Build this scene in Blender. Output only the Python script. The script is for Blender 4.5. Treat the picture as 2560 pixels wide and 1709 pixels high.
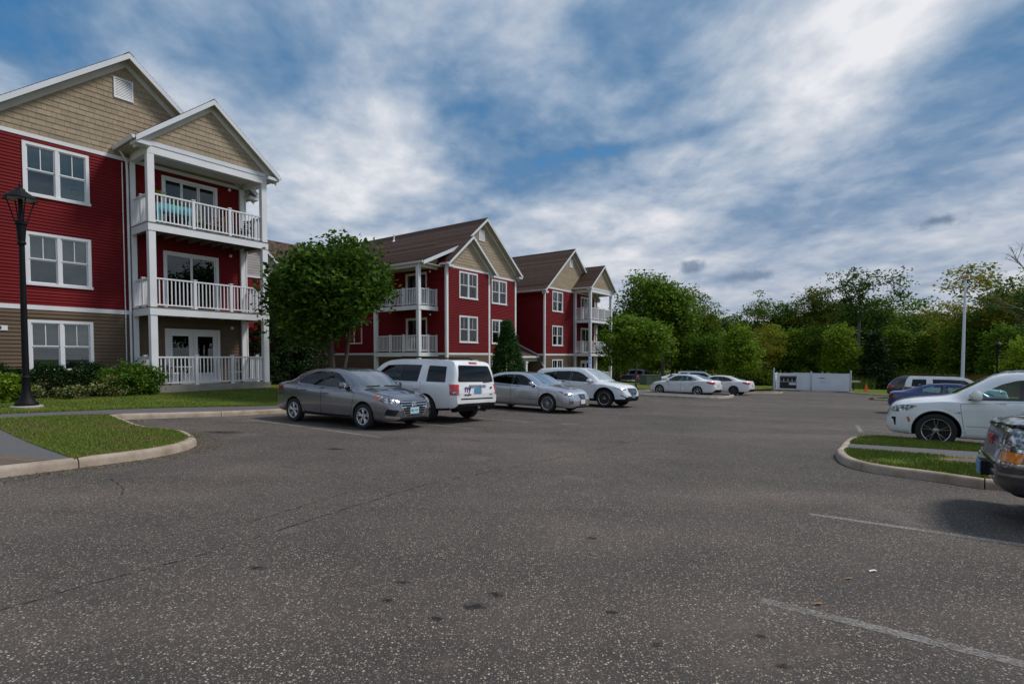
import bpy, bmesh, math, random
import numpy as np
from mathutils import Vector, Matrix
from mathutils.bvhtree import BVHTree
from mathutils.geometry import delaunay_2d_cdt

for o in list(bpy.data.objects): bpy.data.objects.remove(o)
random.seed(7)
SC = bpy.context.scene
COL = SC.collection

# ------------------------------------------------------------------ camera
EYE = 1.55                      # eye height above the asphalt at the camera
FPX, PITCH = 1324.0, math.radians(2.0)     # focal length in photo pixels, pitch down
YP = 890 + FPX * math.tan(PITCH)           # row of the optical axis
cam = bpy.data.objects.new('camera', bpy.data.cameras.new('camera')); COL.objects.link(cam)
cam.location = (0, 0, EYE)
cam.rotation_euler = (math.radians(90) - PITCH, 0, 0)
cam.data.sensor_width = 36; cam.data.lens = 36 * FPX / 2560
cam.data.shift_y = (YP - 854.5) / 2560
cam.data.clip_end = 3000; cam.data.clip_start = 0.05
SC.camera = cam

# ------------------------------------------------------------------ light, sky, exposure
SUN_AZ, SUN_EL = math.radians(84), math.radians(52)      # azimuth clockwise from +Y
sd = Vector((math.sin(SUN_AZ) * math.cos(SUN_EL), math.cos(SUN_AZ) * math.cos(SUN_EL), math.sin(SUN_EL)))
sun = bpy.data.objects.new('sun', bpy.data.lights.new('sun', 'SUN')); COL.objects.link(sun)
sun.data.energy = 2.1; sun.data.angle = math.radians(13); sun.data.color = (1.0, 0.955, 0.90)
sun.rotation_euler = (-sd).to_track_quat('-Z', 'Y').to_euler(); sun.location = sd * 60
SC.view_settings.view_transform = 'Standard'; SC.view_settings.look = 'None'
SC.view_settings.exposure = 0.38; SC.view_settings.gamma = 1.0; SC.view_settings.use_curve_mapping = False
SC.cycles.use_denoising = True

def build_world():
    w = bpy.data.worlds.new('World'); SC.world = w; w.use_nodes = True
    nt = w.node_tree; N = nt.nodes; L = nt.links; N.clear()
    def n(t, **k):
        x = N.new(t)
        for a, b in k.items(): setattr(x, a, b)
        return x
    def math_(op, a, b=None, c=None, clamp=False):
        x = n('ShaderNodeMath', operation=op, use_clamp=clamp)
        for i, v in enumerate((a, b, c)):
            if v is None: continue
            if isinstance(v, (int, float)): x.inputs[i].default_value = v
            else: L.new(v, x.inputs[i])
        return x.outputs[0]
    def ramp(fac, stops):
        r = n('ShaderNodeValToRGB'); L.new(fac, r.inputs[0]); e = r.color_ramp.elements
        while len(e) > 1: e.remove(e[-1])
        for i, (p, c) in enumerate(stops):
            q = e[0] if i == 0 else e.new(p)
            q.position = p; q.color = (*c, 1) if len(c) == 3 else c
        return r.outputs[0]
    def noise(vec, scale, detail=6, rough=.55, dist=0.0):
        x = n('ShaderNodeTexNoise'); L.new(vec, x.inputs['Vector'])
        x.inputs['Scale'].default_value = scale; x.inputs['Detail'].default_value = detail
        x.inputs['Roughness'].default_value = rough; x.inputs['Distortion'].default_value = dist
        return x.outputs['Fac']
    def mix(f, a, b, mode='MIX'):
        x = n('ShaderNodeMix', data_type='RGBA', blend_type=mode)
        for i, v in ((0, f), (6, a), (7, b)):
            if isinstance(v, (int, float)): x.inputs[i].default_value = v
            elif isinstance(v, tuple): x.inputs[i].default_value = (*v, 1)
            else: L.new(v, x.inputs[i])
        return x.outputs[2]
    def smooth(v, a, b):
        x = n('ShaderNodeMapRange', interpolation_type='SMOOTHSTEP'); L.new(v, x.inputs[0])
        x.inputs[1].default_value = a; x.inputs[2].default_value = b
        return x.outputs[0]
    tc = n('ShaderNodeTexCoord'); nv = n('ShaderNodeVectorMath', operation='NORMALIZE'); L.new(tc.outputs['Generated'], nv.inputs[0])
    sep = n('ShaderNodeSeparateXYZ'); L.new(nv.outputs[0], sep.inputs[0])
    X, Y, Z = sep.outputs
    zc = math_('ADD', math_('MAXIMUM', Z, 0.0), 0.20)
    px = math_('DIVIDE', X, zc); py = math_('DIVIDE', Y, zc)      # a flat cloud deck seen in perspective
    a = math.radians(-14)                                          # direction the streets of cloud run
    along = math_('ADD', math_('MULTIPLY', px, math.sin(a)), math_('MULTIPLY', py, math.cos(a)))
    across = math_('SUBTRACT', math_('MULTIPLY', px, math.cos(a)), math_('MULTIPLY', py, math.sin(a)))
    def plane(sa, sc, off=(0, 0, 0)):
        c = n('ShaderNodeCombineXYZ'); L.new(math_('MULTIPLY', across, sc), c.inputs[0]); L.new(math_('MULTIPLY', along, sa), c.inputs[1])
        m = n('ShaderNodeVectorMath', operation='ADD'); L.new(c.outputs[0], m.inputs[0]); m.inputs[1].default_value = off
        return m.outputs[0]
    sky = n('ShaderNodeTexSky', sky_type='NISHITA'); sky.sun_disc = False
    sky.sun_elevation = SUN_EL; sky.sun_rotation = SUN_AZ; sky.air_density = 1.0; sky.dust_density = .6; sky.ozone_density = 2.0
    blue = mix(1.0, sky.outputs[0], (0.28, 0.66, 0.82), 'MULTIPLY')
    # broad banks of cloud
    big = noise(plane(.55, 1.1, (3.1, 1.7, 0)), 1.0, 3, .5, .3)
    mid = noise(plane(1.9, 2.2, (7.3, 2.2, 4.0)), 1.2, 10, .56, .3)
    fine = noise(plane(6.2, 7.4, (1.0, 9.0, 2.0)), 1.2, 6, .52, .1)
    t = math_('ADD', math_('ADD', math_('MULTIPLY', big, .18), math_('MULTIPLY', mid, .66)), math_('MULTIPLY', fine, .27))
    t = math_('ADD', math_('MULTIPLY', math_('SUBTRACT', t, .55), SKY_GAIN), SKY_MEAN)
    # the banks and gaps of this afternoon's deck
    def bank(x, y, rx, ry, rot):
        d = pix_dir(x, y); right = Vector((d.y, -d.x, 0)).normalized(); up = right.cross(d); c_, s_ = math.cos(math.radians(rot)), math.sin(math.radians(rot))
        vs = n('ShaderNodeVectorMath', operation='SUBTRACT'); L.new(nv.outputs[0], vs.inputs[0]); vs.inputs[1].default_value = d
        q = []
        for axis, r in ((right * c_ + up * s_, rx), (up * c_ - right * s_, ry)):
            k = n('ShaderNodeVectorMath', operation='DOT_PRODUCT'); L.new(vs.outputs[0], k.inputs[0]); k.inputs[1].default_value = axis * (FPX / r)
            q.append(math_('MULTIPLY', k.outputs['Value'], k.outputs['Value']))
        return math_('EXPONENT', math_('MULTIPLY', math_('ADD', q[0], q[1]), -1.0))
    for x, y, rx, ry, rot, amp in SKY_BANKS: t = math_('MULTIPLY_ADD', bank(x, y, rx, ry, rot), amp, t)
    low = math_('POWER', math_('SUBTRACT', 1.0, math_('MINIMUM', math_('MAXIMUM', math_('MULTIPLY', Z, 2.6), 0.0), 1.0)), 1.6)
    t = math_('ADD', t, math_('MULTIPLY', low, .12))
    cover = smooth(t, .36, .52)
    tone = ramp(t, SKY_TONES)
    col = mix(cover, blue, tone)
    hz = mix(math_('MULTIPLY', low, .60), col, (4.1, 4.1, 4.45))
    # loose dark scud low in the sky
    scud = None
    for (x, y, rx, ry, k) in ((1733, 668, 36, 17, .75), (1878, 690, 58, 14, .62), (2340, 552, 44, 13, .8), (2345, 712, 70, 8, .35), (2270, 722, 30, 8, .25)):
        d = pix_dir(x, y); right = Vector((d.y, -d.x, 0)).normalized(); up = right.cross(d)
        vs = n('ShaderNodeVectorMath', operation='SUBTRACT'); L.new(nv.outputs[0], vs.inputs[0]); vs.inputs[1].default_value = d
        def comp(axis, r):
            q = n('ShaderNodeVectorMath', operation='DOT_PRODUCT'); L.new(vs.outputs[0], q.inputs[0]); q.inputs[1].default_value = axis
            return math_('DIVIDE', q.outputs['Value'], r / FPX)
        cx, cy = comp(right, rx), comp(up, ry)
        rr = math_('SQRT', math_('ADD', math_('MULTIPLY', cx, cx), math_('MULTIPLY', cy, cy)))
        wob = noise(nv.outputs[0], 34, 5, .6)
        body = math_('MULTIPLY', math_('SUBTRACT', 1.0, smooth(math_('ADD', rr, math_('MULTIPLY', math_('SUBTRACT', wob, .5), 2.2)), .2, 1.25)), k)
        scud = body if scud is None else math_('MAXIMUM', scud, body)
    hz = mix(scud, hz, (.85, 1.35, 2.1))
    bg = n('ShaderNodeBackground'); L.new(hz, bg.inputs[0]); bg.inputs[1].default_value = 0.11
    out = n('ShaderNodeOutputWorld'); L.new(bg.outputs[0], out.inputs[0])
SKY_GAIN, SKY_MEAN = .92, .642
SKY_TONES = [(.42, (.42, 1.35, 2.9)), (.50, (.72, 1.58, 2.85)), (.57, (1.25, 2.05, 3.2)), (.64, (2.1, 2.8, 3.8)), (.73, (3.5, 3.95, 4.6)), (.86, (5.8, 5.85, 6.1))]
SKY_BANKS = [(1480, 270, 620, 170, 36, -.055), (330, 30, 640, 110, 4, -.10), (985, 220, 120, 260, 8, .085), (640, 330, 240, 150, 10, .03), (1920, 280, 640, 130, 33, .095), (2180, 80, 220, 110, 35, .16),
             (2500, 120, 220, 90, 30, -.06), (2330, 460, 430, 110, 20, -.085), (1980, 500, 300, 60, 15, -.05), (1660, 262, 80, 28, 20, -.09), (1690, 345, 110, 18, 8, -.10), (1540, 372, 80, 13, 5, -.09), (760, 520, 300, 120, 0, .05), (1250, 420, 160, 130, 20, -.045), (1500, 560, 420, 60, 8, .03)]

# ------------------------------------------------------------------ where things stand
AZ = math.radians(36)                       # the lot and the houses run this way (clockwise from +Y)
SA, CA = math.sin(AZ), math.cos(AZ)
def uv(u, v): return (u * SA + v * CA, u * CA - v * SA)         # along the lot, across it (towards the lot +)
def to_uv(x, y): return (x * SA + y * CA, x * CA - y * SA)
def sstep(t): t = min(1.0, max(0.0, t)); return t * t * (3 - 2 * t)
def G(x, y):
    s = min(110.0, max(-26.0, x + y))
    return -.024 * s + .085 * sstep((-x - 7.5) / 3) * (1 - sstep((y - 15) / 8))
def pix_dir(x, y):
    xc, yc = (x - 1280) / FPX, -(y - YP) / FPX
    return Vector((xc, math.cos(PITCH) + yc * math.sin(PITCH), yc * math.cos(PITCH) - math.sin(PITCH))).normalized()
def px(x, y, h=0.0):
    """ground point (at height h over the ground) under a photo pixel"""
    d = pix_dir(x, y); t = 10.0
    for _ in range(40):
        t = (G(d.x * t, d.y * t) + h - EYE) / d.z
    return Vector((d.x * t, d.y * t, EYE + d.z * t))
def at_depth(x, y, dist):
    d = pix_dir(x, y); return Vector((0, 0, EYE)) + d * (dist / d.y)

build_world()

# ------------------------------------------------------------------ materials
def new_mat(name):
    m = bpy.data.materials.new(name); m.use_nodes = True
    nt = m.node_tree; return m, nt, nt.nodes['Principled BSDF'], nt.nodes, nt.links
def setp(b, **k):
    for a, v in k.items():
        a = {'color': 'Base Color', 'rough': 'Roughness', 'metal': 'Metallic', 'ior': 'IOR', 'coat': 'Coat Weight', 'coat_rough': 'Coat Roughness', 'spec': 'Specular IOR Level', 'alpha': 'Alpha', 'trans': 'Transmission Weight', 'sheen': 'Sheen Weight'}[a]
        b.inputs[a].default_value = (*v, 1) if isinstance(v, tuple) else v
def N_noise(nodes, links, scale, detail=4, rough=.55, coord='Object', stretch=None):
    tc = nodes.new('ShaderNodeTexCoord'); t = nodes.new('ShaderNodeTexNoise')
    src = tc.outputs[coord]
    if stretch:
        mp = nodes.new('ShaderNodeMapping'); mp.inputs['Scale'].default_value = stretch; links.new(src, mp.inputs[0]); src = mp.outputs[0]
    links.new(src, t.inputs['Vector']); t.inputs['Scale'].default_value = scale; t.inputs['Detail'].default_value = detail; t.inputs['Roughness'].default_value = rough
    return t.outputs['Fac']
def N_ramp(nodes, links, fac, stops):
    r = nodes.new('ShaderNodeValToRGB'); links.new(fac, r.inputs[0]); e = r.color_ramp.elements
    while len(e) > 1: e.remove(e[-1])
    for i, (p, c) in enumerate(stops):
        q = e[0] if i == 0 else e.new(p); q.position = p; q.color = (*c, 1)
    return r.outputs[0]
def N_mix(nodes, links, f, a, b, mode='MIX'):
    x = nodes.new('ShaderNodeMix'); x.data_type = 'RGBA'; x.blend_type = mode
    for i, v in ((0, f), (6, a), (7, b)):
        if isinstance(v, (int, float)): x.inputs[i].default_value = v
        elif isinstance(v, tuple): x.inputs[i].default_value = (*v, 1)
        else: links.new(v, x.inputs[i])
    return x.outputs[2]
def N_bump(nodes, links, bsdf, h, strength=.3, dist=.01):
    b = nodes.new('ShaderNodeBump'); b.inputs['Strength'].default_value = strength; b.inputs['Distance'].default_value = dist
    links.new(h, b.inputs['Height']); links.new(b.outputs[0], bsdf.inputs['Normal'])
def plain(name, color, rough=.5, metal=0.0, vary=0.0, scale=3.0, bump=0.0, bscale=60, per_object=0.0, **k):
    """one colour, with mottling (vary), a little relief (bump) and a shift from piece to piece (per_object)"""
    m, nt, b, n, l = new_mat(name); setp(b, color=color, rough=rough, metal=metal, **k)
    c = None
    if vary:
        f = N_noise(n, l, scale)
        lo = tuple(x * (1 - vary) for x in color); hi = tuple(min(1, x * (1 + vary)) for x in color)
        c = N_ramp(n, l, f, [(.3, lo), (.7, hi)])
    if per_object:
        oi = n.new('ShaderNodeObjectInfo'); mr = n.new('ShaderNodeMapRange'); l.new(oi.outputs['Random'], mr.inputs[0])
        mr.inputs[3].default_value = 1 - per_object; mr.inputs[4].default_value = 1 + per_object
        hsv = n.new('ShaderNodeHueSaturation'); l.new(mr.outputs[0], hsv.inputs['Value'])
        if c is None: hsv.inputs['Color'].default_value = (*color, 1)
        else: l.new(c, hsv.inputs['Color'])
        c = hsv.outputs[0]
    if c is not None: l.new(c, b.inputs['Base Color'])
    if bump: N_bump(n, l, b, N_noise(n, l, bscale, 3), bump)
    return m
def thin_glass(name, tint=(.8, .85, .85), refl=1.0, rough=0.0, base=.03):
    """a pane: sees through with a tint, mirrors by the angle of view"""
    m = bpy.data.materials.new(name); m.use_nodes = True; nt = m.node_tree; n = nt.nodes; l = nt.links; n.clear()
    tr = n.new('ShaderNodeBsdfTransparent'); tr.inputs[0].default_value = (*tint, 1)
    gl = n.new('ShaderNodeBsdfGlossy'); gl.inputs['Roughness'].default_value = rough
    fr = n.new('ShaderNodeFresnel'); fr.inputs[0].default_value = 1.52
    a = n.new('ShaderNodeMath'); a.operation = 'MULTIPLY_ADD'; a.use_clamp = True; l.new(fr.outputs[0], a.inputs[0]); a.inputs[1].default_value = 1.7 * refl; a.inputs[2].default_value = base
    mx = n.new('ShaderNodeMixShader'); l.new(a.outputs[0], mx.inputs[0]); l.new(tr.outputs[0], mx.inputs[1]); l.new(gl.outputs[0], mx.inputs[2])
    o = n.new('ShaderNodeOutputMaterial'); l.new(mx.outputs[0], o.inputs[0])
    return m
def paint(name, color, metal=0.0, rough=.35, flake=0.0):
    m, nt, b, n, l = new_mat(name); setp(b, color=color, rough=rough, metal=metal, coat=1.0, coat_rough=.015)
    f = N_noise(n, l, 2.2, 5)
    lo = tuple(x * .9 for x in color)
    l.new(N_ramp(n, l, f, [(.35, lo), (.6, color)]), b.inputs['Base Color'])
    return m
MAT = {}

# ------------------------------------------------------------------ mesh helpers
class MB:
    """collects simple solids into one mesh"""
    def __init__(s): s.v = []; s.f = []; s.smooth = False
    def add(s, vs, fs):
        o = len(s.v); s.v.extend(vs); s.f.extend([tuple(i + o for i in f) for f in fs]); return s
    def box(s, x0, x1, y0, y1, z0, z1):
        return s.add([(x0, y0, z0), (x1, y0, z0), (x1, y1, z0), (x0, y1, z0), (x0, y0, z1), (x1, y0, z1), (x1, y1, z1), (x0, y1, z1)],
                     [(0, 3, 2, 1), (4, 5, 6, 7), (0, 1, 5, 4), (1, 2, 6, 5), (2, 3, 7, 6), (3, 0, 4, 7)])
    def prism(s, poly, axis, a, b):
        """polygon in the two other axes, swept along axis from a to b (x: poly is (y,z); y: (x,z); z: (x,y))"""
        n = len(poly)
        def p(q, t): return (t, q[0], q[1]) if axis == 'x' else (q[0], t, q[1]) if axis == 'y' else (q[0], q[1], t)
        vs = [p(q, a) for q in poly] + [p(q, b) for q in poly]
        fs = [tuple(range(n)), tuple(range(2 * n - 1, n - 1, -1))] + [(i, i + n, (i + 1) % n + n, (i + 1) % n) for i in range(n)]
        return s.add(vs, fs)
    def tube(s, pts, rad, seg=8, cap=True):
        pts = [Vector(p) for p in pts]; n = len(pts)
        rad = [rad] * n if isinstance(rad, (int, float)) else rad
        vs = []; ref = None
        for i, p in enumerate(pts):
            d = (pts[min(i + 1, n - 1)] - pts[max(i - 1, 0)]).normalized()
            if ref is None: ref = d.orthogonal().normalized()
            ref = (ref - d * ref.dot(d)).normalized(); b = d.cross(ref)
            for k in range(seg):
                a = 2 * math.pi * k / seg; vs.append(tuple(p + (ref * math.cos(a) + b * math.sin(a)) * rad[i]))
        fs = [(i * seg + k, i * seg + (k + 1) % seg, (i + 1) * seg + (k + 1) % seg, (i + 1) * seg + k) for i in range(n - 1) for k in range(seg)]
        if cap: fs += [tuple(range(seg - 1, -1, -1)), tuple((n - 1) * seg + k for k in range(seg))]
        return s.add(vs, fs)
    def lathe(s, prof, seg=20, axis='z', c=(0, 0, 0), a0=0.0, cap=True):
        n = len(prof); vs = []
        for r, z in prof:
            for k in range(seg):
                a = a0 + 2 * math.pi * k / seg; x, y = r * math.cos(a), r * math.sin(a)
                q = (x, y, z) if axis == 'z' else (x, z, y) if axis == 'y' else (z, x, y)
                vs.append((q[0] + c[0], q[1] + c[1], q[2] + c[2]))
        fs = [(i * seg + k, i * seg + (k + 1) % seg, (i + 1) * seg + (k + 1) % seg, (i + 1) * seg + k) for i in range(n - 1) for k in range(seg)]
        if cap and prof[0][0] > 1e-6: fs.append(tuple(range(seg - 1, -1, -1)))
        if cap and prof[-1][0] > 1e-6: fs.append(tuple((n - 1) * seg + k for k in range(seg)))
        return s.add(vs, fs)
    def mesh(s, name, angle=35):
        me = bpy.data.meshes.new(name); me.from_pydata(s.v, [], s.f); fix(me, angle if s.smooth else None); return me
    def build(s, name, mat, parent=None, **k):
        return obj(name, s.mesh(name), mat, parent, **k)
def fix(me, angle=None):
    bm = bmesh.new(); bm.from_mesh(me); bmesh.ops.recalc_face_normals(bm, faces=bm.faces); bm.to_mesh(me); bm.free()
    if angle is not None:
        for p in me.polygons: p.use_smooth = True
        me.set_sharp_from_angle(angle=math.radians(angle))
def obj(name, me, mat=None, parent=None, loc=None, rot=None, **props):
    o = bpy.data.objects.new(name, me); COL.objects.link(o)
    if mat is not None and me is not None and not me.materials:
        for m in (mat if isinstance(mat, (list, tuple)) else [mat]): me.materials.append(m)
    if parent is not None: o.parent = parent
    if loc is not None: o.location = loc
    if rot is not None: o.rotation_euler = rot
    for a, b in props.items(): o[a] = b
    return o
def thing(name, label, cat, loc=(0, 0, 0), rz=0.0, group=None):
    o = obj(name, None, loc=loc, rot=(0, 0, rz), label=label, category=cat)
    if group: o['group'] = group
    return o
def copy_tree(o, parent=None):
    c = o.copy(); COL.objects.link(c); c.parent = parent
    for ch in list(o.children): copy_tree(ch, c)
    return c
def np_mesh(name, V, F, mats, smooth=False):
    """fast mesh of equal-sized faces from arrays"""
    V = np.asarray(V, np.float32); F = np.asarray(F, np.int32); k = F.shape[1]
    me = bpy.data.meshes.new(name); me.vertices.add(len(V)); me.vertices.foreach_set('co', V.ravel())
    me.loops.add(F.size); me.loops.foreach_set('vertex_index', F.ravel())
    me.polygons.add(len(F)); me.polygons.foreach_set('loop_start', np.arange(0, F.size, k, dtype=np.int32))
    if smooth: me.polygons.foreach_set('use_smooth', np.ones(len(F), bool))
    me.update(calc_edges=True)
    for m in (mats if isinstance(mats, (list, tuple)) else [mats]): me.materials.append(m)
    return me
def text_mesh(txt, size, depth=.004, bold=0.0, align='CENTER'):
    c = bpy.data.curves.new('txt', 'FONT'); c.body = txt; c.size = size; c.extrude = depth / 2; c.align_x = align; c.align_y = 'CENTER'; c.offset = bold; c.resolution_u = 2
    t = bpy.data.objects.new('txt', c); COL.objects.link(t)
    me = bpy.data.meshes.new_from_object(t.evaluated_get(bpy.context.evaluated_depsgraph_get()))
    bpy.data.objects.remove(t); return me
def place_mesh(me, M): me.transform(M); return me
# ------------------------------------------------------------------ cars
def curve(knots, xs, sig=.02):
    fine = np.arange(min(xs) - .4, max(xs) + .4, .004)
    kx, kz = zip(*sorted(knots))
    y = np.interp(fine, kx, kz)
    r = int(sig * 3 / .004) + 1; k = np.exp(-.5 * (np.arange(-r, r + 1) * .004 / sig) ** 2); k /= k.sum()
    y = np.convolve(np.pad(y, r, mode='edge'), k, 'valid')
    return np.interp(xs, fine, y)
def catmull(P, sub=2):
    P = np.array(P, float); out = [P[0]]
    for i in range(len(P) - 1):
        p0, p1, p2, p3 = P[max(i - 1, 0)], P[i], P[i + 1], P[min(i + 2, len(P) - 1)]
        for k in range(1, sub + 1):
            t = k / sub
            out.append(.5 * (2 * p1 + (p2 - p0) * t + (2 * p0 - 5 * p1 + 4 * p2 - p3) * t * t + (3 * p1 - p0 - 3 * p2 + p3) * t ** 3))
    return np.array(out)
def bool_cut(me, cutters, union=False):
    """body mesh minus closed cutter meshes"""
    o = bpy.data.objects.new('tmp_body', me); COL.objects.link(o); tmp = []
    for c in cutters:
        co = bpy.data.objects.new('tmp_cut', c); COL.objects.link(co); tmp.append(co)
        m = o.modifiers.new('b', 'BOOLEAN'); m.operation = 'DIFFERENCE'; m.solver = 'MANIFOLD'; m.object = co
    dg = bpy.context.evaluated_depsgraph_get(); dg.update()
    out = bpy.data.meshes.new_from_object(o.evaluated_get(dg))
    for t in tmp + [o]: bpy.data.objects.remove(t)
    return out
def round_poly(pts, r=.03, n=3):
    """polygon with its corners rounded"""
    out = []; m = len(pts)
    for i in range(m):
        p, a, b = np.array(pts[i], float), np.array(pts[i - 1], float), np.array(pts[(i + 1) % m], float)
        la, lb = np.linalg.norm(a - p), np.linalg.norm(b - p); q = min(r, la * .45, lb * .45)
        p1, p2 = p + (a - p) / la * q, p + (b - p) / lb * q
        for k in range(n + 1):
            t = k / n; out.append(tuple((1 - t) ** 2 * p1 + 2 * t * (1 - t) * p + t * t * p2))
    return out
class CarBody:
    def __init__(s, sp):
        s.sp = sp; x0, x1 = sp['top'][0][0], sp['top'][-1][0]
        n = 120; t = np.linspace(0, 1, n); c = .5 - .5 * np.cos(np.pi * t); xs = x0 + (x1 - x0) * (.45 * t + .55 * c)
        s.xs = xs; sg = sp.get('sig', .022)
        s.top = curve(sp['top'], xs, sg); s.belt = curve(sp['belt'], xs, .04); s.wid = curve(sp['wid'], xs, .03); s.bot = curve(sp['bot'], xs, .03)
        s.belt = np.minimum(s.belt, s.top - .012); s.bot = np.minimum(s.bot, s.belt - .05)
        s.me = s.loft(xs)
        bm = bmesh.new(); bm.from_mesh(s.me); s.bvh = BVHTree.FromBMesh(bm); bm.free()
    def section(s, w, top, belt, bot):
        tum = s.sp.get('tumble', .30); h = top - belt; k = sstep((h - .10) / .28)
        we = (1 - k) * (.70 * w) + k * (.93 * w - .015 - tum * h)
        sh = s.sp.get('shoulder', .955); rf = s.sp.get('roofedge', .06)
        b = belt - bot
        P = [(0, bot), (.55 * w, bot), (.86 * w, bot + min(.004, .02 * b)), (.945 * w, bot + min(.035, .10 * b)), (.98 * w, bot + min(.11, .24 * b)), (w * .998, bot + .36 * (belt - bot)), (w, bot + .62 * (belt - bot)), (w * .995, belt - .14 * (belt - bot)), (w * (sh + .025), belt - min(.025, .06 * b)), (w * sh, belt + .0)]
        y9 = w * sh - .012
        P += [((1 - .5 * k) * y9 + .5 * k * we - (1 - k) * (y9 - we) * .5 + k * .012, belt + (.5 if k > .01 else .55) * h), (we, belt + (.80 + .08 * k) * h), (we - (rf + .02) * k - (1 - k) * .12 * w, belt + (.90 + .055 * k) * h), (we * .5, belt + .985 * h), (0, top)]
        return P
    def loft(s, xs, inset=None):
        rings = []
        for i, x in enumerate(s.xs):
            if inset is None: P = s.section(s.wid[i], s.top[i], s.belt[i], s.bot[i])
            else:
                if not (inset['x0'] <= x <= inset['x1']): continue
                P = s.section(s.wid[i] - inset['d'], s.top[i] - inset['d'] * .85, s.belt[i] - .02, inset['floor'])
            P = catmull(P, 2)
            ring = [(x, y, z) for y, z in P] + [(x, -y, z) for y, z in P[-2:0:-1]]
            rings.append(ring)
        m = len(rings[0]); V = [p for r in rings for p in r]
        F = [(i * m + k, i * m + (k + 1) % m, (i + 1) * m + (k + 1) % m, (i + 1) * m + k) for i in range(len(rings) - 1) for k in range(m)]
        # caps: strips between the left and right half
        h = m // 2
        for base in (0, (len(rings) - 1) * m):
            for k in range(h):
                a, b = base + k, base + k + 1; c, d = base + (m - k - 1) % m, base + (m - k) % m
                f = []
                for q in (a, b, c, d):
                    if q not in f: f.append(q)
                if len(f) > 2: F.append(tuple(f))
        me = bpy.data.meshes.new('loft'); me.from_pydata(V, [], F); fix(me); return me
    def hit(s, p, yaw, fallback=None):
        d = Vector((-math.cos(yaw), -math.sin(yaw), 0)); o = Vector(p) - d * 6
        loc, nor, idx, dist = s.bvh.ray_cast(o, d)
        if loc is None:
            loc, nor, idx, dist = s.bvh.find_nearest(Vector(p))
        if nor.dot(d) > 0: nor = -nor
        return loc, nor
    def patch(s, name, pts, yaw_deg, mat, parent, off=.003, rim=.012, step=.06, mirror=False, r=0.0, **props):
        yaw = math.radians(yaw_deg); hv = Vector((-math.sin(yaw), math.cos(yaw), 0)); dv = Vector((math.cos(yaw), math.sin(yaw), 0))
        pts = [Vector(p) for p in pts]; dep = sum(p.dot(dv) for p in pts) / len(pts)
        d2 = [(p.dot(hv), p.z) for p in pts]
        if r: d2 = round_poly(d2, r)
        B = []
        for i, a in enumerate(d2):
            b = d2[(i + 1) % len(d2)]; L = math.dist(a, b); k = max(1, int(L / step))
            B += [(a[0] + (b[0] - a[0]) * j / k, a[1] + (b[1] - a[1]) * j / k) for j in range(k)]
        nb = len(B); xs_ = [q[0] for q in B]; zs_ = [q[1] for q in B]
        def inside(x, z):
            c = False
            for i in range(nb):
                (x1, z1), (x2, z2) = B[i], B[i - 1]
                if (z1 > z) != (z2 > z) and x < (x2 - x1) * (z - z1) / (z2 - z1) + x1: c = not c
            return c
        I = [(x, z) for x in np.arange(min(xs_) + step / 2, max(xs_), step) for z in np.arange(min(zs_) + step / 2, max(zs_), step) if inside(x, z)]
        vs, es, fs, ov, oe, of = delaunay_2d_cdt([Vector(q) for q in B + I], [], [list(range(nb))], 1, 1e-5)
        out = []
        for q in vs:
            loc, nor = s.hit(hv * q.x + dv * dep + Vector((0, 0, q.y)), yaw); out.append((loc + nor * off, nor))
        V = [tuple(p) for p, _ in out]; F = [tuple(f) for f in fs]
        if rim:
            cnt = {}
            for f in F:
                for i in range(len(f)): cnt.setdefault(frozenset((f[i], f[(i + 1) % len(f)])), []).append((f[i], f[(i + 1) % len(f)]))
            bd = [e[0] for e in cnt.values() if len(e) == 1]; mp = {}
            for a, b in bd:
                for q in (a, b):
                    if q not in mp: mp[q] = len(V); V.append(tuple(out[q][0] - out[q][1] * rim))
            F += [(b, a, mp[a], mp[b]) for a, b in bd]
        res = []
        for sgn in ((1, -1) if mirror else (1,)):
            me = bpy.data.meshes.new(name); me.from_pydata([(x, y * sgn, z) for x, y, z in V], [], [f if sgn > 0 else f[::-1] for f in F])
            for p in me.polygons: p.use_smooth = True
            me.set_sharp_from_angle(angle=math.radians(40))
            if me.polygons:
                k = 0; n0 = out[F[0][0]][1]; n1 = me.polygons[0].normal
                if n0.dot(Vector((n1.x, n1.y * sgn, n1.z))) < 0: me.flip_normals()
            res.append(obj(name, me, mat, parent, **props))
        return res
def ring_tyre(R, r, w):
    b = w / 2
    return [(r, -b * .8), (r + .012, -b * .9), (R - .045, -b), (R - .018, -b * .93), (R - .004, -b * .72), (R, -b * .3), (R, b * .3), (R - .004, b * .72), (R - .018, b * .93), (R - .045, b), (r + .012, b * .9), (r, b * .8)]
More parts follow.
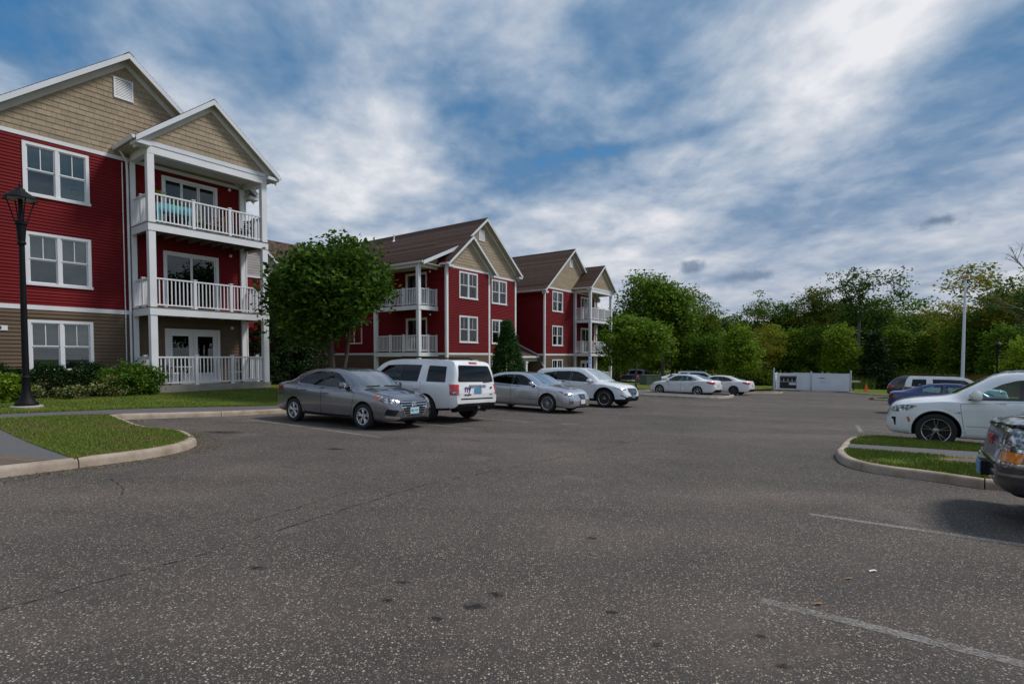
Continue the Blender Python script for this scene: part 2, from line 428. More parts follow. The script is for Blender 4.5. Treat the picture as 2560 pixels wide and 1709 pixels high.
def rim_mesh(r, w, style, n):
    """lathe barrel + spokes, face towards +y"""
    m = MB(); b = w / 2
    m.lathe([(r + .006, -b * .75), (r + .008, b * .80), (r - .004, b * .86), (r - .018, b * .80), (r - .022, b * .55), (r - .03, -b * .6), (r + .006, -b * .75)], 36, 'y', cap=False)
    face = b * .62
    m.lathe([(.0, face + .016), (.030, face + .014), (.036, face - .004), (.062, face - .012), (.066, face - .05)], 20, 'y')
    def spoke(a0, a1, w0, w1, r0=.045, r1=None, y0=0.0, y1=.008):
        r1 = r1 or r - .012
        c0, s0, c1, s1 = math.cos(a0), math.sin(a0), math.cos(a1), math.sin(a1)
        P0, P1 = Vector((c0 * r0, 0, s0 * r0)), Vector((c1 * r1, 0, s1 * r1)); d = (P1 - P0).normalized(); t = Vector((-d.z, 0, d.x))
        vs = []
        for P, ww, y in ((P0, w0, face + y0), (P1, w1, face + y1)):
            for q, dy in ((-1, -.004), (-.45, .006), (.45, .006), (1, -.004), (1, -.03), (-1, -.03)):
                v = P + t * (ww * q); vs.append((v.x, y + dy, v.z))
        m.add(vs, [(i, (i + 1) % 6, 6 + (i + 1) % 6, 6 + i) for i in range(6)] + [tuple(range(5, -1, -1)), tuple(range(6, 12))])
    for i in range(n):
        a = 2 * math.pi * i / n + math.pi / 2
        if style == 'blade': spoke(a, a + .04, .016, .030)
        elif style == 'wide': spoke(a, a, .030, .036)
        elif style == 'split': spoke(a - .10, a - .20, .012, .012); spoke(a + .10, a + .20, .012, .012)
        elif style == 'thin': spoke(a, a + .10, .007, .010)
        elif style == 'vee': spoke(a, a - .17, .010, .0075, y1=.012); spoke(a, a + .17, .010, .0075, y1=.012)
        elif style == 'leaf': spoke(a - .06, a - .19, .013, .024, r1=r * .86); spoke(a + .06, a + .19, .013, .024, r1=r * .86)
    m.smooth = True
    return m.mesh('rim', 30)
def make_wheels(car, sp, rimmat, hubdark=True):
    R, r, w = sp['R'], sp['r'], sp.get('tw', .215)
    ty = MB().lathe(ring_tyre(R, r, w), 40, 'y', cap=False); ty.smooth = True; tme = ty.mesh('tyre', 40); tme.materials.append(MAT['tyre'])
    rme = rim_mesh(r, w, *sp['rim']); rme.materials.append(rimmat)
    dk = MB().lathe([(0, w * .06), (r - .03, w * .06), (r - .03, -w * .1), (0, -w * .1)], 24, 'y'); dme = dk.mesh('brake_disc'); dme.materials.append(MAT['brake'])
    for xa in (sp['fa'], sp['ra']):
        for sgn in (1, -1):
            wl = obj('wheel', None, parent=car, loc=(xa, sgn * (sp['track'] / 2), R), rot=(0, 0, 0 if sgn > 0 else math.pi))
            obj('tyre', tme, parent=wl); obj('rim', rme, parent=wl); obj('brake_disc', dme, parent=wl)
def seat_mesh():
    m = MB()
    m.prism(round_poly([(-.26, 0), (.26, .03), (.27, .16), (-.24, .14)], .05), 'y', -.25, .25)
    m.prism(round_poly([(-.30, .08), (-.16, .10), (-.30, .68), (-.40, .68)], .05), 'y', -.24, .24)
    m.prism(round_poly([(-.40, .70), (-.30, .70), (-.32, .88), (-.40, .88)], .04), 'y', -.13, .13)
    return m.mesh('seat')
def car_root(label, cat, name, pos, head_deg, group):
    """Empty under the car; head_deg is the heading clockwise from +Y; the car stands on the sloping ground"""
    h = math.radians(head_deg); fx, fy = math.sin(h), math.cos(h); x, y = pos; e = .8
    n = Vector((-(G(x + e, y) - G(x - e, y)) / (2 * e), -(G(x, y + e) - G(x, y - e)) / (2 * e), 1)).normalized()
    f = Vector((fx, fy, 0)); f = (f - n * f.dot(n)).normalized(); l = n.cross(f)
    M = Matrix((f, l, n)).transposed().to_4x4(); M.translation = Vector((x, y, G(x, y) + .006))
    o = obj(name, None, label=label, category=cat)
    if group: o['group'] = group
    o.matrix_world = M
    return o
def make_car(sp, body_mat, name, label, cat, pos, head, group=None, rim='rim_silver', glass='car_glass', rear_glass=None, wind='windscreen'):
    car = car_root(label, cat, name, pos, head, group)
    cb = CarBody(sp); rear_glass = rear_glass or glass
    # hollow cabin, wheel arches and window openings
    cut = []
    for xa in (sp['fa'], sp['ra']):
        for sg in (1, -1):
            a = MB().lathe([(sp['R'] + sp.get('arch', .06), -.22), (sp['R'] + sp.get('arch', .06), .22)], 40, 'y', (xa, sg * (sp['track'] / 2 + .06), sp['R'] + .012))
            cut.append(a.mesh('arch'))
    if 'bed' in sp:
        x0, x1, yw, z0 = sp['bed']; cut.append(MB().box(x0, x1, -yw, yw, z0, 3).mesh('bed'))
    inn = cb.loft(None, inset=dict(x0=sp['cabin'][0], x1=sp['cabin'][1], d=.055, floor=sp['cabin'][2]))
    cut.append(inn)
    for (poly, which) in sp['win']:
        cut.append(MB().prism(round_poly(poly, .035), 'y', -1.3, 1.3).mesh('w'))
    for key in ('ws', 'bl'):
        if key in sp:
            x0, x1, poly = sp[key]
            cut.append(MB().prism(round_poly(poly, .06), 'x', x0, x1).mesh('w'))
    me = bool_cut(cb.me, cut)
    for p in me.polygons: p.use_smooth = True
    me.set_sharp_from_angle(angle=math.radians(sp.get('sharp', 38)))
    me.materials.clear(); me.materials.append(body_mat); me.materials.append(MAT['black_plastic']); me.materials.append(MAT['car_interior'])
    idx = []
    halfmin = min(sp['bot'], key=lambda q: q[1])[1]; clad = sp.get('clad', .03)
    arc = [(sp['fa'], sp['R'] + .012), (sp['ra'], sp['R'] + .012)]; ar = sp['R'] + sp.get('arch', .06)
    for p in me.polygons:
        c = p.center; k = 0
        lo = float(np.interp(c.x, cb.xs, cb.bot)); wd = float(np.interp(c.x, cb.xs, cb.wid))
        if c.z < lo + clad and p.normal.z < .6: k = 1
        if abs(c.y) > .3 and any(math.hypot(c.x - ax, c.z - az) < ar + .004 and (abs(p.normal.y) < .5 or abs(c.y) < sp['track'] / 2 - .08) for ax, az in arc): k = 1
        if sp['cabin'][0] - .1 < c.x < sp['cabin'][1] + .1:
            tp, bl = float(np.interp(c.x, cb.xs, cb.top)), float(np.interp(c.x, cb.xs, cb.belt))
            hit = cb.bvh.find_nearest(c)
            if hit[3] is not None and hit[3] > .035 and c.z > sp['cabin'][2] - .01: k = 2
        idx.append(k)
    me.polygons.foreach_set('material_index', idx)
    obj('body', me, None, car)
    for (poly, which) in sp['win']:
        big = [(x, 1.0, z) for x, z in poly]
        cb.patch('side_window', big, 90, MAT[rear_glass if which == 'r' else glass], car, off=-.004, rim=0, mirror=True, r=.03)
    if 'ws' in sp: cb.patch('windscreen', [(2.5, y, z) for y, z in sp['ws'][2]], 0, MAT[wind], car, off=-.004, rim=0, r=.05, step=.09)
    if 'bl' in sp: cb.patch('rear_window', [(-2.5, y, z) for y, z in sp['bl'][2]], 180, MAT[rear_glass], car, off=-.004, rim=0, r=.05, step=.09)
    for poly in sp.get('pillar', []):
        cb.patch('pillar_trim', [(x, 1.0, z) for x, z in poly], 90, MAT['black_gloss'], car, off=.002, rim=.004, mirror=True)
    for poly in sp.get('doors', []):
        cb.patch('door_seam', [(x, 1.0, z) for x, z in grow(poly, .007)], 90, MAT['seam'], car, off=.0008, rim=0, mirror=True, r=.05)
        ds = cb.patch('door', [(x, 1.0, z) for x, z in poly], 90, body_mat, car, off=.003, rim=.0015, mirror=True, r=.05)
        hx, hz = sp['handles'][sp['doors'].index(poly)]
        for d, sg in zip(ds, (1, -1)):
            loc, nor = cb.hit(Vector((hx, sg, hz)), math.radians(90 * sg))
            hm = MB().prism(round_poly([(hx - .10, hz - .016), (hx + .10, hz - .012), (hx + .10, hz + .014), (hx - .10, hz + .014)], .012), 'y', loc.y + sg * .004, loc.y + sg * .034)
            hm.build('handle', MAT[sp['handle_mat']] if 'handle_mat' in sp else body_mat, d)
    for nm, poly, yaw, mt, off, mirror in sp.get('patches', []):
        cb.patch(nm, poly, yaw, MAT[mt] if isinstance(mt, str) else mt, car, off=off, mirror=mirror, rim=.012, step=.035)
    for nm, poly, yaw, mt, bars, barmat, bw in sp.get('grilles', []):
        g = cb.patch(nm, poly, yaw, MAT[mt], car, off=.004, rim=.012, step=.035)[0]
        zs = [p[2] for p in poly]
        for b in range(bars):
            z = min(zs) + (max(zs) - min(zs)) * (b + .5) / bars
            ys = cross_y([(p[1], p[2]) for p in poly], z)
            if ys and ys[1] - ys[0] > .05: cb.patch('grille_bar', [(2.5 if abs(yaw) < 90 else -2.5, y, zz) for y, zz in ((ys[0] + .01, z - bw), (ys[1] - .01, z - bw), (ys[1] - .01, z + bw), (ys[0] + .01, z + bw))], yaw, MAT[barmat], g, off=.014, rim=.01, step=.05)
    if 'mirror' in sp:
        mx, my, mz = sp['mirror']; q_ = sp.get('mirror_size', 1.15)
        for sg in (1, -1):
            mm = MB().prism(round_poly([(mx + a_ * q_, mz + b_ * q_) for a_, b_ in ((-.02, -.06), (.07, -.05), (.10, .02), (.03, .085), (-.05, .075), (-.06, -.04))], .035), 'y', sg * my, sg * (my + .2 * q_))
            me2 = mm.mesh('side_mirror')
            bm = bmesh.new(); bm.from_mesh(me2); bmesh.ops.bevel(bm, geom=[e for e in bm.edges], offset=.012, segments=2, affect='EDGES'); bm.to_mesh(me2); bm.free()
            for p in me2.polygons: p.use_smooth = True
            mo = obj('side_mirror', me2, MAT[sp['mirror_mat']] if 'mirror_mat' in sp else body_mat, car)
            MB().box(mx - .02, mx + .03, min(sg * (my - .08), sg * (my + .02)), max(sg * (my - .08), sg * (my + .02)), mz - .09, mz - .04).build('stalk', MAT['black_plastic'], mo)
    if 'rails' in sp:
        x0, x1, y, zr = sp['rails']
        for sg in (1, -1):
            rl = MB().tube([(x0, sg * y, zr - .05), (x0 + .12, sg * y, zr), (x1 - .12, sg * y, zr), (x1, sg * y, zr - .05)], .024, 8); rl.smooth = True
            rl.build('roof_rail', MAT[sp.get('rail_mat', 'black_plastic')], car)
    if 'plates' in sp:
        for (x, z, tilt, mt, txt, y) in sp['plates']:
            sgn = 1 if x > 0 else -1
            p = MB().box(-.006, .006, -.152, .152, -.076, .076).build('licence_plate', MAT[mt], car, loc=(x, y, z), rot=(0, tilt, 0 if sgn > 0 else math.pi))
            if txt:
                tm = text_mesh(txt, .078, .004); tm.transform(Matrix.Rotation(math.radians(90), 4, 'Z') @ Matrix.Rotation(math.radians(90), 4, 'X')); tm.transform(Matrix.Translation((.009, 0, 0)))
                obj('plate_text', tm, MAT['plate_text'], p)
    make_wheels(car, sp, MAT[rim])
    for x, z, n, y in sp.get('seats', []):
        for k in range(n):
            yy = y if n == 1 else y * (1 - 2 * k / (n - 1))
            obj('seat', SEAT, None, car, loc=(x, yy, z))
    if 'dash' in sp:
        x, z, w = sp['dash']; d = MB().prism(round_poly([(x - .2, z - .28), (x + .22, z - .28), (x + .25, z - .02), (x, z + .01), (x - .18, z - .06)], .05), 'y', -w, w).build('dashboard', MAT['car_interior'], car)
        st = MB(); R = .18
        st.tube([(x - .24 + .09 * math.sin(a), w * .52 + R * math.cos(a), z + R * .9 * math.sin(a)) for a in np.linspace(0, 2 * math.pi, 17)], .014, 6, False); st.smooth = True
        st.build('steering_wheel', MAT['black_plastic'], car)
    return car, cb
def grow(poly, d):
    c = np.mean(np.array(poly), axis=0); out = []
    for p in poly:
        v = np.array(p) - c; out.append(tuple(np.array(p) + np.sign(v) * d))
    return out
def cross_y(poly, z):
    ys = []
    for i in range(len(poly)):
        (y1, z1), (y2, z2) = poly[i - 1], poly[i]
        if (z1 > z) != (z2 > z): ys.append(y1 + (z - z1) / (z2 - z1) * (y2 - y1))
    return (min(ys), max(ys)) if len(ys) >= 2 else None
def sym(half): return [(y, z) for y, z in half] + [(-y, z) for y, z in half[::-1]]

def car_materials():
    MAT['tyre'] = plain('tyre_rubber', (.018, .018, .019), .85, vary=.2, scale=20)
    MAT['brake'] = plain('brake_steel', (.012, .012, .012), .7, 0)
    MAT['black_plastic'] = plain('black_plastic', (.010, .010, .011), .7, spec=.25)
    MAT['black_gloss'] = plain('black_gloss', (.008, .008, .01), .08)
    MAT['car_interior'] = plain('car_interior', (.035, .035, .038), .8)
    MAT['seam'] = plain('panel_gap', (.012, .012, .013), .8)
    MAT['chrome'] = plain('chrome', (.75, .76, .78), .12, 1.0)
    MAT['dull_chrome'] = plain('satin_chrome', (.35, .36, .38), .25, 1.0)
    MAT['rim_silver'] = plain('rim_silver', (.62, .63, .65), .28, .9)
    MAT['rim_dark'] = plain('rim_dark', (.10, .10, .11), .3, .8)
    MAT['rim_mixed'] = plain('rim_machined', (.42, .41, .40), .25, .9)
    MAT['car_glass'] = thin_glass('car_glass', (.26, .36, .37), .62, base=.0)
    MAT['car_glass_clear'] = thin_glass('car_glass_clear', (.50, .70, .69), .8, base=.0)
    MAT['privacy_glass'] = thin_glass('privacy_glass', (.05, .055, .06), .62, base=.0)
    MAT['windscreen'] = thin_glass('windscreen_glass', (.60, .74, .71), 2.0, base=.08)
    m, nt, b, n, l = new_mat('lamp_clear'); setp(b, color=(.55, .57, .58), rough=.06, metal=.25, coat=1.0)
    f = N_noise(n, l, 18, 2); l.new(N_ramp(n, l, f, [(.40, (.045, .045, .05)), (.52, (.20, .21, .22)), (.66, (.80, .82, .84))]), b.inputs['Base Color']); MAT['lamp_clear'] = m
    MAT['lamp_red'] = plain('lamp_red', (.42, .008, .012), .08, vary=.5, scale=25, coat=1.0)
    MAT['lamp_dark_red'] = plain('lamp_dark_red', (.12, .008, .012), .08, vary=.4, scale=25, coat=1.0)
    MAT['lamp_amber'] = plain('lamp_amber', (.75, .22, .02), .1, vary=.3, scale=40, coat=1.0)
    MAT['lamp_orange'] = plain('side_marker', (.55, .09, .02), .1, coat=1.0)
    MAT['plate_blue'] = plain('plate_pale_blue', (.42, .66, .78), .4, vary=.12, scale=15)
    MAT['plate_deep'] = plain('plate_blue', (.10, .28, .48), .4, vary=.3, scale=18)
    MAT['plate_white'] = plain('plate_white', (.75, .70, .70), .4, vary=.15, scale=18)
    MAT['plate_text'] = plain('plate_ink', (.02, .06, .16), .4)
    MAT['paint_grey'] = paint('paint_grey', (.20, .205, .235), .8, .22)
    MAT['paint_white'] = paint('paint_white', (.80, .80, .80), 0, .35)
    MAT['paint_pearl'] = paint('paint_pearl', (.78, .79, .81), 0, .3)
    MAT['paint_silver'] = paint('paint_silver', (.50, .53, .58), .8, .26)
    MAT['paint_blue'] = paint('paint_blue', (.016, .032, .16), .3, .3)
    MAT['paint_navy'] = paint('paint_navy', (.012, .016, .045), .2, .3)
    MAT['paint_black'] = paint('paint_black', (.012, .012, .015), 0, .3)
    MAT['paint_red'] = paint('paint_red', (.32, .015, .02), .2, .3)
    MAT['paint_bronze'] = paint('paint_pewter', (.20, .185, .17), .7, .30)
    MAT['paint_bumper'] = paint('paint_charcoal', (.05, .05, .053), .5, .28)
    MAT['purple'] = plain('decal_purple', (.07, .012, .18), .4)
    MAT['decal_red'] = plain('badge_red', (.45, .01, .015), .3)
    MAT['badge_blue'] = plain('badge_blue', (.05, .15, .35), .2)
    global SEAT
    SEAT = seat_mesh(); SEAT.materials.append(plain('seat_cloth', (.12, .12, .125), .9))
car_materials()
def scaled(sp, sx, sy, sz, **over):
    """the same body plan stretched to another car's size"""
    P3 = lambda pts: [(x * sx, y * sy, z * sz) for x, y, z in pts]
    o = dict(sp)
    for k in ('top', 'belt', 'bot'): o[k] = [(x * sx, z * sz) for x, z in sp[k]]
    o['wid'] = [(x * sx, w * sy) for x, w in sp['wid']]
    for k in ('fa', 'ra'): o[k] = sp[k] * sx
    o['track'] = sp['track'] * sy
    a, b, c = sp['cabin']; o['cabin'] = (a * sx, b * sx, c * sz)
    o['win'] = [([(x * sx, z * sz) for x, z in p], w) for p, w in sp['win']]
    for k in ('ws', 'bl'):
        if k in sp: x0, x1, p = sp[k]; o[k] = (x0 * sx, x1 * sx, [(y * sy, z * sz) for y, z in p])
    for k in ('pillar', 'doors'):
        if k in sp: o[k] = [[(x * sx, z * sz) for x, z in p] for p in sp[k]]
    if 'handles' in sp: o['handles'] = [(x * sx, z * sz) for x, z in sp['handles']]
    if 'mirror' in sp: x, y, z = sp['mirror']; o['mirror'] = (x * sx, y * sy, z * sz)
    o['patches'] = [(n, P3(p), yaw, m, off, mi) for n, p, yaw, m, off, mi in sp.get('patches', [])]
    o['grilles'] = [(n, P3(p), yaw, m, b, bm, bw) for n, p, yaw, m, b, bm, bw in sp.get('grilles', [])]
    if 'rails' in sp: a, b, y, z = sp['rails']; o['rails'] = (a * sx, b * sx, y * sy, z * sz)
    o['plates'] = [(x * sx, z * sz, t, m, tx, y) for x, z, t, m, tx, y in sp.get('plates', [])]
    o['seats'] = [(x * sx, z, n, y * sy) for x, z, n, y in sp.get('seats', [])]
    if 'dash' in sp: x, z, w = sp['dash']; o['dash'] = (x * sx, z * sz, w * sy)
    o.update(over); return o
def F(half, x=2.5): return [(x, y, z) for y, z in sym(half)]

SMALL_SEDAN = dict(R=.305, r=.205, rim=('leaf', 5), tw=.195, track=1.56, fa=1.29, ra=-1.29, arch=.05, tumble=.33,
    top=[(-2.235, .62), (-2.225, .80), (-2.19, .97), (-2.10, 1.035), (-1.78, 1.075), (-1.70, 1.09), (-1.25, 1.265), (-.80, 1.405), (-.35, 1.45), (.05, 1.448), (.30, 1.415), (.46, 1.355), (1.10, .985), (1.18, .965), (1.55, .905), (1.85, .825), (2.02, .745), (2.10, .66), (2.135, .52)],
    belt=[(-2.235, .60), (-2.18, .92), (-2.0, .985), (-1.4, .99), (-.9, .965), (0, .93), (.9, .885), (1.25, .865), (1.7, .80), (1.95, .70), (2.135, .47)],
    wid=[(-2.235, .52), (-2.20, .66), (-2.08, .775), (-1.75, .845), (-1.2, .862), (0, .865), (1.3, .862), (1.65, .845), (1.85, .805), (1.98, .735), (2.07, .65), (2.12, .55), (2.135, .47)],
    bot=[(-2.235, .50), (-2.19, .34), (-2.05, .26), (-1.3, .215), (0, .20), (1.3, .20), (1.95, .20), (2.10, .205), (2.135, .28)],
    cabin=(-1.45, 1.02, .50), clad=.02,
    win=[([(.80, .925), (.52, 1.145), (.28, 1.285), (.10, 1.33), (-.13, 1.345), (-.16, .965)], 'f'), ([(-.25, .97), (-.22, 1.345), (-.62, 1.325), (-.92, 1.225), (-1.17, 1.08), (-1.10, 1.02)], 'r')],
    ws=(.35, 1.3, sym([(.63, 1.005), (.50, 1.36)])), bl=(-1.9, -.6, sym([(.56, 1.11), (.46, 1.36)])),
    pillar=[[(-.165, .97), (-.245, .97), (-.215, 1.345), (-.135, 1.345)]],
    doors=[[(.98, .84), (.86, .30), (-.20, .30), (-.20, .945)], [(-.215, .945), (-.215, .30), (-.80, .30), (-.98, .52), (-1.05, .75), (-1.08, .965)]],
    handles=[(-.05, .80), (-.90, .845)], mirror=(.66, .80, 1.0),
    patches=[('headlight', [(1.52, .80, .825), (1.80, .74, .785), (2.04, .46, .685), (2.05, .53, .625), (1.86, .74, .635)], 40, 'lamp_clear', .004, True),
             ('turn_signal', [(1.55, .80, .815), (1.68, .77, .79), (1.80, .75, .66), (1.74, .76, .66)], 50, 'lamp_orange', .008, True),
             ('tail_light', [(-2.19, .50, .90), (-2.16, .66, .93), (-1.83, .84, .935), (-1.90, .84, .86), (-2.17, .68, .77), (-2.2, .52, .78)], 135, 'lamp_red', .004, True),
             ('fog_recess', [(2.08, .49, .47), (1.95, .74, .50), (1.92, .77, .37), (2.06, .58, .335)], 28, 'black_plastic', .004, True),
             ('front_blade', [(2.05, .46, .325), (1.93, .755, .345), (1.92, .755, .30), (2.06, .44, .265)], 25, 'chrome', .006, True),
             ('lower_intake', F([(.44, .255), (.36, .295)]), 0, 'black_plastic', .003, False),
             ('hood_line', [(1.14, .70, .93), (1.90, .62, .80), (1.91, .61, .79), (1.15, .69, .92)], 60, 'seam', .002, True),
             ('lower_door_trim', [(.86, .9, .295), (.86, .9, .25), (-.85, .9, .25), (-.85, .9, .295)], 90, 'black_plastic', .004, True)],
    grilles=[('grille', F([(.30, .335), (.455, .60), (.435, .685)]), 0, 'black_gloss', 6, 'chrome', .008)],
    plates=[(2.145, .455, 0, 'plate_blue', 'IEC 477', 0.0)],
    seats=[(.08, .42, 2, .36), (-.78, .44, 3, .44)], dash=(.72, .93, .62))

SALOON = dict(R=.33, r=.232, rim=('thin', 16), tw=.215, track=1.60, fa=1.41, ra=-1.41, arch=.045, tumble=.34,
    top=[(-2.505, .62), (-2.495, .84), (-2.46, 1.0), (-2.36, 1.07), (-1.95, 1.10), (-1.86, 1.11), (-1.35, 1.30), (-.90, 1.415), (-.40, 1.455), (.05, 1.45), (.35, 1.405), (.52, 1.345), (1.18, 1.0), (1.28, .975), (1.70, .92), (2.05, .84), (2.22, .76), (2.33, .66), (2.385, .50)],
    belt=[(-2.505, .60), (-2.44, .94), (-2.2, 1.01), (-1.5, 1.015), (-.9, .985), (0, .945), (.9, .905), (1.35, .885), (1.9, .81), (2.2, .68), (2.385, .46)],
    wid=[(-2.505, .56), (-2.46, .70), (-2.33, .82), (-1.9, .893), (-1.2, .908), (0, .91), (1.4, .905), (1.85, .88), (2.08, .83), (2.22, .755), (2.32, .64), (2.37, .52), (2.385, .46)],
    bot=[(-2.505, .48), (-2.46, .33), (-2.3, .25), (-1.4, .20), (0, .19), (1.4, .19), (2.15, .19), (2.34, .195), (2.385, .26)],
    cabin=(-1.60, 1.10, .50), clad=.02,
    win=[([(.90, .935), (.60, 1.14), (.32, 1.285), (.12, 1.335), (-.13, 1.35), (-.16, .97)], 'f'), ([(-.24, .975), (-.21, 1.35), (-.65, 1.335), (-1.02, 1.235), (-1.32, 1.085), (-1.22, 1.035)], 'r')],
    ws=(.40, 1.4, sym([(.66, 1.02), (.52, 1.36)])), bl=(-2.1, -.7, sym([(.60, 1.135), (.50, 1.37)])),
    pillar=[[(-.165, .975), (-.235, .975), (-.205, 1.35), (-.135, 1.35)]],
    doors=[[(1.08, .85), (.97, .29), (-.20, .29), (-.20, .95)], [(-.215, .95), (-.215, .29), (-.90, .29), (-1.08, .52), (-1.16, .75), (-1.20, .975)]],
    handles=[(-.05, .80), (-1.0, .84)], mirror=(.76, .84, 1.0),
    patches=[('headlight', [(1.78, .84, .80), (2.08, .74, .745), (2.30, .47, .655), (2.31, .50, .60), (2.08, .76, .64)], 40, 'lamp_clear', .004, True),
             ('turn_signal', [(1.80, .84, .795), (1.92, .80, .775), (2.0, .79, .69)], 50, 'lamp_orange', .008, True),
             ('tail_light', [(-2.47, .46, .93), (-2.43, .70, .98), (-2.02, .89, .97), (-2.12, .89, .86), (-2.42, .74, .78), (-2.48, .48, .80)], 135, 'lamp_red', .004, True),
             ('body_moulding', [(.93, .95, .475), (.93, .95, .445), (-.98, .95, .475), (-.98, .95, .505)], 90, 'chrome', .006, True),
             ('fog_recess', [(2.27, .56, .44), (2.18, .68, .44), (2.16, .70, .36), (2.27, .58, .34)], 25, 'black_plastic', .002, True),
             ('fog_lamp', [(2.25, .60, .42), (2.20, .66, .42), (2.20, .66, .37), (2.25, .60, .37)], 25, 'lamp_clear', .008, True)],
    grilles=[('grille', F([(.27, .25), (.17, .44), (.22, .67), (.21, .69)]), 0, 'black_gloss', 9, 'dull_chrome', .007)],
    plates=[(2.395, .42, 0, 'plate_white', '', 0.0)],
    seats=[(.12, .42, 2, .38), (-.85, .44, 3, .46)], dash=(.82, .94, .66))

BOX_SUV = dict(R=.365, r=.245, rim=('wide', 5), tw=.245, track=1.76, fa=1.3875, ra=-1.3875, arch=.06, tumble=.20, roofedge=.04, sig=.03,
    top=[(-2.50, .80), (-2.49, 1.02), (-2.465, 1.13), (-2.36, 1.52), (-2.28, 1.71), (-2.16, 1.765), (-1.0, 1.79), (0, 1.785), (.32, 1.755), (.62, 1.655), (1.25, 1.19), (1.38, 1.15), (2.0, 1.09), (2.20, 1.03), (2.29, .86), (2.32, .62)],
    belt=[(-2.50, .78), (-2.47, 1.02), (-2.35, 1.10), (0, 1.085), (1.0, 1.07), (1.4, 1.05), (2.1, .97), (2.32, .6)],
    wid=[(-2.50, .84), (-2.46, .91), (-2.33, .965), (-1.4, .995), (0, .995), (1.4, .995), (1.95, .93), (2.2, .77), (2.32, .58)],
    bot=[(-2.50, .52), (-2.46, .42), (-2.2, .36), (-1.4, .30), (0, .27), (1.4, .27), (2.0, .30), (2.32, .42)],
    cabin=(-2.25, 1.15, .62), clad=.05,
    win=[([(.98, 1.12), (.56, 1.44), (.34, 1.575), (-.24, 1.60), (-.24, 1.12)], 'f'), ([(-.34, 1.12), (-.34, 1.60), (-1.10, 1.60), (-1.04, 1.12)], 'r'), ([(-1.38, 1.13), (-1.38, 1.59), (-2.05, 1.57), (-2.10, 1.13)], 'r')],
    ws=(.45, 1.5, sym([(.74, 1.21), (.64, 1.64)])), bl=(-2.7, -2.1, sym([(.78, 1.145), (.66, 1.61)])),
    pillar=[[(-.235, 1.12), (-.345, 1.12), (-.345, 1.60), (-.235, 1.60)]],
    doors=[[(1.08, 1.05), (1.0, .40), (-.27, .40), (-.27, 1.09)], [(-.29, 1.09), (-.29, .40), (-.98, .40), (-1.12, .62), (-1.19, .84), (-1.19, 1.09)]],
    handles=[(-.10, .93), (-1.02, .93)], mirror=(.82, .93, 1.16),
    patches=[('headlight', [(1.85, .93, 1.0), (2.22, .72, .98), (2.24, .70, .82), (1.95, .92, .84)], 35, 'lamp_clear', .004, True),
             ('tail_light', [(-2.46, .76, 1.075), (-2.30, .965, 1.09), (-2.33, .972, .79), (-2.49, .80, .79)], 155, 'lamp_red', .006, True),
             ('reverse_lamp', [(-2.475, .80, .88), (-2.40, .93, .88), (-2.41, .93, .82), (-2.48, .81, .82)], 155, 'lamp_clear', .012, True),
             ('rear_step', [(-2.6, .70, .70), (-2.6, .70, .665), (-2.6, -.70, .665), (-2.6, -.70, .70)], 180, 'black_plastic', .006, False),
             ('lower_bumper', [(-2.6, .83, .44), (-2.6, .55, .56), (-2.6, -.55, .56), (-2.6, -.83, .44), (-2.6, -.8, .40), (-2.6, .8, .40)], 180, 'black_plastic', .012, False),
             ('tailgate_seam', [(-2.6, .79, 1.10), (-2.6, .785, 1.10), (-2.6, .765, .75), (-2.6, .77, .75)], 180, 'seam', .002, True)],
    grilles=[('grille', F([(.42, .86), (.46, 1.0)]), 0, 'black_gloss', 2, 'chrome', .02)],
    rails=(-1.70, .05, .66, 1.825), handle_mat=None or 'paint_white',
    seats=[(.10, .62, 2, .42), (-.78, .62, 2, .40)], dash=(.85, 1.13, .72))

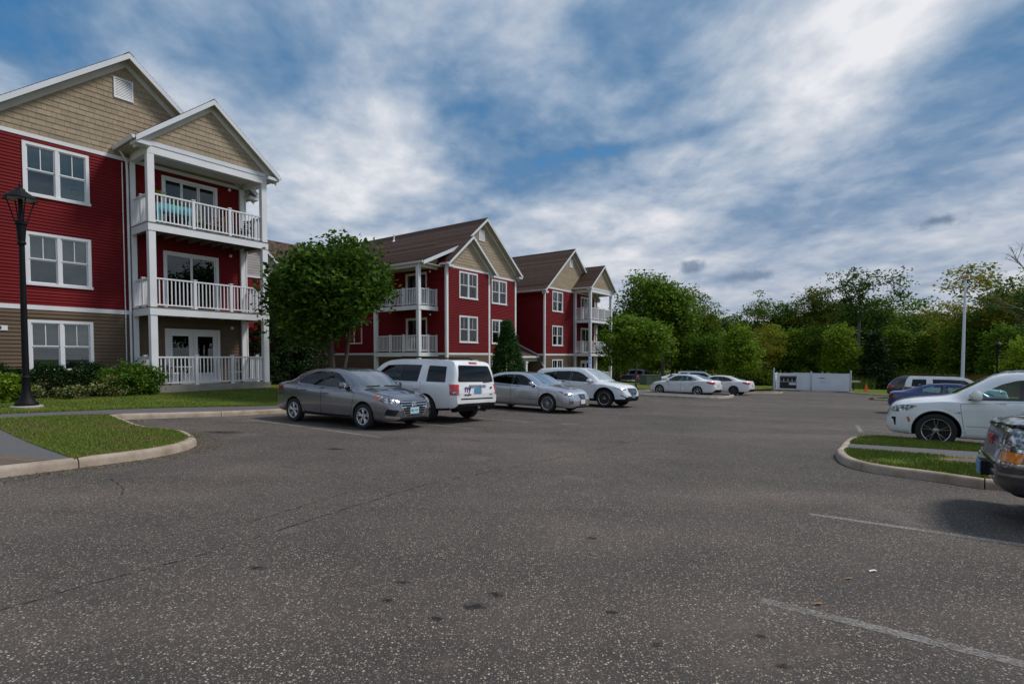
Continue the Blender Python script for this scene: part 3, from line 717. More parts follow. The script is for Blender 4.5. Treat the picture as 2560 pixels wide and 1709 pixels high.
CROSSOVER = dict(R=.375, r=.265, rim=('vee', 10), tw=.255, track=1.70, fa=1.465, ra=-1.465, arch=.065, tumble=.32, sig=.03,
    top=[(-2.40, .72), (-2.385, .98), (-2.33, 1.14), (-2.12, 1.38), (-1.95, 1.56), (-1.80, 1.655), (-1.0, 1.71), (-.3, 1.725), (.2, 1.70), (.45, 1.635), (1.22, 1.155), (1.32, 1.125), (1.80, 1.055), (2.10, .97), (2.26, .87), (2.33, .74), (2.375, .58)],
    belt=[(-2.40, .68), (-2.34, 1.02), (-2.1, 1.12), (-1.5, 1.125), (0, 1.06), (.9, 1.02), (1.4, 1.0), (1.9, .92), (2.2, .80), (2.375, .54)],
    wid=[(-2.40, .66), (-2.35, .78), (-2.2, .88), (-1.7, .955), (0, .965), (1.5, .96), (1.9, .935), (2.1, .885), (2.24, .80), (2.33, .68), (2.365, .58), (2.375, .52)],
    bot=[(-2.40, .54), (-2.35, .40), (-2.1, .32), (-1.4, .26), (0, .24), (1.4, .24), (2.05, .26), (2.30, .28), (2.375, .40)],
    cabin=(-2.0, 1.15, .58), clad=.07,
    win=[([(.95, 1.055), (.62, 1.275), (.36, 1.43), (.12, 1.515), (-.12, 1.54), (-.14, 1.09)], 'f'), ([(-.23, 1.10), (-.21, 1.545), (-.95, 1.52), (-1.05, 1.14)], 'r'), ([(-1.12, 1.14), (-1.03, 1.51), (-1.55, 1.43), (-1.80, 1.22), (-1.72, 1.17)], 'r')],
    ws=(.35, 1.5, sym([(.72, 1.175), (.57, 1.63)])), bl=(-2.5, -1.7, sym([(.64, 1.20), (.54, 1.55)])),
    pillar=[[(-.145, 1.09), (-.225, 1.09), (-.205, 1.545), (-.125, 1.545)], [(-1.05, 1.14), (-1.12, 1.14), (-1.03, 1.51), (-.96, 1.52)]],
    doors=[[(1.06, .96), (.97, .36), (-.18, .36), (-.18, 1.07)], [(-.195, 1.07), (-.195, .36), (-.90, .36), (-1.06, .60), (-1.14, .85), (-1.16, 1.11)]],
    handles=[(-.03, .90), (-.98, .94)], mirror=(.78, .90, 1.12),
    patches=[('headlight', [(1.80, .90, .91), (2.05, .82, .88), (2.27, .56, .79), (2.27, .60, .70), (2.05, .83, .75)], 40, 'lamp_clear', .004, True),
             ('tail_light', [(-2.37, .45, 1.02), (-2.31, .74, 1.05), (-1.95, .93, 1.04), (-2.0, .94, .90), (-2.33, .76, .86), (-2.38, .47, .90)], 135, 'lamp_red', .004, True),
             ('rocker_trim', [(1.02, .98, .36), (1.02, .98, .28), (-1.0, .98, .28), (-1.0, .98, .36)], 90, 'paint_white', .006, True)],
    grilles=[('grille', F([(.30, .62), (.40, .82)]), 0, 'black_gloss', 4, 'dull_chrome', .008)],
    rails=(-1.5, .25, .55, 1.755), rail_mat='dull_chrome',
    seats=[(.12, .58, 2, .40), (-.80, .60, 3, .46)], dash=(.84, 1.06, .68))

PICKUP = dict(R=.39, r=.235, rim=('wide', 6), tw=.26, track=1.70, fa=1.62, ra=-1.62, arch=.085, tumble=.20, roofedge=.04, sig=.025,
    top=[(-2.86, .80), (-2.845, 1.10), (-2.80, 1.235), (-1.05, 1.245), (-1.0, 1.30), (-.90, 1.72), (-.72, 1.83), (-.1, 1.86), (.42, 1.83), (.62, 1.76), (1.10, 1.28), (1.20, 1.25), (1.9, 1.19), (2.35, 1.13), (2.47, 1.06), (2.53, .92), (2.565, .60)],
    belt=[(-2.86, .78), (-2.83, 1.12), (-2.6, 1.21), (-1.0, 1.20), (1.0, 1.14), (1.25, 1.12), (2.3, 1.05), (2.565, .58)],
    wid=[(-2.86, .93), (-2.80, .97), (-1, 1.0), (1.5, 1.0), (2.25, .975), (2.44, .93), (2.52, .84), (2.565, .72)],
    bot=[(-2.86, .56), (-2.7, .48), (-1.6, .42), (0, .36), (1.6, .38), (2.2, .36), (2.45, .36), (2.565, .48)],
    cabin=(-.86, 1.02, .66), clad=.03, bed=(-2.76, -1.06, .80, .80),
    win=[([(.88, 1.19), (.62, 1.48), (.42, 1.645), (.10, 1.68), (.08, 1.19)], 'f'), ([(.0, 1.19), (.02, 1.68), (-.72, 1.65), (-.74, 1.19)], 'r')],
    ws=(.45, 1.35, sym([(.76, 1.31), (.64, 1.74)])), bl=(-1.3, -.7, sym([(.66, 1.30), (.58, 1.70)])),
    doors=[[(1.04, 1.10), (1.0, .48), (.04, .48), (.04, 1.15)], [(.02, 1.15), (.02, .48), (-.84, .48), (-.86, 1.17)]],
    handles=[(.18, 1.0), (-.68, 1.0)], mirror=(.80, .96, 1.24), mirror_mat='black_plastic',
    patches=[('headlight', [(2.40, .955, 1.02), (2.52, .62, 1.02), (2.54, .62, .85), (2.44, .95, .85)], 30, 'lamp_clear', .006, True),
             ('turn_signal', [(2.43, .955, .80), (2.54, .64, .80), (2.55, .64, .70), (2.46, .95, .70)], 30, 'lamp_amber', .006, True),
             ('tail_light', [(-2.85, .80, 1.16), (-2.70, .98, 1.16), (-2.70, .98, .84), (-2.86, .82, .84)], 150, 'lamp_red', .006, True),
             ('rear_bumper', [(-3, .92, .72), (-3, -.92, .72), (-3, -.88, .54), (-3, .88, .54)], 180, 'chrome', .03, False)],
    grilles=[('grille', F([(.56, .70), (.58, 1.01)]), 0, 'dull_chrome', 3, 'black_gloss', .012)],
    seats=[(.20, .66, 2, .42), (-.45, .68, 2, .42)], dash=(.85, 1.18, .75))
# ------------------------------------------------------------------ ground, lot, kerbs, lawns
def ground_materials():
    # asphalt: grey binder with pale exposed stones
    m, nt, b, n, l = new_mat('asphalt'); setp(b, rough=.88, spec=.3)
    tc = n.new('ShaderNodeTexCoord')
    def vor(scale, rnd=1.0):
        v = n.new('ShaderNodeTexVoronoi'); v.inputs['Scale'].default_value = scale; v.inputs['Randomness'].default_value = rnd; l.new(tc.outputs['Object'], v.inputs['Vector']); return v
    def mth(op, a, c, clamp=False):
        x = n.new('ShaderNodeMath'); x.operation = op; x.use_clamp = clamp
        for i, v in enumerate((a, c)):
            if isinstance(v, (int, float)): x.inputs[i].default_value = v
            else: l.new(v, x.inputs[i])
        return x.outputs[0]
    big = N_noise(n, l, .16, 5); mid = N_noise(n, l, 1.1, 6, .6); fine = N_noise(n, l, 55, 4, .7)
    base = N_ramp(n, l, big, [(.32, (.058, .049, .044)), (.5, (.080, .067, .059)), (.68, (.110, .091, .078))])
    base = N_mix(n, l, .55, base, N_ramp(n, l, mid, [(.3, (.55, .55, .57)), (.6, (1.0, 1.0, 1.0)), (.8, (1.25, 1.2, 1.15))]), 'MULTIPLY')
    base = N_mix(n, l, .75, base, N_ramp(n, l, fine, [(.25, (.30, .30, .32)), (.55, (.95, .95, .96)), (.8, (1.6, 1.58, 1.55))]), 'MULTIPLY')
    lane = N_noise(n, l, .5, 4, .55, stretch=(1, 1, 1)); mpn = n.new('ShaderNodeMapping'); mpn.inputs['Rotation'].default_value = (0, 0, math.radians(-54)); mpn.inputs['Scale'].default_value = (.09, .8, 1)
    l.new(tc.outputs['Object'], mpn.inputs[0]); ln = n.new('ShaderNodeTexNoise'); l.new(mpn.outputs[0], ln.inputs['Vector']); ln.inputs['Scale'].default_value = 1.0; ln.inputs['Detail'].default_value = 5
    base = N_mix(n, l, .7, base, N_ramp(n, l, ln.outputs['Fac'], [(.32, (.62, .62, .64)), (.5, (1, 1, 1)), (.68, (1.38, 1.33, 1.28))]), 'MULTIPLY')
    dens = N_ramp(n, l, N_noise(n, l, .9, 4, .6), [(.32, (.70, .70, .70)), (.55, (1, 1, 1))])
    out = base
    for scale, lo, hi, thr, wgt in ((60, .30, .40, .64, .9), (108, .29, .40, .60, .8)):
        v = vor(scale); sp_ = n.new('ShaderNodeSeparateColor'); l.new(v.outputs['Color'], sp_.inputs[0])
        isl = mth('GREATER_THAN', sp_.outputs[0], thr)
        mr = n.new('ShaderNodeMapRange'); l.new(v.outputs['Distance'], mr.inputs[0]); mr.inputs[1].default_value = hi; mr.inputs[2].default_value = lo
        msk = mth('MULTIPLY', mth('MULTIPLY', mth('MULTIPLY', isl, mr.outputs[0]), wgt), dens)
        stone = N_ramp(n, l, sp_.outputs[1], [(0, (.12, .10, .09)), (.35, (.23, .19, .155)), (.7, (.39, .31, .235)), (1, (.60, .52, .43))])
        out = N_mix(n, l, msk, out, stone)
    # pale worn patches and dark oil spots
    st = N_noise(n, l, .75, 3, .5); l2 = N_ramp(n, l, st, [(.64, (0, 0, 0)), (.72, (1, 1, 1))])
    out = N_mix(n, l, mth('MULTIPLY', l2, .32), out, (.20, .175, .155))
    oil = vor(.55); om = n.new('ShaderNodeMapRange'); l.new(mth('ADD', oil.outputs['Distance'], mth('MULTIPLY', mid, .10)), om.inputs[0]); om.inputs[1].default_value = .16; om.inputs[2].default_value = .08
    out = N_mix(n, l, mth('MULTIPLY', om.outputs[0], .55), out, (.022, .020, .018))
    l.new(out, b.inputs['Base Color']); N_bump(n, l, b, fine, .5, .006); MAT['asphalt'] = m
    MAT['path'] = plain('path_asphalt', (.105, .10, .10), .9, vary=.25, scale=40, bump=.3, bscale=90)
    m, nt, b, n, l = new_mat('kerb_concrete'); setp(b, rough=.85)
    f = N_noise(n, l, 2.5, 7, .65); f2 = N_noise(n, l, 60, 3)
    c = N_ramp(n, l, f, [(.3, (.24, .175, .125)), (.5, (.36, .285, .22)), (.7, (.45, .375, .305))])
    l.new(N_mix(n, l, .35, c, N_ramp(n, l, f2, [(.3, (.6, .6, .6)), (.7, (1.15, 1.15, 1.15))]), 'MULTIPLY'), b.inputs['Base Color']); N_bump(n, l, b, f2, .25, .006); MAT['kerb'] = m
    MAT['concrete'] = plain('concrete', (.34, .30, .26), .85, vary=.2, scale=2.5, bump=.2, bscale=50)
    m, nt, b, n, l = new_mat('turf'); setp(b, rough=.95, spec=.1)
    f = N_noise(n, l, .9, 5, .6); f2 = N_noise(n, l, 14, 5, .7); f3 = N_noise(n, l, .35, 3)
    c = N_ramp(n, l, f, [(.30, (.15, .11, .04)), (.42, (.12, .13, .026)), (.58, (.080, .135, .016)), (.72, (.060, .115, .014))])
    c = N_mix(n, l, .5, c, N_ramp(n, l, f2, [(.3, (.35, .35, .35)), (.7, (1.5, 1.45, 1.3))]), 'MULTIPLY')
    l.new(N_mix(n, l, .4, c, N_ramp(n, l, f3, [(.35, (.75, .8, .7)), (.65, (1.25, 1.2, 1.1))]), 'MULTIPLY'), b.inputs['Base Color']); N_bump(n, l, b, f2, .7, .03); MAT['turf'] = m
    MAT['soil'] = plain('bare_soil', (.125, .088, .058), .95, vary=.35, scale=6, bump=.5, bscale=40)
    # worn paint: shows the asphalt through it
    m = bpy.data.materials.new('worn_paint'); m.use_nodes = True; nt = m.node_tree; n = nt.nodes; l = nt.links; b = n['Principled BSDF']; setp(b, color=(.33, .31, .285), rough=.8)
    tr = n.new('ShaderNodeBsdfTransparent'); mx = n.new('ShaderNodeMixShader'); f = N_noise(n, l, 45, 6, .75)
    f2 = N_noise(n, l, 1.6, 3); ad = n.new('ShaderNodeMath'); ad.operation = 'MULTIPLY_ADD'; l.new(f2, ad.inputs[0]); ad.inputs[1].default_value = .45; l.new(f, ad.inputs[2])
    l.new(N_ramp(n, l, ad.outputs[0], [(.62, (.12, .12, .12)), (.86, (.88, .88, .88))]), mx.inputs[0]); l.new(tr.outputs[0], mx.inputs[1]); l.new(b.outputs[0], mx.inputs[2]); l.new(mx.outputs[0], n['Material Output'].inputs[0]); MAT['paint_line'] = m
    m = bpy.data.materials.new('crack'); m.use_nodes = True; nt = m.node_tree; n = nt.nodes; l = nt.links; b = n['Principled BSDF']; setp(b, color=(.016, .015, .015), rough=.95)
    tr = n.new('ShaderNodeBsdfTransparent'); mx = n.new('ShaderNodeMixShader'); f = N_noise(n, l, 9, 5, .7); l.new(N_ramp(n, l, f, [(.42, (0, 0, 0)), (.55, (.8, .8, .8))]), mx.inputs[0]); l.new(tr.outputs[0], mx.inputs[1]); l.new(b.outputs[0], mx.inputs[2]); l.new(mx.outputs[0], n['Material Output'].inputs[0]); MAT['crack'] = m
    for nm, col_, lo, hi, mx_ in (('worn', (.17, .135, .115), .38, .72, .62), ('oil', (.014, .012, .011), .38, .6, .8)):
        m = bpy.data.materials.new(nm + '_stain'); m.use_nodes = True; nt = m.node_tree; n = nt.nodes; l = nt.links; b = n['Principled BSDF']; setp(b, color=col_, rough=.9)
        tc = n.new('ShaderNodeTexCoord'); gm = n.new('ShaderNodeTexGradient'); gm.gradient_type = 'SPHERICAL'; mp = n.new('ShaderNodeMapping'); mp.inputs['Location'].default_value = (-1, -1, 0); mp.inputs['Scale'].default_value = (2, 2, 0); l.new(tc.outputs['Generated'], mp.inputs[0]); l.new(mp.outputs[0], gm.inputs[0])
        f = N_noise(n, l, 22, 6, .7); ad = n.new('ShaderNodeMath'); ad.operation = 'MULTIPLY'; ad.use_clamp = True; l.new(gm.outputs['Fac'], ad.inputs[0]); r_ = N_ramp(n, l, f, [(lo, (0, 0, 0)), (hi, (2, 2, 2))]); l.new(r_, ad.inputs[1])
        a2 = n.new('ShaderNodeMath'); a2.operation = 'MULTIPLY'; l.new(ad.outputs[0], a2.inputs[0]); a2.inputs[1].default_value = mx_
        tr = n.new('ShaderNodeBsdfTransparent'); mx = n.new('ShaderNodeMixShader'); l.new(a2.outputs[0], mx.inputs[0]); l.new(tr.outputs[0], mx.inputs[1]); l.new(b.outputs[0], mx.inputs[2]); l.new(mx.outputs[0], n['Material Output'].inputs[0]); MAT[nm] = m
    def blade(name, stops):
        m, nt, b, n, l = new_mat(name); setp(b, rough=.6, spec=.25)
        g = n.new('ShaderNodeNewGeometry'); l.new(N_ramp(n, l, g.outputs['Random Per Island'], stops), b.inputs['Base Color']); return m
    MAT['blade'] = blade('grass_blade', [(0, (.075, .13, .014)), (.5, (.12, .19, .018)), (.8, (.17, .21, .03)), (1, (.28, .22, .09))])
    MAT['dry_blade'] = blade('dry_grass_blade', [(0, (.11, .07, .02)), (.5, (.20, .115, .03)), (1, (.27, .17, .055))])
    MAT['clipping'] = blade('grass_clipping', [(0, (.12, .085, .04)), (.6, (.20, .15, .075)), (1, (.12, .12, .04))])
ground_materials()

def grid_sheet(name, us, vs, zf, mat, world=None, **props):
    V = []; us = list(us); vs = list(vs)
    for u in us:
        for v in vs:
            x, y = world(u, v) if world else (u, v); V.append((x, y, zf(x, y)))
    k = len(vs); Fc = [(i * k + j, (i + 1) * k + j, (i + 1) * k + j + 1, i * k + j + 1) for i in range(len(us) - 1) for j in range(k - 1)]
    me = bpy.data.meshes.new(name); me.from_pydata(V, [], Fc); fix(me)
    if me.polygons[0].normal.z < 0: me.flip_normals()
    for p in me.polygons: p.use_smooth = True
    return obj(name, me, mat, **props)
def poly_sheet(name, pts, zf, mat, step=.5, **props):
    """flat-lying polygon (x, y), meshed finely enough to follow the ground"""
    B = []
    for i, a in enumerate(pts):
        b = pts[(i + 1) % len(pts)]; L = math.dist(a, b); k = max(1, int(L / step)); B += [(a[0] + (b[0] - a[0]) * j / k, a[1] + (b[1] - a[1]) * j / k) for j in range(k)]
    arr = np.array(B); X, Y = np.meshgrid(np.arange(arr[:, 0].min() + step / 2, arr[:, 0].max(), step), np.arange(arr[:, 1].min() + step / 2, arr[:, 1].max(), step))
    P = np.c_[X.ravel(), Y.ravel()]; P = P[in_poly(P, arr)]
    vs, es, fs, *_ = delaunay_2d_cdt([Vector(q) for q in B] + [Vector(q) for q in P], [], [list(range(len(B)))], 1, 1e-5)
    me = bpy.data.meshes.new(name); me.from_pydata([(q.x, q.y, zf(q.x, q.y)) for q in vs], [], [tuple(f) for f in fs]); fix(me)
    if me.polygons and me.polygons[0].normal.z < 0: me.flip_normals()
    for p in me.polygons: p.use_smooth = True
    return obj(name, me, mat, **props)
def in_poly(P, poly):
    poly = np.asarray(poly); c = np.zeros(len(P), bool); n = len(poly)
    for i in range(n):
        x1, y1 = poly[i]; x2, y2 = poly[i - 1]
        if y1 == y2: continue
        c ^= ((y1 > P[:, 1]) != (y2 > P[:, 1])) & (P[:, 0] < (x2 - x1) * (P[:, 1] - y1) / (y2 - y1) + x1)
    return c
RNG = np.random.default_rng(11)
def blades(name, pts, zf, dens, h, mat, label, bald=None, wid=.006, lean=.5):
    """a tuft-like mass of single grass blades over a polygon"""
    arr = np.array(pts); lo, hi = arr.min(0), arr.max(0); n = int(np.prod(hi - lo) * dens)
    P = lo + RNG.random((n, 2)) * (hi - lo); P = P[in_poly(P, arr)]
    if bald is not None: P = P[RNG.random(len(P)) < bald(P)]
    z = np.array([zf(x, y) for x, y in P]); n = len(P)
    a = RNG.random(n) * 2 * np.pi; hh = h * (.45 + .75 * RNG.random(n)); ln = lean * RNG.random(n) * hh; b = RNG.random(n) * 2 * np.pi; w = wid * (.6 + .8 * RNG.random(n))
    base = np.c_[P, z]; d = np.c_[np.cos(a) * w, np.sin(a) * w, np.zeros(n)]; tip = base + np.c_[np.cos(b) * ln, np.sin(b) * ln, hh]
    V = np.empty((n * 3, 3)); V[0::3] = base - d; V[1::3] = base + d; V[2::3] = tip
    return obj(name, np_mesh(name, V, np.arange(n * 3).reshape(-1, 3), mat), kind='stuff', label=label, category='grass')
def smooth_path(P, sub=5): return [tuple(q) for q in catmull(P, sub)]
def kerb(path, joints, inward, h=.14, w=.15, name='kerb'):
    """kerb stones along the outer foot line; inward = +1 if the raised side lies left of the path"""
    root = obj(name, None, kind='structure')
    P = [Vector((p[0], p[1], 0)) for p in path]; S = [0.0]
    for a, b in zip(P, P[1:]): S.append(S[-1] + (b - a).length)
    cuts = [0.0] + [j for j in joints if 0 < j < S[-1]] + [S[-1]]
    prof = [(0, -.09), (.010, h * .55), (.020, h - .03), (.040, h - .006), (.065, h), (w - .012, h), (w, h - .010), (w, -.09)]
    def at(s):
        for i in range(len(S) - 1):
            if s <= S[i + 1] + 1e-9:
                t = (s - S[i]) / max(1e-9, S[i + 1] - S[i]); p = P[i].lerp(P[i + 1], t)
                a, b = P[max(i - (1 if t < .5 else 0), 0)], P[min(i + 1 + (1 if t >= .5 else 0), len(P) - 1)]
                d = (b - a).normalized(); return p, Vector((-d.y, d.x, 0)) * inward
        d = (P[-1] - P[-2]).normalized(); return P[-1], Vector((-d.y, d.x, 0)) * inward
    for c0, c1 in zip(cuts, cuts[1:]):
        a, b = c0 + .008, c1 - .008
        if b - a < .05: continue
        n = max(2, int((b - a) / .25)); V = []
        for i in range(n + 1):
            p, nr = at(a + (b - a) * i / n)
            for o, z in prof:
                q = p + nr * o; V.append((q.x, q.y, G(q.x, q.y) + z))
        k = len(prof); Fc = [(i * k + j, (i + 1) * k + j, (i + 1) * k + j + 1, i * k + j + 1) for i in range(n) for j in range(k - 1)]
        Fc += [tuple(range(k)), tuple(range(n * k, (n + 1) * k))]
        me = bpy.data.meshes.new('kerb_stone'); me.from_pydata(V, [], Fc); fix(me, 50)
        obj('kerb_stone', me, MAT['kerb'], root)
    return root
def offset_path(P, d):
    out = []
    for i, p in enumerate(P):
        a, b = Vector(P[max(i - 1, 0)][:2]), Vector(P[min(i + 1, len(P) - 1)][:2]); t = (b - a).normalized(); out.append((p[0] - t.y * d, p[1] + t.x * d))
    return out
def strip(name, P, w, mat, h=.004, **props):
    """thin painted or cracked strip along ground points"""
    L, R = offset_path(P, w / 2), offset_path(P, -w / 2); V = []
    for a, b in zip(L, R): V += [(a[0], a[1], G(*a) + h), (b[0], b[1], G(*b) + h)]
    me = bpy.data.meshes.new(name); me.from_pydata(V, [], [(2 * i, 2 * i + 1, 2 * i + 3, 2 * i + 2) for i in range(len(P) - 1)]); fix(me)
    if me.polygons[0].normal.z < 0: me.flip_normals()
    return obj(name, me, mat, **props)
def lawn_z(x, y):
    u, v = to_uv(x, y); t = sstep((-v - 16.6) / 5.0)
    zb = .225 + (-1.155 - .225) * sstep((u - 13.2) / 7.0)
    g = G(x, y) + .145
    far = sstep((u - 50) / 8)
    return g + (zb * (1 - far) + g * far - g) * t

def build_ground():
    near = list(np.arange(-60, 120, 4.0)); far = [-700, -420, -250, -140, -90]
    xs = far + near + [140, 190, 280, 450, 750]
    def gz(x, y):
        u, v = to_uv(x, y); return G(x, y) - .12 - 1.3 * sstep((-v - 15.5) / 3) * (1 - sstep((u - 52) / 8))
    grid_sheet('ground', xs, xs, gz, MAT['turf'], kind='structure')
    grid_sheet('parking_lot', np.arange(-24, 84.1, 1.5), np.arange(-15.5, 9.1, 1.5).tolist() + [9.0], lambda x, y: G(x, y), MAT['asphalt'], world=uv, kind='structure')
    grid_sheet('side_lot', np.arange(58.2, 84.3, 2.0), np.arange(-62, -15.4, 1.5).tolist() + [-15.5], lambda x, y: G(x, y) + .004, MAT['asphalt'], world=uv, kind='structure')
    # ---- left island and the kerb in front of the houses
    tip = [px(0, 1194.4), px(198, 1169.4), px(353, 1149), px(430, 1135), px(474, 1123), px(496, 1110)]
    back = [px(491, 1090, .14), px(470, 1078, .14), px(440, 1071, .14), px(357.6, 1062, .14)]
    p0, p1 = tip[0], tip[1]; d = (p0 - p1).normalized()
    start = [p0 + d * 9, p0 + d * 4]
    ju, jv = 4.7, -15.4
    j = Vector((*uv(ju, jv), 0)); last = back[-1]
    mid = [last.lerp(j, .45), last.lerp(j, .8)]
    corner = [Vector((*uv(ju + .10, jv - .02), 0)), Vector((*uv(ju + .7, jv), 0))]
    path = [(q.x, q.y) for q in start + tip + back + mid + corner] + [uv(u, jv) for u in np.arange(7, 58.1, 3)] 
    path = smooth_path(path, 4)
    # joint positions along the path
    def s_of(pt):
        best, s, bs = 1e9, 0, 0
        for a, b in zip(path, path[1:]):
            dd = math.dist(a, pt)
            if dd < best: best, bs = dd, s
            s += math.dist(a, b)
        return bs
    s1 = s_of(tip[1][:2]); total = sum(math.dist(a, b) for a, b in zip(path, path[1:])); sj = s_of(j[:2])
    joints = sorted([s1 - 6.2, s1 - 3.1, s1, s1 + 3.2] + [sj, sj + 2.55] + list(np.arange(sj + 5.6, total, 3.05)))
    kerb(path, joints, +1)
    inner = offset_path(path, .14)
    k = max(i for i, q in enumerate(path) if math.dist(q, j[:2]) < 1.2 and to_uv(*q)[0] < ju + .3)
    isl = [q for q in inner[:k + 1]]
    # the walk behind the island and along the kerb
    hz = lambda x, y: G(x, y) + .132
    isl_poly = isl + [uv(ju, jv - .14), uv(-2, jv - .14), uv(-9, jv - .14)]
    poly_sheet('island_path', isl_poly, hz, MAT['path'], .6, kind='structure')
    poly_sheet('footpath', [uv(-10, -15.53), uv(58, -15.53), uv(58, -16.75), uv(-10, -16.75)], lambda x, y: G(x, y) + .138, MAT['path'], 1.0, kind='structure')
    # turf on the island: right of the diagonal path
    a, b = px(0, 1071.6, .14), px(186, 1145.5, .14); dv = (a - b).normalized()
    w0 = Vector((*uv(to_uv(a.x, a.y)[0] - 1.0, jv - .10), 0))
    ring = [q for q in inner if in_poly(np.array([[q[0], q[1]]]), np.array([tuple(b.xy + dv.xy * -.0), tuple((b - dv * 6).xy), tuple((b - dv * 6).xy + Vector((6, 9))), tuple((a + dv * 4).xy + Vector((6, 9))), tuple((a + dv * 4).xy)]))[0]]
    i0 = min(range(len(inner)), key=lambda i: math.dist(inner[i], b[:2])); turf = [tuple(b.xy)] + inner[i0 + 1:k + 1] + [uv(ju - .05, jv - .12), uv(to_uv(*(a + dv * 3.6).xy)[0], jv - .12), tuple((a + dv * 2.6).xy)]
    tz = lambda x, y: G(x, y) + .140
    poly_sheet('lawn', turf, tz, MAT['turf'], .5, kind='structure')
    def patchy(P):
        n = np.sin(P[:, 0] * 2.1 + 1.3 * np.sin(P[:, 1] * 1.7)) * np.cos(P[:, 1] * 2.6 + P[:, 0] * .8); return np.clip(.62 + .62 * n, .05, 1)
    blades('grass', turf, tz, 2600, .045, MAT['blade'], 'short mown grass on the kerbed island beside the footpath', patchy)
    blades('dry_grass', turf, tz, 1500, .035, MAT['clipping'], 'straw coloured dry blades among the island grass', lambda P: np.clip(.9 - patchy(P), 0, 1))
    soil = [tuple(b.lerp(a, t).xy + Vector((-.35, -.5)) * s) for t, s in ((0, .1), (.12, .6), (.2, 1.8), (.05, 2.0), (-.02, 1.0))]
    poly_sheet('bare_patch', [(b.x - .25, b.y - .12), (b.x - 1.1, b.y + .15), (b.x - 2.2, b.y - .2), (b.x - 2.0, b.y - 1.5), (b.x - 1.0, b.y - 1.2)], lambda x, y: G(x, y) + .136, MAT['soil'], .4, kind='structure')
    # clippings and grit along the foot of the island kerb
    ring_out = offset_path(path[:k], -.42); band = path[:k] + ring_out[::-1]
    def near_k(P): return np.full(len(P), .9)
    blades('grass_clippings', band, lambda x, y: G(x, y) + .004, 900, .012, MAT['clipping'], 'brown grass clippings along the foot of the island kerb', near_k, .008, 3.5)
    # ---- lawn in front of the houses
    lawn = grid_sheet('lawn', np.arange(-10, 58.3, .7), list(np.arange(-16.75, -24, -.6)) + list(np.arange(-24, -75, -3)), lambda x, y: lawn_z(x, y), MAT['turf'], world=uv, kind='structure')
    blades('grass', [uv(-1, -16.7), uv(13.5, -16.7), uv(13.5, -21.2), uv(-1, -21.2)], lawn_z, 900, .05, MAT['blade'], 'mown lawn between the footpath and the first apartment building', patchy, .008)
    blades('grass', [uv(-8, -16.72), uv(14, -16.72), uv(14, -16.9), uv(-8, -16.9)], lawn_z, 3000, .06, MAT['blade'], 'ragged grass along the edge of the footpath')
    # ---- right island
    out = [px(2600, 1240), px(2511, 1225), px(2461.7, 1223), px(2328, 1202), px(2213, 1187), px(2136.5, 1171.7), px(2098, 1155), px(2088, 1138)]
    bk = [px(2094, 1118, .14), px(2103, 1106, .14), px(2112, 1098, .14), px(2124, 1091.5, .14), px(2150, 1088.5, .14), px(2210, 1088.5, .14)]
    n0 = out[0]; base_dir = Vector((CA, -SA, 0)); pth = [(n0 + base_dir * s).xy.to_tuple() for s in (8, 5, 2.5)] + [(q.x, q.y) for q in out + bk]
    e = bk[-1]; pth += [(e + base_dir * s).xy.to_tuple() for s in (1, 3, 6)]
    pth = smooth_path(pth, 3)
    def s2(pt):
        s = 0; best = (1e9, 0)
        for a_, b_ in zip(pth, pth[1:]):
            best = min(best, (math.dist(a_, pt), s)); s += math.dist(a_, b_)
        return best[1]
    sj = s2(out[2][:2]); kerb(pth, [sj - 3, sj, sj + 3.05, sj + 5.0, sj + 8], -1)
    inn = offset_path(pth, -.14)
    poly_sheet('island_path', inn, lambda x, y: G(x, y) + .134, MAT['path'], .5, kind='structure')
    w0, w1, w2, w3 = px(2128, 1108, .14), px(2445, 1128, .14), px(2127, 1121, .14), px(2445, 1145, .14)
    far_half = [tuple(w0.xy)] + [q for q in inn if (Vector(q) - w0.xy).dot(Vector((SA, CA))) > .02] 
    fh = sorted(range(len(inn)), key=lambda i: math.dist(inn[i], w0[:2]))[0]
    t1 = [tuple(w0.xy)] + inn[fh + 1:] + [tuple((w1 + base_dir * 5).xy), tuple(w1.xy)]
    fh2 = sorted(range(len(inn)), key=lambda i: math.dist(inn[i], w2[:2]))[0]
    t2 = inn[:fh2] + [tuple(w2.xy), tuple(w3.xy), tuple((w3 + base_dir * 6).xy)]
    bare = px(2440, 1152, .14)
    def bald(P):
        d_ = np.hypot((P[:, 0] - bare.x) / .9, (P[:, 1] - bare.y) / .45); return np.clip(patchy(P) * np.clip(d_ - .6, 0, 1) * 1.5, 0, 1)
    for t, lb in ((t1, 'rough grass strip beside the white sport utility front wheel'), (t2, 'bright grass between kerb and path before the truck nose')):
        poly_sheet('lawn', t, tz, MAT['turf'], .4, kind='structure'); blades('grass', t, tz, 3600, .05, MAT['blade'], lb, bald)
    poly_sheet('bare_patch', [(bare.x - .6, bare.y + .1), (bare.x, bare.y + .28), (bare.x + .8, bare.y - .1), (bare.x + .5, bare.y - .42), (bare.x - .3, bare.y - .2)], lambda x, y: G(x, y) + .145, MAT['soil'], .3, kind='structure')
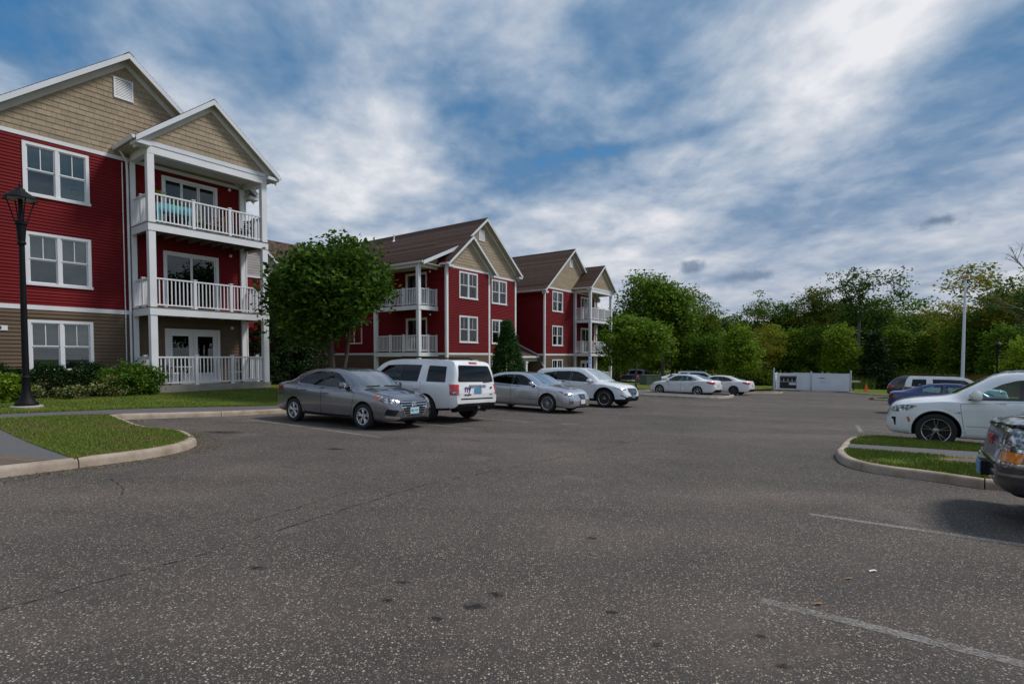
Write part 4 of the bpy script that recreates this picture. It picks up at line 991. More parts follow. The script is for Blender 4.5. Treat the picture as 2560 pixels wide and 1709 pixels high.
    # ---- island before the white saloon, island by the enclosure, far-right island
    def island(pts, top, joints, nm):
        pp = smooth_path(pts + pts[:1], 4)[:-1]; c = np.mean(np.array(pp), axis=0)
        area = sum(a_[0] * b_[1] - b_[0] * a_[1] for a_, b_ in zip(pp, pp[1:] + pp[:1])); sg = 1 if area > 0 else -1
        kerb(pp + pp[:1], list(np.arange(3, 60, 3.0)), sg)
        ii = offset_path(pp + pp[:1], .14 * sg)[:-1]
        poly_sheet(nm, ii, lambda x, y: G(x, y) + .137, MAT[top], .6, kind='structure')
        if top == 'turf': blades('grass', ii, tz, 500, .06, MAT['blade'], 'grass on a small kerbed island at the end of the parking rows', None, .012)
    vi = [px(1575, 988), px(1660, 992.5), px(1745, 996), px(1800, 996.5), px(1826, 994), px(1829, 990.5), px(1815, 988.5, .14), px(1740, 983, .14), px(1600, 976, .14)]
    island([tuple(q.xy) for q in vi], 'path', None, 'island_paving')
    ei = [px(1850, 983.5), px(1905, 984), px(1945, 983.5), px(1953, 981.5), px(1940, 979, .14), px(1890, 978, .14), px(1840, 977.5, .14)]
    island([tuple(q.xy) for q in ei], 'turf', None, 'lawn')
    fi = [px(2178, 999), px(2200, 1001.5), px(2260, 1003), px(2300, 1001), px(2280, 995.5, .14), px(2215, 993, .14), px(2185, 994.5, .14)]
    island([tuple(q.xy) for q in fi], 'turf', None, 'lawn')
    # ---- grass beyond the lot
    fz = lambda x, y: G(x, y) + .13
    e1 = [px(2108, 978.5), px(2116, 981), px(2132, 984), px(2170, 987), px(2215, 990)]
    e1 = [tuple(q.xy) for q in e1] + [uv(54.5, 1.6), uv(54, 5.2), uv(50, 5.6), uv(30, 5.7), uv(8, 5.7)]
    ee = smooth_path(e1, 3); kerb(ee, list(np.arange(3, 80, 3.0)), +1)
    inner_e = offset_path(ee, .14)
    poly_sheet('lawn', inner_e + [uv(8, 70), uv(130, 70), uv(130, -9.6), tuple((px(2108, 978.5) + Vector((.2, .6, 0))).xy)], fz, MAT['turf'], 3.0, kind='structure')
    poly_sheet('lawn', [uv(83.5, -70), uv(130, -70), uv(130, -9.6), uv(83.5, -9.6)], fz, MAT['turf'], 4.0, kind='structure')
    q0, q1, q2, q3 = px(1760, 975.5), px(1931, 975.8), px(1931, 966), px(1760, 966)
    poly_sheet('lawn', [tuple(q.xy) for q in (q0, q1, q2, q3)], fz, MAT['turf'], 1.0, kind='structure')
    # ---- worn pale patches and old oil on the asphalt
    rs = random.Random(4)
    def stain(x, y, rx, ry, mt):
        c = px(x, y); P = []
        for k in range(18):
            a = 2 * math.pi * k / 18; r = 1 + rs.uniform(-.22, .22); P.append((c.x + rx * r * math.cos(a), c.y + ry * r * math.sin(a)))
        poly_sheet('stain', P, lambda x_, y_: G(x_, y_) + .002, MAT[mt], .2, kind='structure')
    for x, y, rx, ry in ((1835, 1565, .26, .19), (1690, 1565, .15, .10), (1860, 1655, .30, .15), (2040, 1625, .20, .12), (1120, 1660, .14, .09)): stain(x, y, rx, ry, 'worn')
    for x, y, rx, ry in ((1190, 1515, .10, .07), (1240, 1486, .07, .05), (1090, 1545, .06, .04), (970, 1500, .05, .04), (1640, 1610, .04, .03), (1960, 1665, .05, .03), (1900, 1590, .04, .03), (840, 1122, .25, .12), (560, 1080, .5, .22), (1480, 1345, .06, .04), (640, 1420, .08, .05), (1530, 1530, .05, .03), (1010, 1455, .06, .04)): stain(x, y, rx, ry, 'oil')
    # ---- stall lines, cracks
    def line(a, b, w=.10, ext=0.0):
        A, B = px(*a), px(*b); dd = (B - A).normalized(); B = B + dd * ext; n = max(2, int((B - A).length / .5))
        strip('stall_line', [tuple(A.lerp(B, i / n).xy) for i in range(n + 1)], w, MAT['paint_line'], .004, kind='structure')
    line((1902, 1500), (2560, 1660), .10, 4); line((2025, 1285), (2560, 1362), .10, 2.6)
    line((618, 1047.5), (952, 1093)); line((1062, 1059), (1182, 1071.8)); line((1196, 1044.8), (1345, 1056.8))
    line((1400, 1027), (1470, 1032)); line((1600, 997), (1700, 1009)); line((1700, 1001), (1790, 1009.5)); line((1770, 1012), (1850, 1004))
    line((2143, 1063.5), (2153, 1080), .12); line((2150, 1063.5), (2230, 1069)); line((2156, 1073), (2230, 1081))
    def crack(pts, w):
        P = [px(*p) for p in pts]; out_ = []
        for a_, b_ in zip(P, P[1:]):
            n = max(2, int((b_ - a_).length / .10))
            for i in range(n): q = a_.lerp(b_, i / n); out_.append((q.x + random.uniform(-.018, .018), q.y + random.uniform(-.018, .018)))
        strip('crack', out_, w, MAT['crack'], .003, kind='structure')
    crack([(0, 1524), (260, 1452), (560, 1370), (820, 1285), (1060, 1212), (1330, 1158), (1600, 1100)], .02)
    crack([(380, 1345), (640, 1300), (900, 1222)], .014); crack([(700, 1165), (1000, 1206)], .012); crack([(275, 1195), (310, 1222), (300, 1250)], .014); crack([(1530, 1150), (1820, 1166)], .012)
build_ground()
# ------------------------------------------------------------------ houses
def house_materials():
    def siding(name, c):
        m, nt, b, n, l = new_mat(name); setp(b, rough=.7, spec=.12)
        f = N_noise(n, l, 1.3, 6, .6, stretch=(.5, 1, 2.5)); f2 = N_noise(n, l, 30, 3, .6, stretch=(.15, 1, 1))
        a = N_ramp(n, l, f, [(.3, tuple(x * .82 for x in c)), (.7, tuple(x * 1.1 for x in c))])
        a = N_mix(n, l, .35, a, N_ramp(n, l, f2, [(.3, (.8, .8, .8)), (.7, (1.12, 1.12, 1.12))]), 'MULTIPLY')
        oi = n.new('ShaderNodeObjectInfo'); mr = n.new('ShaderNodeMapRange'); l.new(oi.outputs['Random'], mr.inputs[0]); mr.inputs[3].default_value = .93; mr.inputs[4].default_value = 1.07
        h = n.new('ShaderNodeHueSaturation'); l.new(a, h.inputs['Color']); l.new(mr.outputs[0], h.inputs['Value']); l.new(h.outputs[0], b.inputs['Base Color']); N_bump(n, l, b, f2, .12, .004); return m
    MAT['red'] = siding('red_siding', (.178, .013, .016)); MAT['taupe'] = siding('taupe_siding', (.150, .105, .072))
    MAT['shake'] = siding('tan_shake', (.37, .295, .21)); MAT['light_siding'] = siding('pale_grey_siding', (.42, .38, .36))
    MAT['trim'] = plain('white_trim', (.74, .74, .76), .45, vary=.06, scale=1.5); MAT['trim_soft'] = plain('grey_soffit', (.62, .60, .56), .6, vary=.08, scale=2)
    MAT['soffit'] = plain('beige_soffit', (.42, .37, .30), .7, vary=.1, scale=2)
    MAT['fascia'] = plain('pale_fascia', (.66, .68, .72), .4, vary=.05, scale=1.2)
    m, nt, b, n, l = new_mat('roof_shingle'); setp(b, rough=.92, spec=.2)
    tc = n.new('ShaderNodeTexCoord'); br = n.new('ShaderNodeTexBrick'); mp = n.new('ShaderNodeMapping'); mp.inputs['Rotation'].default_value = (math.radians(90), 0, math.radians(90))
    l.new(tc.outputs['Object'], mp.inputs[0]); l.new(mp.outputs[0], br.inputs[0]); br.inputs['Scale'].default_value = 1.0; br.inputs['Brick Width'].default_value = .26; br.inputs['Row Height'].default_value = .13; br.inputs['Mortar Size'].default_value = .006; br.inputs['Bias'].default_value = 0
    br.inputs['Color1'].default_value = (.050, .031, .025, 1); br.inputs['Color2'].default_value = (.135, .086, .066, 1); br.inputs['Mortar'].default_value = (.02, .015, .013, 1)
    f = N_noise(n, l, 5, 5, .7); f2 = N_noise(n, l, 90, 2)
    c = N_mix(n, l, .6, br.outputs[0], N_ramp(n, l, f, [(.3, (.6, .6, .6)), (.7, (1.3, 1.28, 1.25))]), 'MULTIPLY')
    l.new(N_mix(n, l, .5, c, N_ramp(n, l, f2, [(.3, (.6, .6, .6)), (.7, (1.4, 1.4, 1.4))]), 'MULTIPLY'), b.inputs['Base Color']); N_bump(n, l, b, f2, .3, .006); MAT['roof'] = m
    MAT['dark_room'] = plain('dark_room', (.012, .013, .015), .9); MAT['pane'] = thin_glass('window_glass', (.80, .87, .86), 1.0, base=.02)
    MAT['door_glass'] = thin_glass('door_glass', (.5, .56, .58), .8, base=.01)
    MAT['blind'] = plain('window_blind', (.36, .38, .36), .8, vary=.06, scale=3); MAT['screen'] = plain('window_screen', (.095, .10, .105), .8, vary=.1, scale=2)
    MAT['curtain'] = plain('pale_curtain', (.24, .36, .40), .9, vary=.2, scale=4); MAT['curtain_dark'] = plain('dark_curtain', (.018, .018, .02), .9, vary=.3, scale=10)  # pale curtain's blue also stands in for sky mirrored in top-floor panes
    MAT['deck'] = plain('deck_boards', (.16, .13, .11), .8, vary=.2, scale=5)
    MAT['black_paint'] = plain('black_paint', (.012, .012, .015), .4, vary=.2, scale=8)
house_materials()
ROT = math.radians(54)
S36 = .0
_board = {}
def board_mesh(L, e, mat, proud=.030):
    k = (round(L, 3), e, mat)
    if k not in _board:
        m = MB().prism([(0, -.004), (-proud, -.004), (-proud, .004), (-.006, e), (0, e)], 'x', 0, round(L, 3)); me = m.mesh('clapboard'); me.materials.append(MAT[mat]); _board[k] = me
    return _board[k]
def spans(a, b, z0, z1, openings):
    segs = [(a, b)]
    for (x0, x1, o0, o1) in openings:
        if o1 <= z0 + .02 or o0 >= z1 - .02: continue
        segs = [s for p, q in segs for s in ((p, min(q, x0)), (max(p, x1), q)) if s[1] - s[0] > .02]
    return segs
def wall(house, name, x0, x1, z0, z1, mat, e, openings, loc, rz, single, back=None):
    """clapboard wall facing -y of its own frame; boards are its pieces"""
    b = MB()
    zz = sorted({z0, z1} | {z for o in openings for z in (o[2], o[3]) if z0 < z < z1})
    for a, c in zip(zz, zz[1:]):
        for p, q in spans(x0, x1, a, c, openings): b.box(p, q, .001, .14, a, c)
    w = b.build(name, MAT[mat], house, loc=loc, rot=(0, 0, rz))
    n = max(1, round((z1 - z0) / e)); e = (z1 - z0) / n; acc = MB()
    for i in range(n):
        za = z0 + i * e
        for p, q in spans(x0, x1, za, za + e, openings):
            if single: obj('clapboard', board_mesh(q - p, round(e, 4), mat), None, w, loc=(p, 0, za))
            else: acc.prism([(0, za - .004), (-.042, za - .004), (-.042, za + .004), (-.006, za + e), (0, za + e)], 'x', p, q)
    if not single: acc.build('clapboards', MAT[mat], w, kind='stuff')
    return w
def gable(house, name, half_l, half_r, z0, apex_x, apex_z, slope, loc, rz, single, e=.185, mat='shake', skip=None):
    """gable of shakes facing -y; each shake a piece of its own"""
    w = MB().prism([(-half_l, z0), (half_r, z0), (apex_x, apex_z)], 'y', .001, .14).build(name, MAT[mat], house, loc=loc, rot=(0, 0, rz))
    acc = MB(); rnd = random.Random(3); z = z0; row = 0; cnt = 0
    while z < apex_z - .12:
        lim_l, lim_r = apex_x - (apex_z - z) / slope, apex_x + (apex_z - z) / slope
        lim_l, lim_r = max(lim_l, -half_l), min(lim_r, half_r); x = lim_l - (row % 2) * .09
        while x < lim_r:
            wd = rnd.choice((.14, .19, .24)); a, b = max(x, lim_l), min(x + wd - .006, lim_r)
            if b - a > .03 and not (skip and skip((a + b) / 2, z)):
                t = .022 + rnd.uniform(-.003, .003); poly = [(0, z - .006), (-t, z - .006), (-t, z + .004), (-.006, z + e), (0, z + e)]
                ztop = min(z + e, apex_z - slope * max(abs(a - apex_x), abs(b - apex_x)) + .12)
                poly = [(0, z - .006), (-t, z - .006), (-t, z + .004), (-.006, max(z + .03, ztop)), (0, max(z + .03, ztop))]
                if single and cnt < 300: MB().prism(poly, 'x', a, b).build('shake', MAT[mat], w); cnt += 1
                else: acc.prism(poly, 'x', a, b)
            x += wd
        z += e; row += 1
    if acc.v: acc.build('shakes', MAT[mat], w, kind='stuff')
    return w
def window(house, x0, x1, z0, z1, loc=(0, 0, 0), rz=0.0, upper='blind', lower='screen', units=2, detail=True, name='window'):
    """paired sash window facing -y: casing, sill, sashes; panes, muntins and blinds are its pieces"""
    t = .095; m = MB(); y0, y1 = -.055, .02
    m.box(x0, x0 + t, y0, y1, z0, z1); m.box(x1 - t, x1, y0, y1, z0, z1); m.box(x0 + t, x1 - t, y0, y1, z1 - t, z1); m.box(x0 - .03, x1 + .03, y0 - .02, y1, z0 - .03, z0 + .06)
    iw = (x1 - x0 - 2 * t - .10 * (units - 1)) / units; un = []
    for k in range(units):
        a = x0 + t + k * (iw + .10); un.append((a, a + iw))
        if k: m.box(a - .10, a, y0 + .006, y1, z0 + .06, z1 - t)
    zb, zt = z0 + .06, z1 - t; zm = (zb + zt) / 2
    for a, b in un:                                  # sash frames
        s = .038
        for (q0, q1, yy) in ((zb, zm, .012), (zm, zt, -.012)):
            m.box(a, a + s, yy, yy + .03, q0, q1); m.box(b - s, b, yy, yy + .03, q0, q1); m.box(a + s, b - s, yy, yy + .03, q0, q0 + s); m.box(a + s, b - s, yy, yy + .03, q1 - s, q1)
    w = m.build(name, MAT['trim'], house, loc=loc, rot=(0, 0, rz))
    for i, (a, b) in enumerate(un):
        MB().box(a + .03, b - .03, .003, .007, zm + .03, zt - .03).build('pane', MAT['pane'], w)
        MB().box(a + .03, b - .03, .027, .031, zb + .03, zm - .03).build('pane', MAT['pane'], w)
        c = (a + b) / 2; MB().box(c - .012, c + .012, -.006, .010, zm + .03, zt - .03).build('muntin', MAT['trim'], w)
        MB().box(a, b, .10, .112, zm, zt).build('blind', MAT[upper if isinstance(upper, str) else upper[i]], w)
        MB().box(a, b, .10, .112, zb, zm - .002).build('blind', MAT[lower if isinstance(lower, str) else lower[i]], w)  # dark_room here paints in the unlit room, no blind hangs there
    MB().box(x0 + .02, x1 - .02, .115, .125, z0, z1).build('reveal', MAT['dark_room'], w)  # near-black sheet painting the shade of the unlit room
    return w
def slider(house, x0, x1, z0, z1, loc=(0, 0, 0), rz=0.0, french=False, leaves=2):
    t = .10; m = MB(); y0, y1 = -.05, .03
    m.box(x0, x0 + t, y0, y1, z0, z1); m.box(x1 - t, x1, y0, y1, z0, z1); m.box(x0 + t, x1 - t, y0, y1, z1 - t, z1); m.box(x0, x1, y0 - .02, y1, z0 - .04, z0 + .05)
    d = m.build('patio_door', MAT['trim'], house, loc=loc, rot=(0, 0, rz)); a0, b0 = x0 + t, x1 - t; n = leaves; wd = (b0 - a0) / n
    for k in range(n):
        a, b = a0 + k * wd, a0 + (k + 1) * wd; s = .17 if french else .05; yy = .0 if (french or k % 2 == 0) else .03; q = MB()
        zb = z0 + .05 + (.32 if french else .06); zt = z1 - t - (.18 if french else .05)
        q.box(a + .004, a + s, yy, yy + .04, z0 + .05, z1 - t); q.box(b - s, b - .004, yy, yy + .04, z0 + .05, z1 - t); q.box(a + s, b - s, yy, yy + .04, z0 + .05, zb); q.box(a + s, b - s, yy, yy + .04, zt, z1 - t)
        q.build('door_leaf', MAT['trim'], d)
        MB().box(a + s - .01, b - s + .01, yy + .018, yy + .023, zb - .01, zt + .01).build('pane', MAT['door_glass'], d)
        if french:
            c = MB(); nn = 9
            for i in range(nn): c.box(a + s + (b - a - 2 * s) * i / nn, a + s + (b - a - 2 * s) * (i + .8) / nn, .09 + .01 * (i % 2), .10 + .01 * (i % 2), zb, zt)
            c.build('vertical_blind', MAT['curtain_dark'], d)
    MB().box(x0 + .02, x1 - .02, .125, .135, z0, z1).build('reveal', MAT['dark_room'], d)  # the room's darkness is put into this sheet's colour
    return d
def railing(parent, pts, z, single, posts_at, h=1.08):
    """rail between points (x, y); posts at the given fractions of each run"""
    acc = MB()
    for (a, b, fr, ends) in pts:
        A, B = Vector((*a, 0)), Vector((*b, 0)); L = (B - A).length; ang = math.atan2(B.y - A.y, B.x - A.x)
        loc = (A.x, A.y, z); rot = (0, 0, ang)
        MB().box(0, L, -.035, .035, h - .055, h).build('top_rail', MAT['trim'], parent, loc=loc, rot=rot)
        MB().box(0, L, -.025, .025, .08, .13).build('bottom_rail', MAT['trim'], parent, loc=loc, rot=rot)
        stops = [0.0] + [f * L for f in fr] + [L]
        for f in fr + ([1.0] if ends else []):
            p = MB().box(f * L - .05, f * L + .05, -.05, .05, -.0, h + .03); p.box(f * L - .065, f * L + .065, -.065, .065, h + .03, h + .055); p.box(f * L - .07, f * L + .07, -.07, .07, .0, .03)
            p.build('rail_post', MAT['trim'], parent, loc=loc, rot=rot)
        for s0, s1 in zip(stops, stops[1:]):
            n = max(1, int((s1 - s0 - .06) / .135)); st = (s1 - s0) / (n + 1)
            for i in range(1, n + 1):
                x = s0 + st * i
                if single:
                    obj('baluster', BAL, None, parent, loc=(A.x + x * math.cos(ang), A.y + x * math.sin(ang), z), rot=rot)
                else:
                    c, s_ = math.cos(ang), math.sin(ang); q = (A.x + x * c, A.y + x * s_); acc.box(q[0] - .016, q[0] + .016, q[1] - .016, q[1] + .016, z + .13, z + h - .05)
    if acc.v: acc.build('balusters', MAT['trim'], parent, kind='stuff')
BAL = MB().box(-.017, .017, -.017, .017, .13, 1.03).mesh('baluster'); BAL.materials.append(MAT['trim'])
def roof_plane(house, prof, y0, y1, name='roof', thick=.10, axis='y', expo=.14):
    """roof side: profile from ridge down to eave as (x, z), swept front to back, with real courses of shingle"""
    m = MB(); segs = list(zip(prof, prof[1:])); acc = MB()
    poly = [(x, z - .02) for x, z in prof] + [(x, z - thick) for x, z in prof[::-1]]
    base = MB().prism(poly, axis, y0, y1).build(name, MAT['roof'], house)
    for (xa, za), (xb, zb) in segs:
        L = math.hypot(xb - xa, zb - za); n = max(1, int(L / expo)); dx, dz = (xb - xa) / L, (zb - za) / L; nx, nz = (-dz, dx) if dx > 0 else (dz, -dx)
        if nz < 0: nx, nz = -nx, -nz
        for i in range(n):
            s0, s1 = L * i / n, L * (i + 1) / n + (.02 if i < n - 1 else 0)
            p0, p1 = (xa + dx * s0, za + dz * s0), (xa + dx * s1, za + dz * s1)
            acc.prism([(p0[0] - nx * .02, p0[1] - nz * .02), (p0[0] + nx * .002, p0[1] + nz * .002), (p1[0] + nx * .016, p1[1] + nz * .016), (p1[0] - nx * .02, p1[1] - nz * .02)], axis, y0 - .015, y1 + .015)
    acc.build('shingle_courses', MAT['roof'], base, kind='stuff')
    return base
def rake(house, prof, y, wdt=.21, frieze=True, wally=None):
    """sloping white board at the gable end, the grey frieze below it on the wall and the soffit between"""
    def band(o0, o1): return [(x, z - o0) for x, z in prof] + [(x, z - o1) for x, z in prof[::-1]]
    MB().prism(band(.012, wdt), 'y', y - .03, y).build('rake_board', MAT['fascia'], house)
    if wally is not None:
        MB().prism(band(wdt - .06, wdt - .04), 'y', y, wally - .001).build('rake_soffit', MAT['soffit'], house)
        MB().prism(band(wdt - .04, wdt + .20), 'y', wally - .035, wally - .024).build('frieze_board', MAT['trim_soft'], house)  # grey trim paints in the shadow under the soffit
def downspout(house, pts, r=.04):
    d = MB().tube(pts, r, 8); d.smooth = True; return d.build('downspout', MAT['trim'], house)
def gutter(house, x, y0, y1, z, side):
    p = [(0, 0), (side * .02, -.10), (side * .09, -.11), (side * .125, -.02), (side * .125, .0)]
    return MB().prism([(x + a, z + b) for a, b in p], 'y', y0, y1).build('gutter', MAT['trim'], house)
def vent(house, x0, x1, z0, z1, y):
    m = MB().box(x0, x1, y - .05, y - .024, z0, z0 + .05).box(x0, x1, y - .05, y - .024, z1 - .05, z1).box(x0, x0 + .05, y - .05, y - .024, z0 + .05, z1 - .05).box(x1 - .05, x1, y - .05, y - .024, z0 + .05, z1 - .05)
    v = m.build('gable_vent', MAT['trim'], house); n = 11
    MB().box(x0 + .04, x1 - .04, y - .026, y - .022, z0 + .04, z1 - .04).build('vent_back', MAT['black_plastic'], v)
    for i in range(n):
        z = z0 + .06 + (z1 - z0 - .12) * i / n; MB().prism([(y - .048, z), (y - .044, z), (y - .028, z + .04), (y - .032, z + .04)], 'x', x0 + .05, x1 - .05).build('louvre', MAT['trim'], v)
def wall_lamp(house, x, y, z):
    MB().lathe([(0.0, 0), (.05, 0), (.06, -.05), (.045, -.10), (0, -.12)], 12, 'z', (x, y - .07, z)).box(x - .025, x + .025, y - .05, y - .0, z - .05, z).build('wall_lamp', MAT['trim'], house)

def gable_house(label, u0, v0, zb, xl, xr, p0, wx, dx, single, number=None):
    """three floors, street gable of shakes, a stack of gabled balconies on its right"""
    h = thing('apartment_building', label, 'building', (*uv(u0, v0), zb), ROT, 'red apartment buildings along the lot')
    p1 = p0 + 4.40; RZ = 12.12; SL = .825; PD = -1.65; SIDE = 14.0
    Z1, Z2 = 2.64, 8.28
    wins = [(.56, 2.30), (3.47, 5.20), (6.40, 8.13)]; drs = [(.04, 2.18), (2.90, 5.21), (5.91, 8.11)]
    op = [(wx, wx + 1.77, a, b) for a, b in wins] + [(dx, dx + 2.08, a, b) for a, b in drs]
    wall(h, 'lower_wall', xl, xr, 0, Z1, 'taupe', .125, op, (0, 0, 0), 0, single)
    wall(h, 'upper_wall', xl, xr, Z1 + .15, Z2, 'red', .108, op, (0, 0, 0), 0, single)
    MB().box(xl, xr, -.035, .10, Z1, Z1 + .15).build('belt_board', MAT['trim'], h); MB().box(xl, xr, -.035, .10, Z2, Z2 + .13).build('frieze_band', MAT['trim'], h)
    MB().box(xl, xr, .0, .15, -.55, 0).build('foundation', MAT['concrete'], h)
    # side and rear walls
    for sx, rz, nm in ((xl, -math.pi / 2, 'left'), (xr, math.pi / 2, 'right')):
        if rz < 0: a, b, org = -SIDE, 0, (sx, 0, 0)
        else: a, b, org = 0, SIDE, (sx, 0, 0)
        wall(h, 'lower_side_wall', a, b, 0, Z1, 'taupe', .125, [], org, rz, False); wall(h, 'upper_side_wall', a, b, Z1 + .15, Z2 + .2, 'red', .108, [], org, rz, False)
        MB().box(sx - .03, sx + .03, .002, SIDE, Z1, Z1 + .15).build('belt_board', MAT['trim'], h)
        MB().box(sx - (.05 if rz < 0 else .09), sx + (.09 if rz < 0 else .05), -.05, .10, -.02, Z2).build('corner_board', MAT['trim'], h)
    MB().box(xl, xr, SIDE - .1, SIDE, 0, Z2 + .2).build('rear_wall', MAT['red'], h)
    el, er = xl - .42, xr + .42
    gable(h, 'gable_wall', -xl, xr, Z2 + .13, 0, RZ - .24, SL, (0, 0, 0), 0, single, skip=lambda x, z: abs(x - p0 - 2.2) < 2.62 and z < 10.55 - .83 * abs(x - p0 - 2.2))
    prof_r = [(0, RZ), (er, RZ - SL * er)]; prof_l = [(0, RZ), (el, RZ + SL * el)]
    roof_plane(h, prof_l, -.40, SIDE + .3); roof_plane(h, prof_r, -.40, SIDE + .3)
    MB().prism([(-.16, RZ - .10), (0, RZ + .035), (.16, RZ - .10)], 'y', -.42, SIDE + .3).build('ridge_cap', MAT['roof'], h)
    rake(h, prof_l, -.40, wally=0); rake(h, prof_r, -.40, wally=0)
    for e, sg in ((el, -1), (er, 1)):
        z = RZ - SL * abs(e); gutter(h, e, -.40, SIDE, z - .02, sg); MB().box(min(e, e - sg * .42), max(e, e - sg * .42), -.38, SIDE, z - .16, z - .13).build('soffit', MAT['soffit'], h)
        MB().box(min(e - sg * .005, e - sg * .40), max(e - sg * .005, e - sg * .40), -.425, -.03, z - .30, z - .17).build('eave_return', MAT['fascia'], h)
    vent(h, -.39, .22, 10.50, 11.24, -.0)
    # balconies
    c = (p0 + p1) / 2; PR = 10.88; PS = .83; e = 2.62; fy = PD - .28
    pl, pr = [(c, PR), (c - e, PR - PS * e)], [(c, PR), (c + e, PR - PS * e)]
    roof_plane(h, pl, fy, 5.5, 'porch_roof'); roof_plane(h, pr, fy, 5.5, 'porch_roof')
    MB().prism([(c - .14, PR - .09), (c, PR + .03), (c + .14, PR - .09)], 'y', fy - .02, 5.5).build('ridge_cap', MAT['roof'], h)
    rake(h, pl, fy, .20, wally=PD); rake(h, pr, fy, .20, wally=PD)
    gable(h, 'porch_gable_wall', -(p0 + .02), p1 - .02, 8.74, c, PR - .22, PS, (0, PD, 0), 0, single, skip=None)
    ze = PR - PS * e
    for sg in (-1, 1):
        x = c + sg * e; gutter(h, x, fy, .0, ze - .02, sg)
        MB().box(min(x, x - sg * .48), max(x, x - sg * .48), fy + .02, PD + .25, ze - .24, ze - .12).build('eave_return', MAT['fascia'], h)
        MB().box(min(x, c + sg * 2.1), max(x, c + sg * 2.1), PD + .26, 0, ze - .16, ze - .13).build('soffit', MAT['soffit'], h)
    MB().box(p0, p1, PD, PD + .20, 8.30, 8.56).build('porch_beam', MAT['trim'], h); MB().box(p0 + .02, p1 - .02, PD - .02, PD + .1, 8.57, 8.73).build('gable_base_board', MAT['fascia'], h)
    for x in (p0, p1 - .20): MB().box(x, x + .20, PD + .21, -.06, 8.30, 8.56).build('porch_beam', MAT['trim'], h)
    MB().box(p0 + .21, p1 - .21, PD + .21, -.06, 8.50, 8.55).build('porch_ceiling', MAT['trim_soft'], h)
    for x in (p0, p1 - .22):
        for a, b in ((0, 2.58), (2.865, 5.58), (5.875, 8.29)):
            m = MB().box(x, x + .22, PD, PD + .22, a, b); m.build('column', MAT['trim'], h)
    MB().box(p0 - .02, p0 + .15, -.14, -.025, 0, 8.29).build('pilaster', MAT['trim'], h); MB().box(p1 - .36, p1 - .18, -.14, -.025, 0, 8.29).build('pilaster', MAT['trim'], h)
    for z in (0.0, 2.85, 5.86):
        m = MB()
        if z > 0:
            m.box(p0 - .02, p1 + .02, PD - .02, PD + .02, z - .28, z - .01).box(p0 - .02, p0 + .02, PD + .021, -.03, z - .28, z - .01).box(p1 - .02, p1 + .02, PD + .021, -.03, z - .28, z - .01)
            b = m.build('balcony', MAT['trim'], h)
            d = MB(); n = 12; w = (-.03 - PD + .04) / n
            for i in range(n): d.box(p0 - .035, p1 + .035, PD - .04 + i * w, PD - .04 + (i + 1) * w - .006, z - .009, z + .014)
            d.build('deck_boards', MAT['deck'], b)
            j = MB()
            for i in range(10): x = p0 + .2 + (p1 - p0 - .4) * i / 9; j.box(x - .02, x + .02, PD + .03, -.05, z - .24, z - .012)
            j.build('joists', MAT['deck'], b)
        else:
            b = MB().box(p0 - .03, p1 + .03, PD - .03, .0, -.42, -.001).build('balcony', MAT['concrete'], h)
        fr = [(1.58 - .04) / 4.36, (2.93 - .04) / 4.36]
        railing(b, [((p0 + .2, PD + .10), (p1 - .2, PD + .10), [(1.54 - .2) / 4.0, (2.89 - .2) / 4.0], False), ((p0 + .09, PD + .2), (p0 + .09, -.14), [.5], False), ((p1 - .09, PD + .2), (p1 - .09, -.14), [.5], False)], z, single, None)
    for a, b in wins[:1]: window(h, wx, wx + 1.77, a, b, upper='blind', lower='screen')
    window(h, wx, wx + 1.77, *wins[1], upper='blind', lower='screen'); window(h, wx, wx + 1.77, *wins[2], upper='curtain', lower='screen' if not single else ('dark_room', 'curtain'))
    slider(h, dx, dx + 2.08, *drs[0], french=True); slider(h, dx, dx + 2.08, *drs[1]); slider(h, dx, dx + 2.08, *drs[2], leaves=3)
    for z in (2.35, 5.42, 8.2): wall_lamp(h, p1 - .78, -.03, z)
    downspout(h, [(c - e + .05, -.25, ze - .12), (p0 - .12, -.12, ze - .45), (p0 - .10, -.10, ze - .8), (p0 - .10, -.10, -.1)])
    downspout(h, [(p1 + .55, -.25, ze - .12), (p1 + .02, -.12, ze - .45), (p1 - .12, -.10, ze - .8), (p1 - .12, -.10, -.1)], .035)
    downspout(h, [(p0 - .24, -.05, 8.2), (p0 - .24, -.05, .0)], .018)
    if number:
        s = MB().box(-3.98, -3.44, -.045, -.022, 1.92, 2.08).build('number_sign', MAT['trim'], h)
        tm = text_mesh(number, .15, .006, .004); tm.transform(Matrix.Translation((-3.62, -.049, 2.0)) @ Matrix.Rotation(math.radians(90), 4, 'X')); obj('number', tm, MAT['black_paint'], s)
    return h
HA = gable_house('red apartment building whose first storey carries the number 4 sign', 7.73, -23.25, .46, -4.37, 4.34, .04, -2.96, 1.10, True, '4')
HC = gable_house('red apartment building beyond the entrance porch, nearest the pickup truck', 41.9, -23.85, -1.02, -4.45, 4.5, .62, -3.30, 1.75, False)

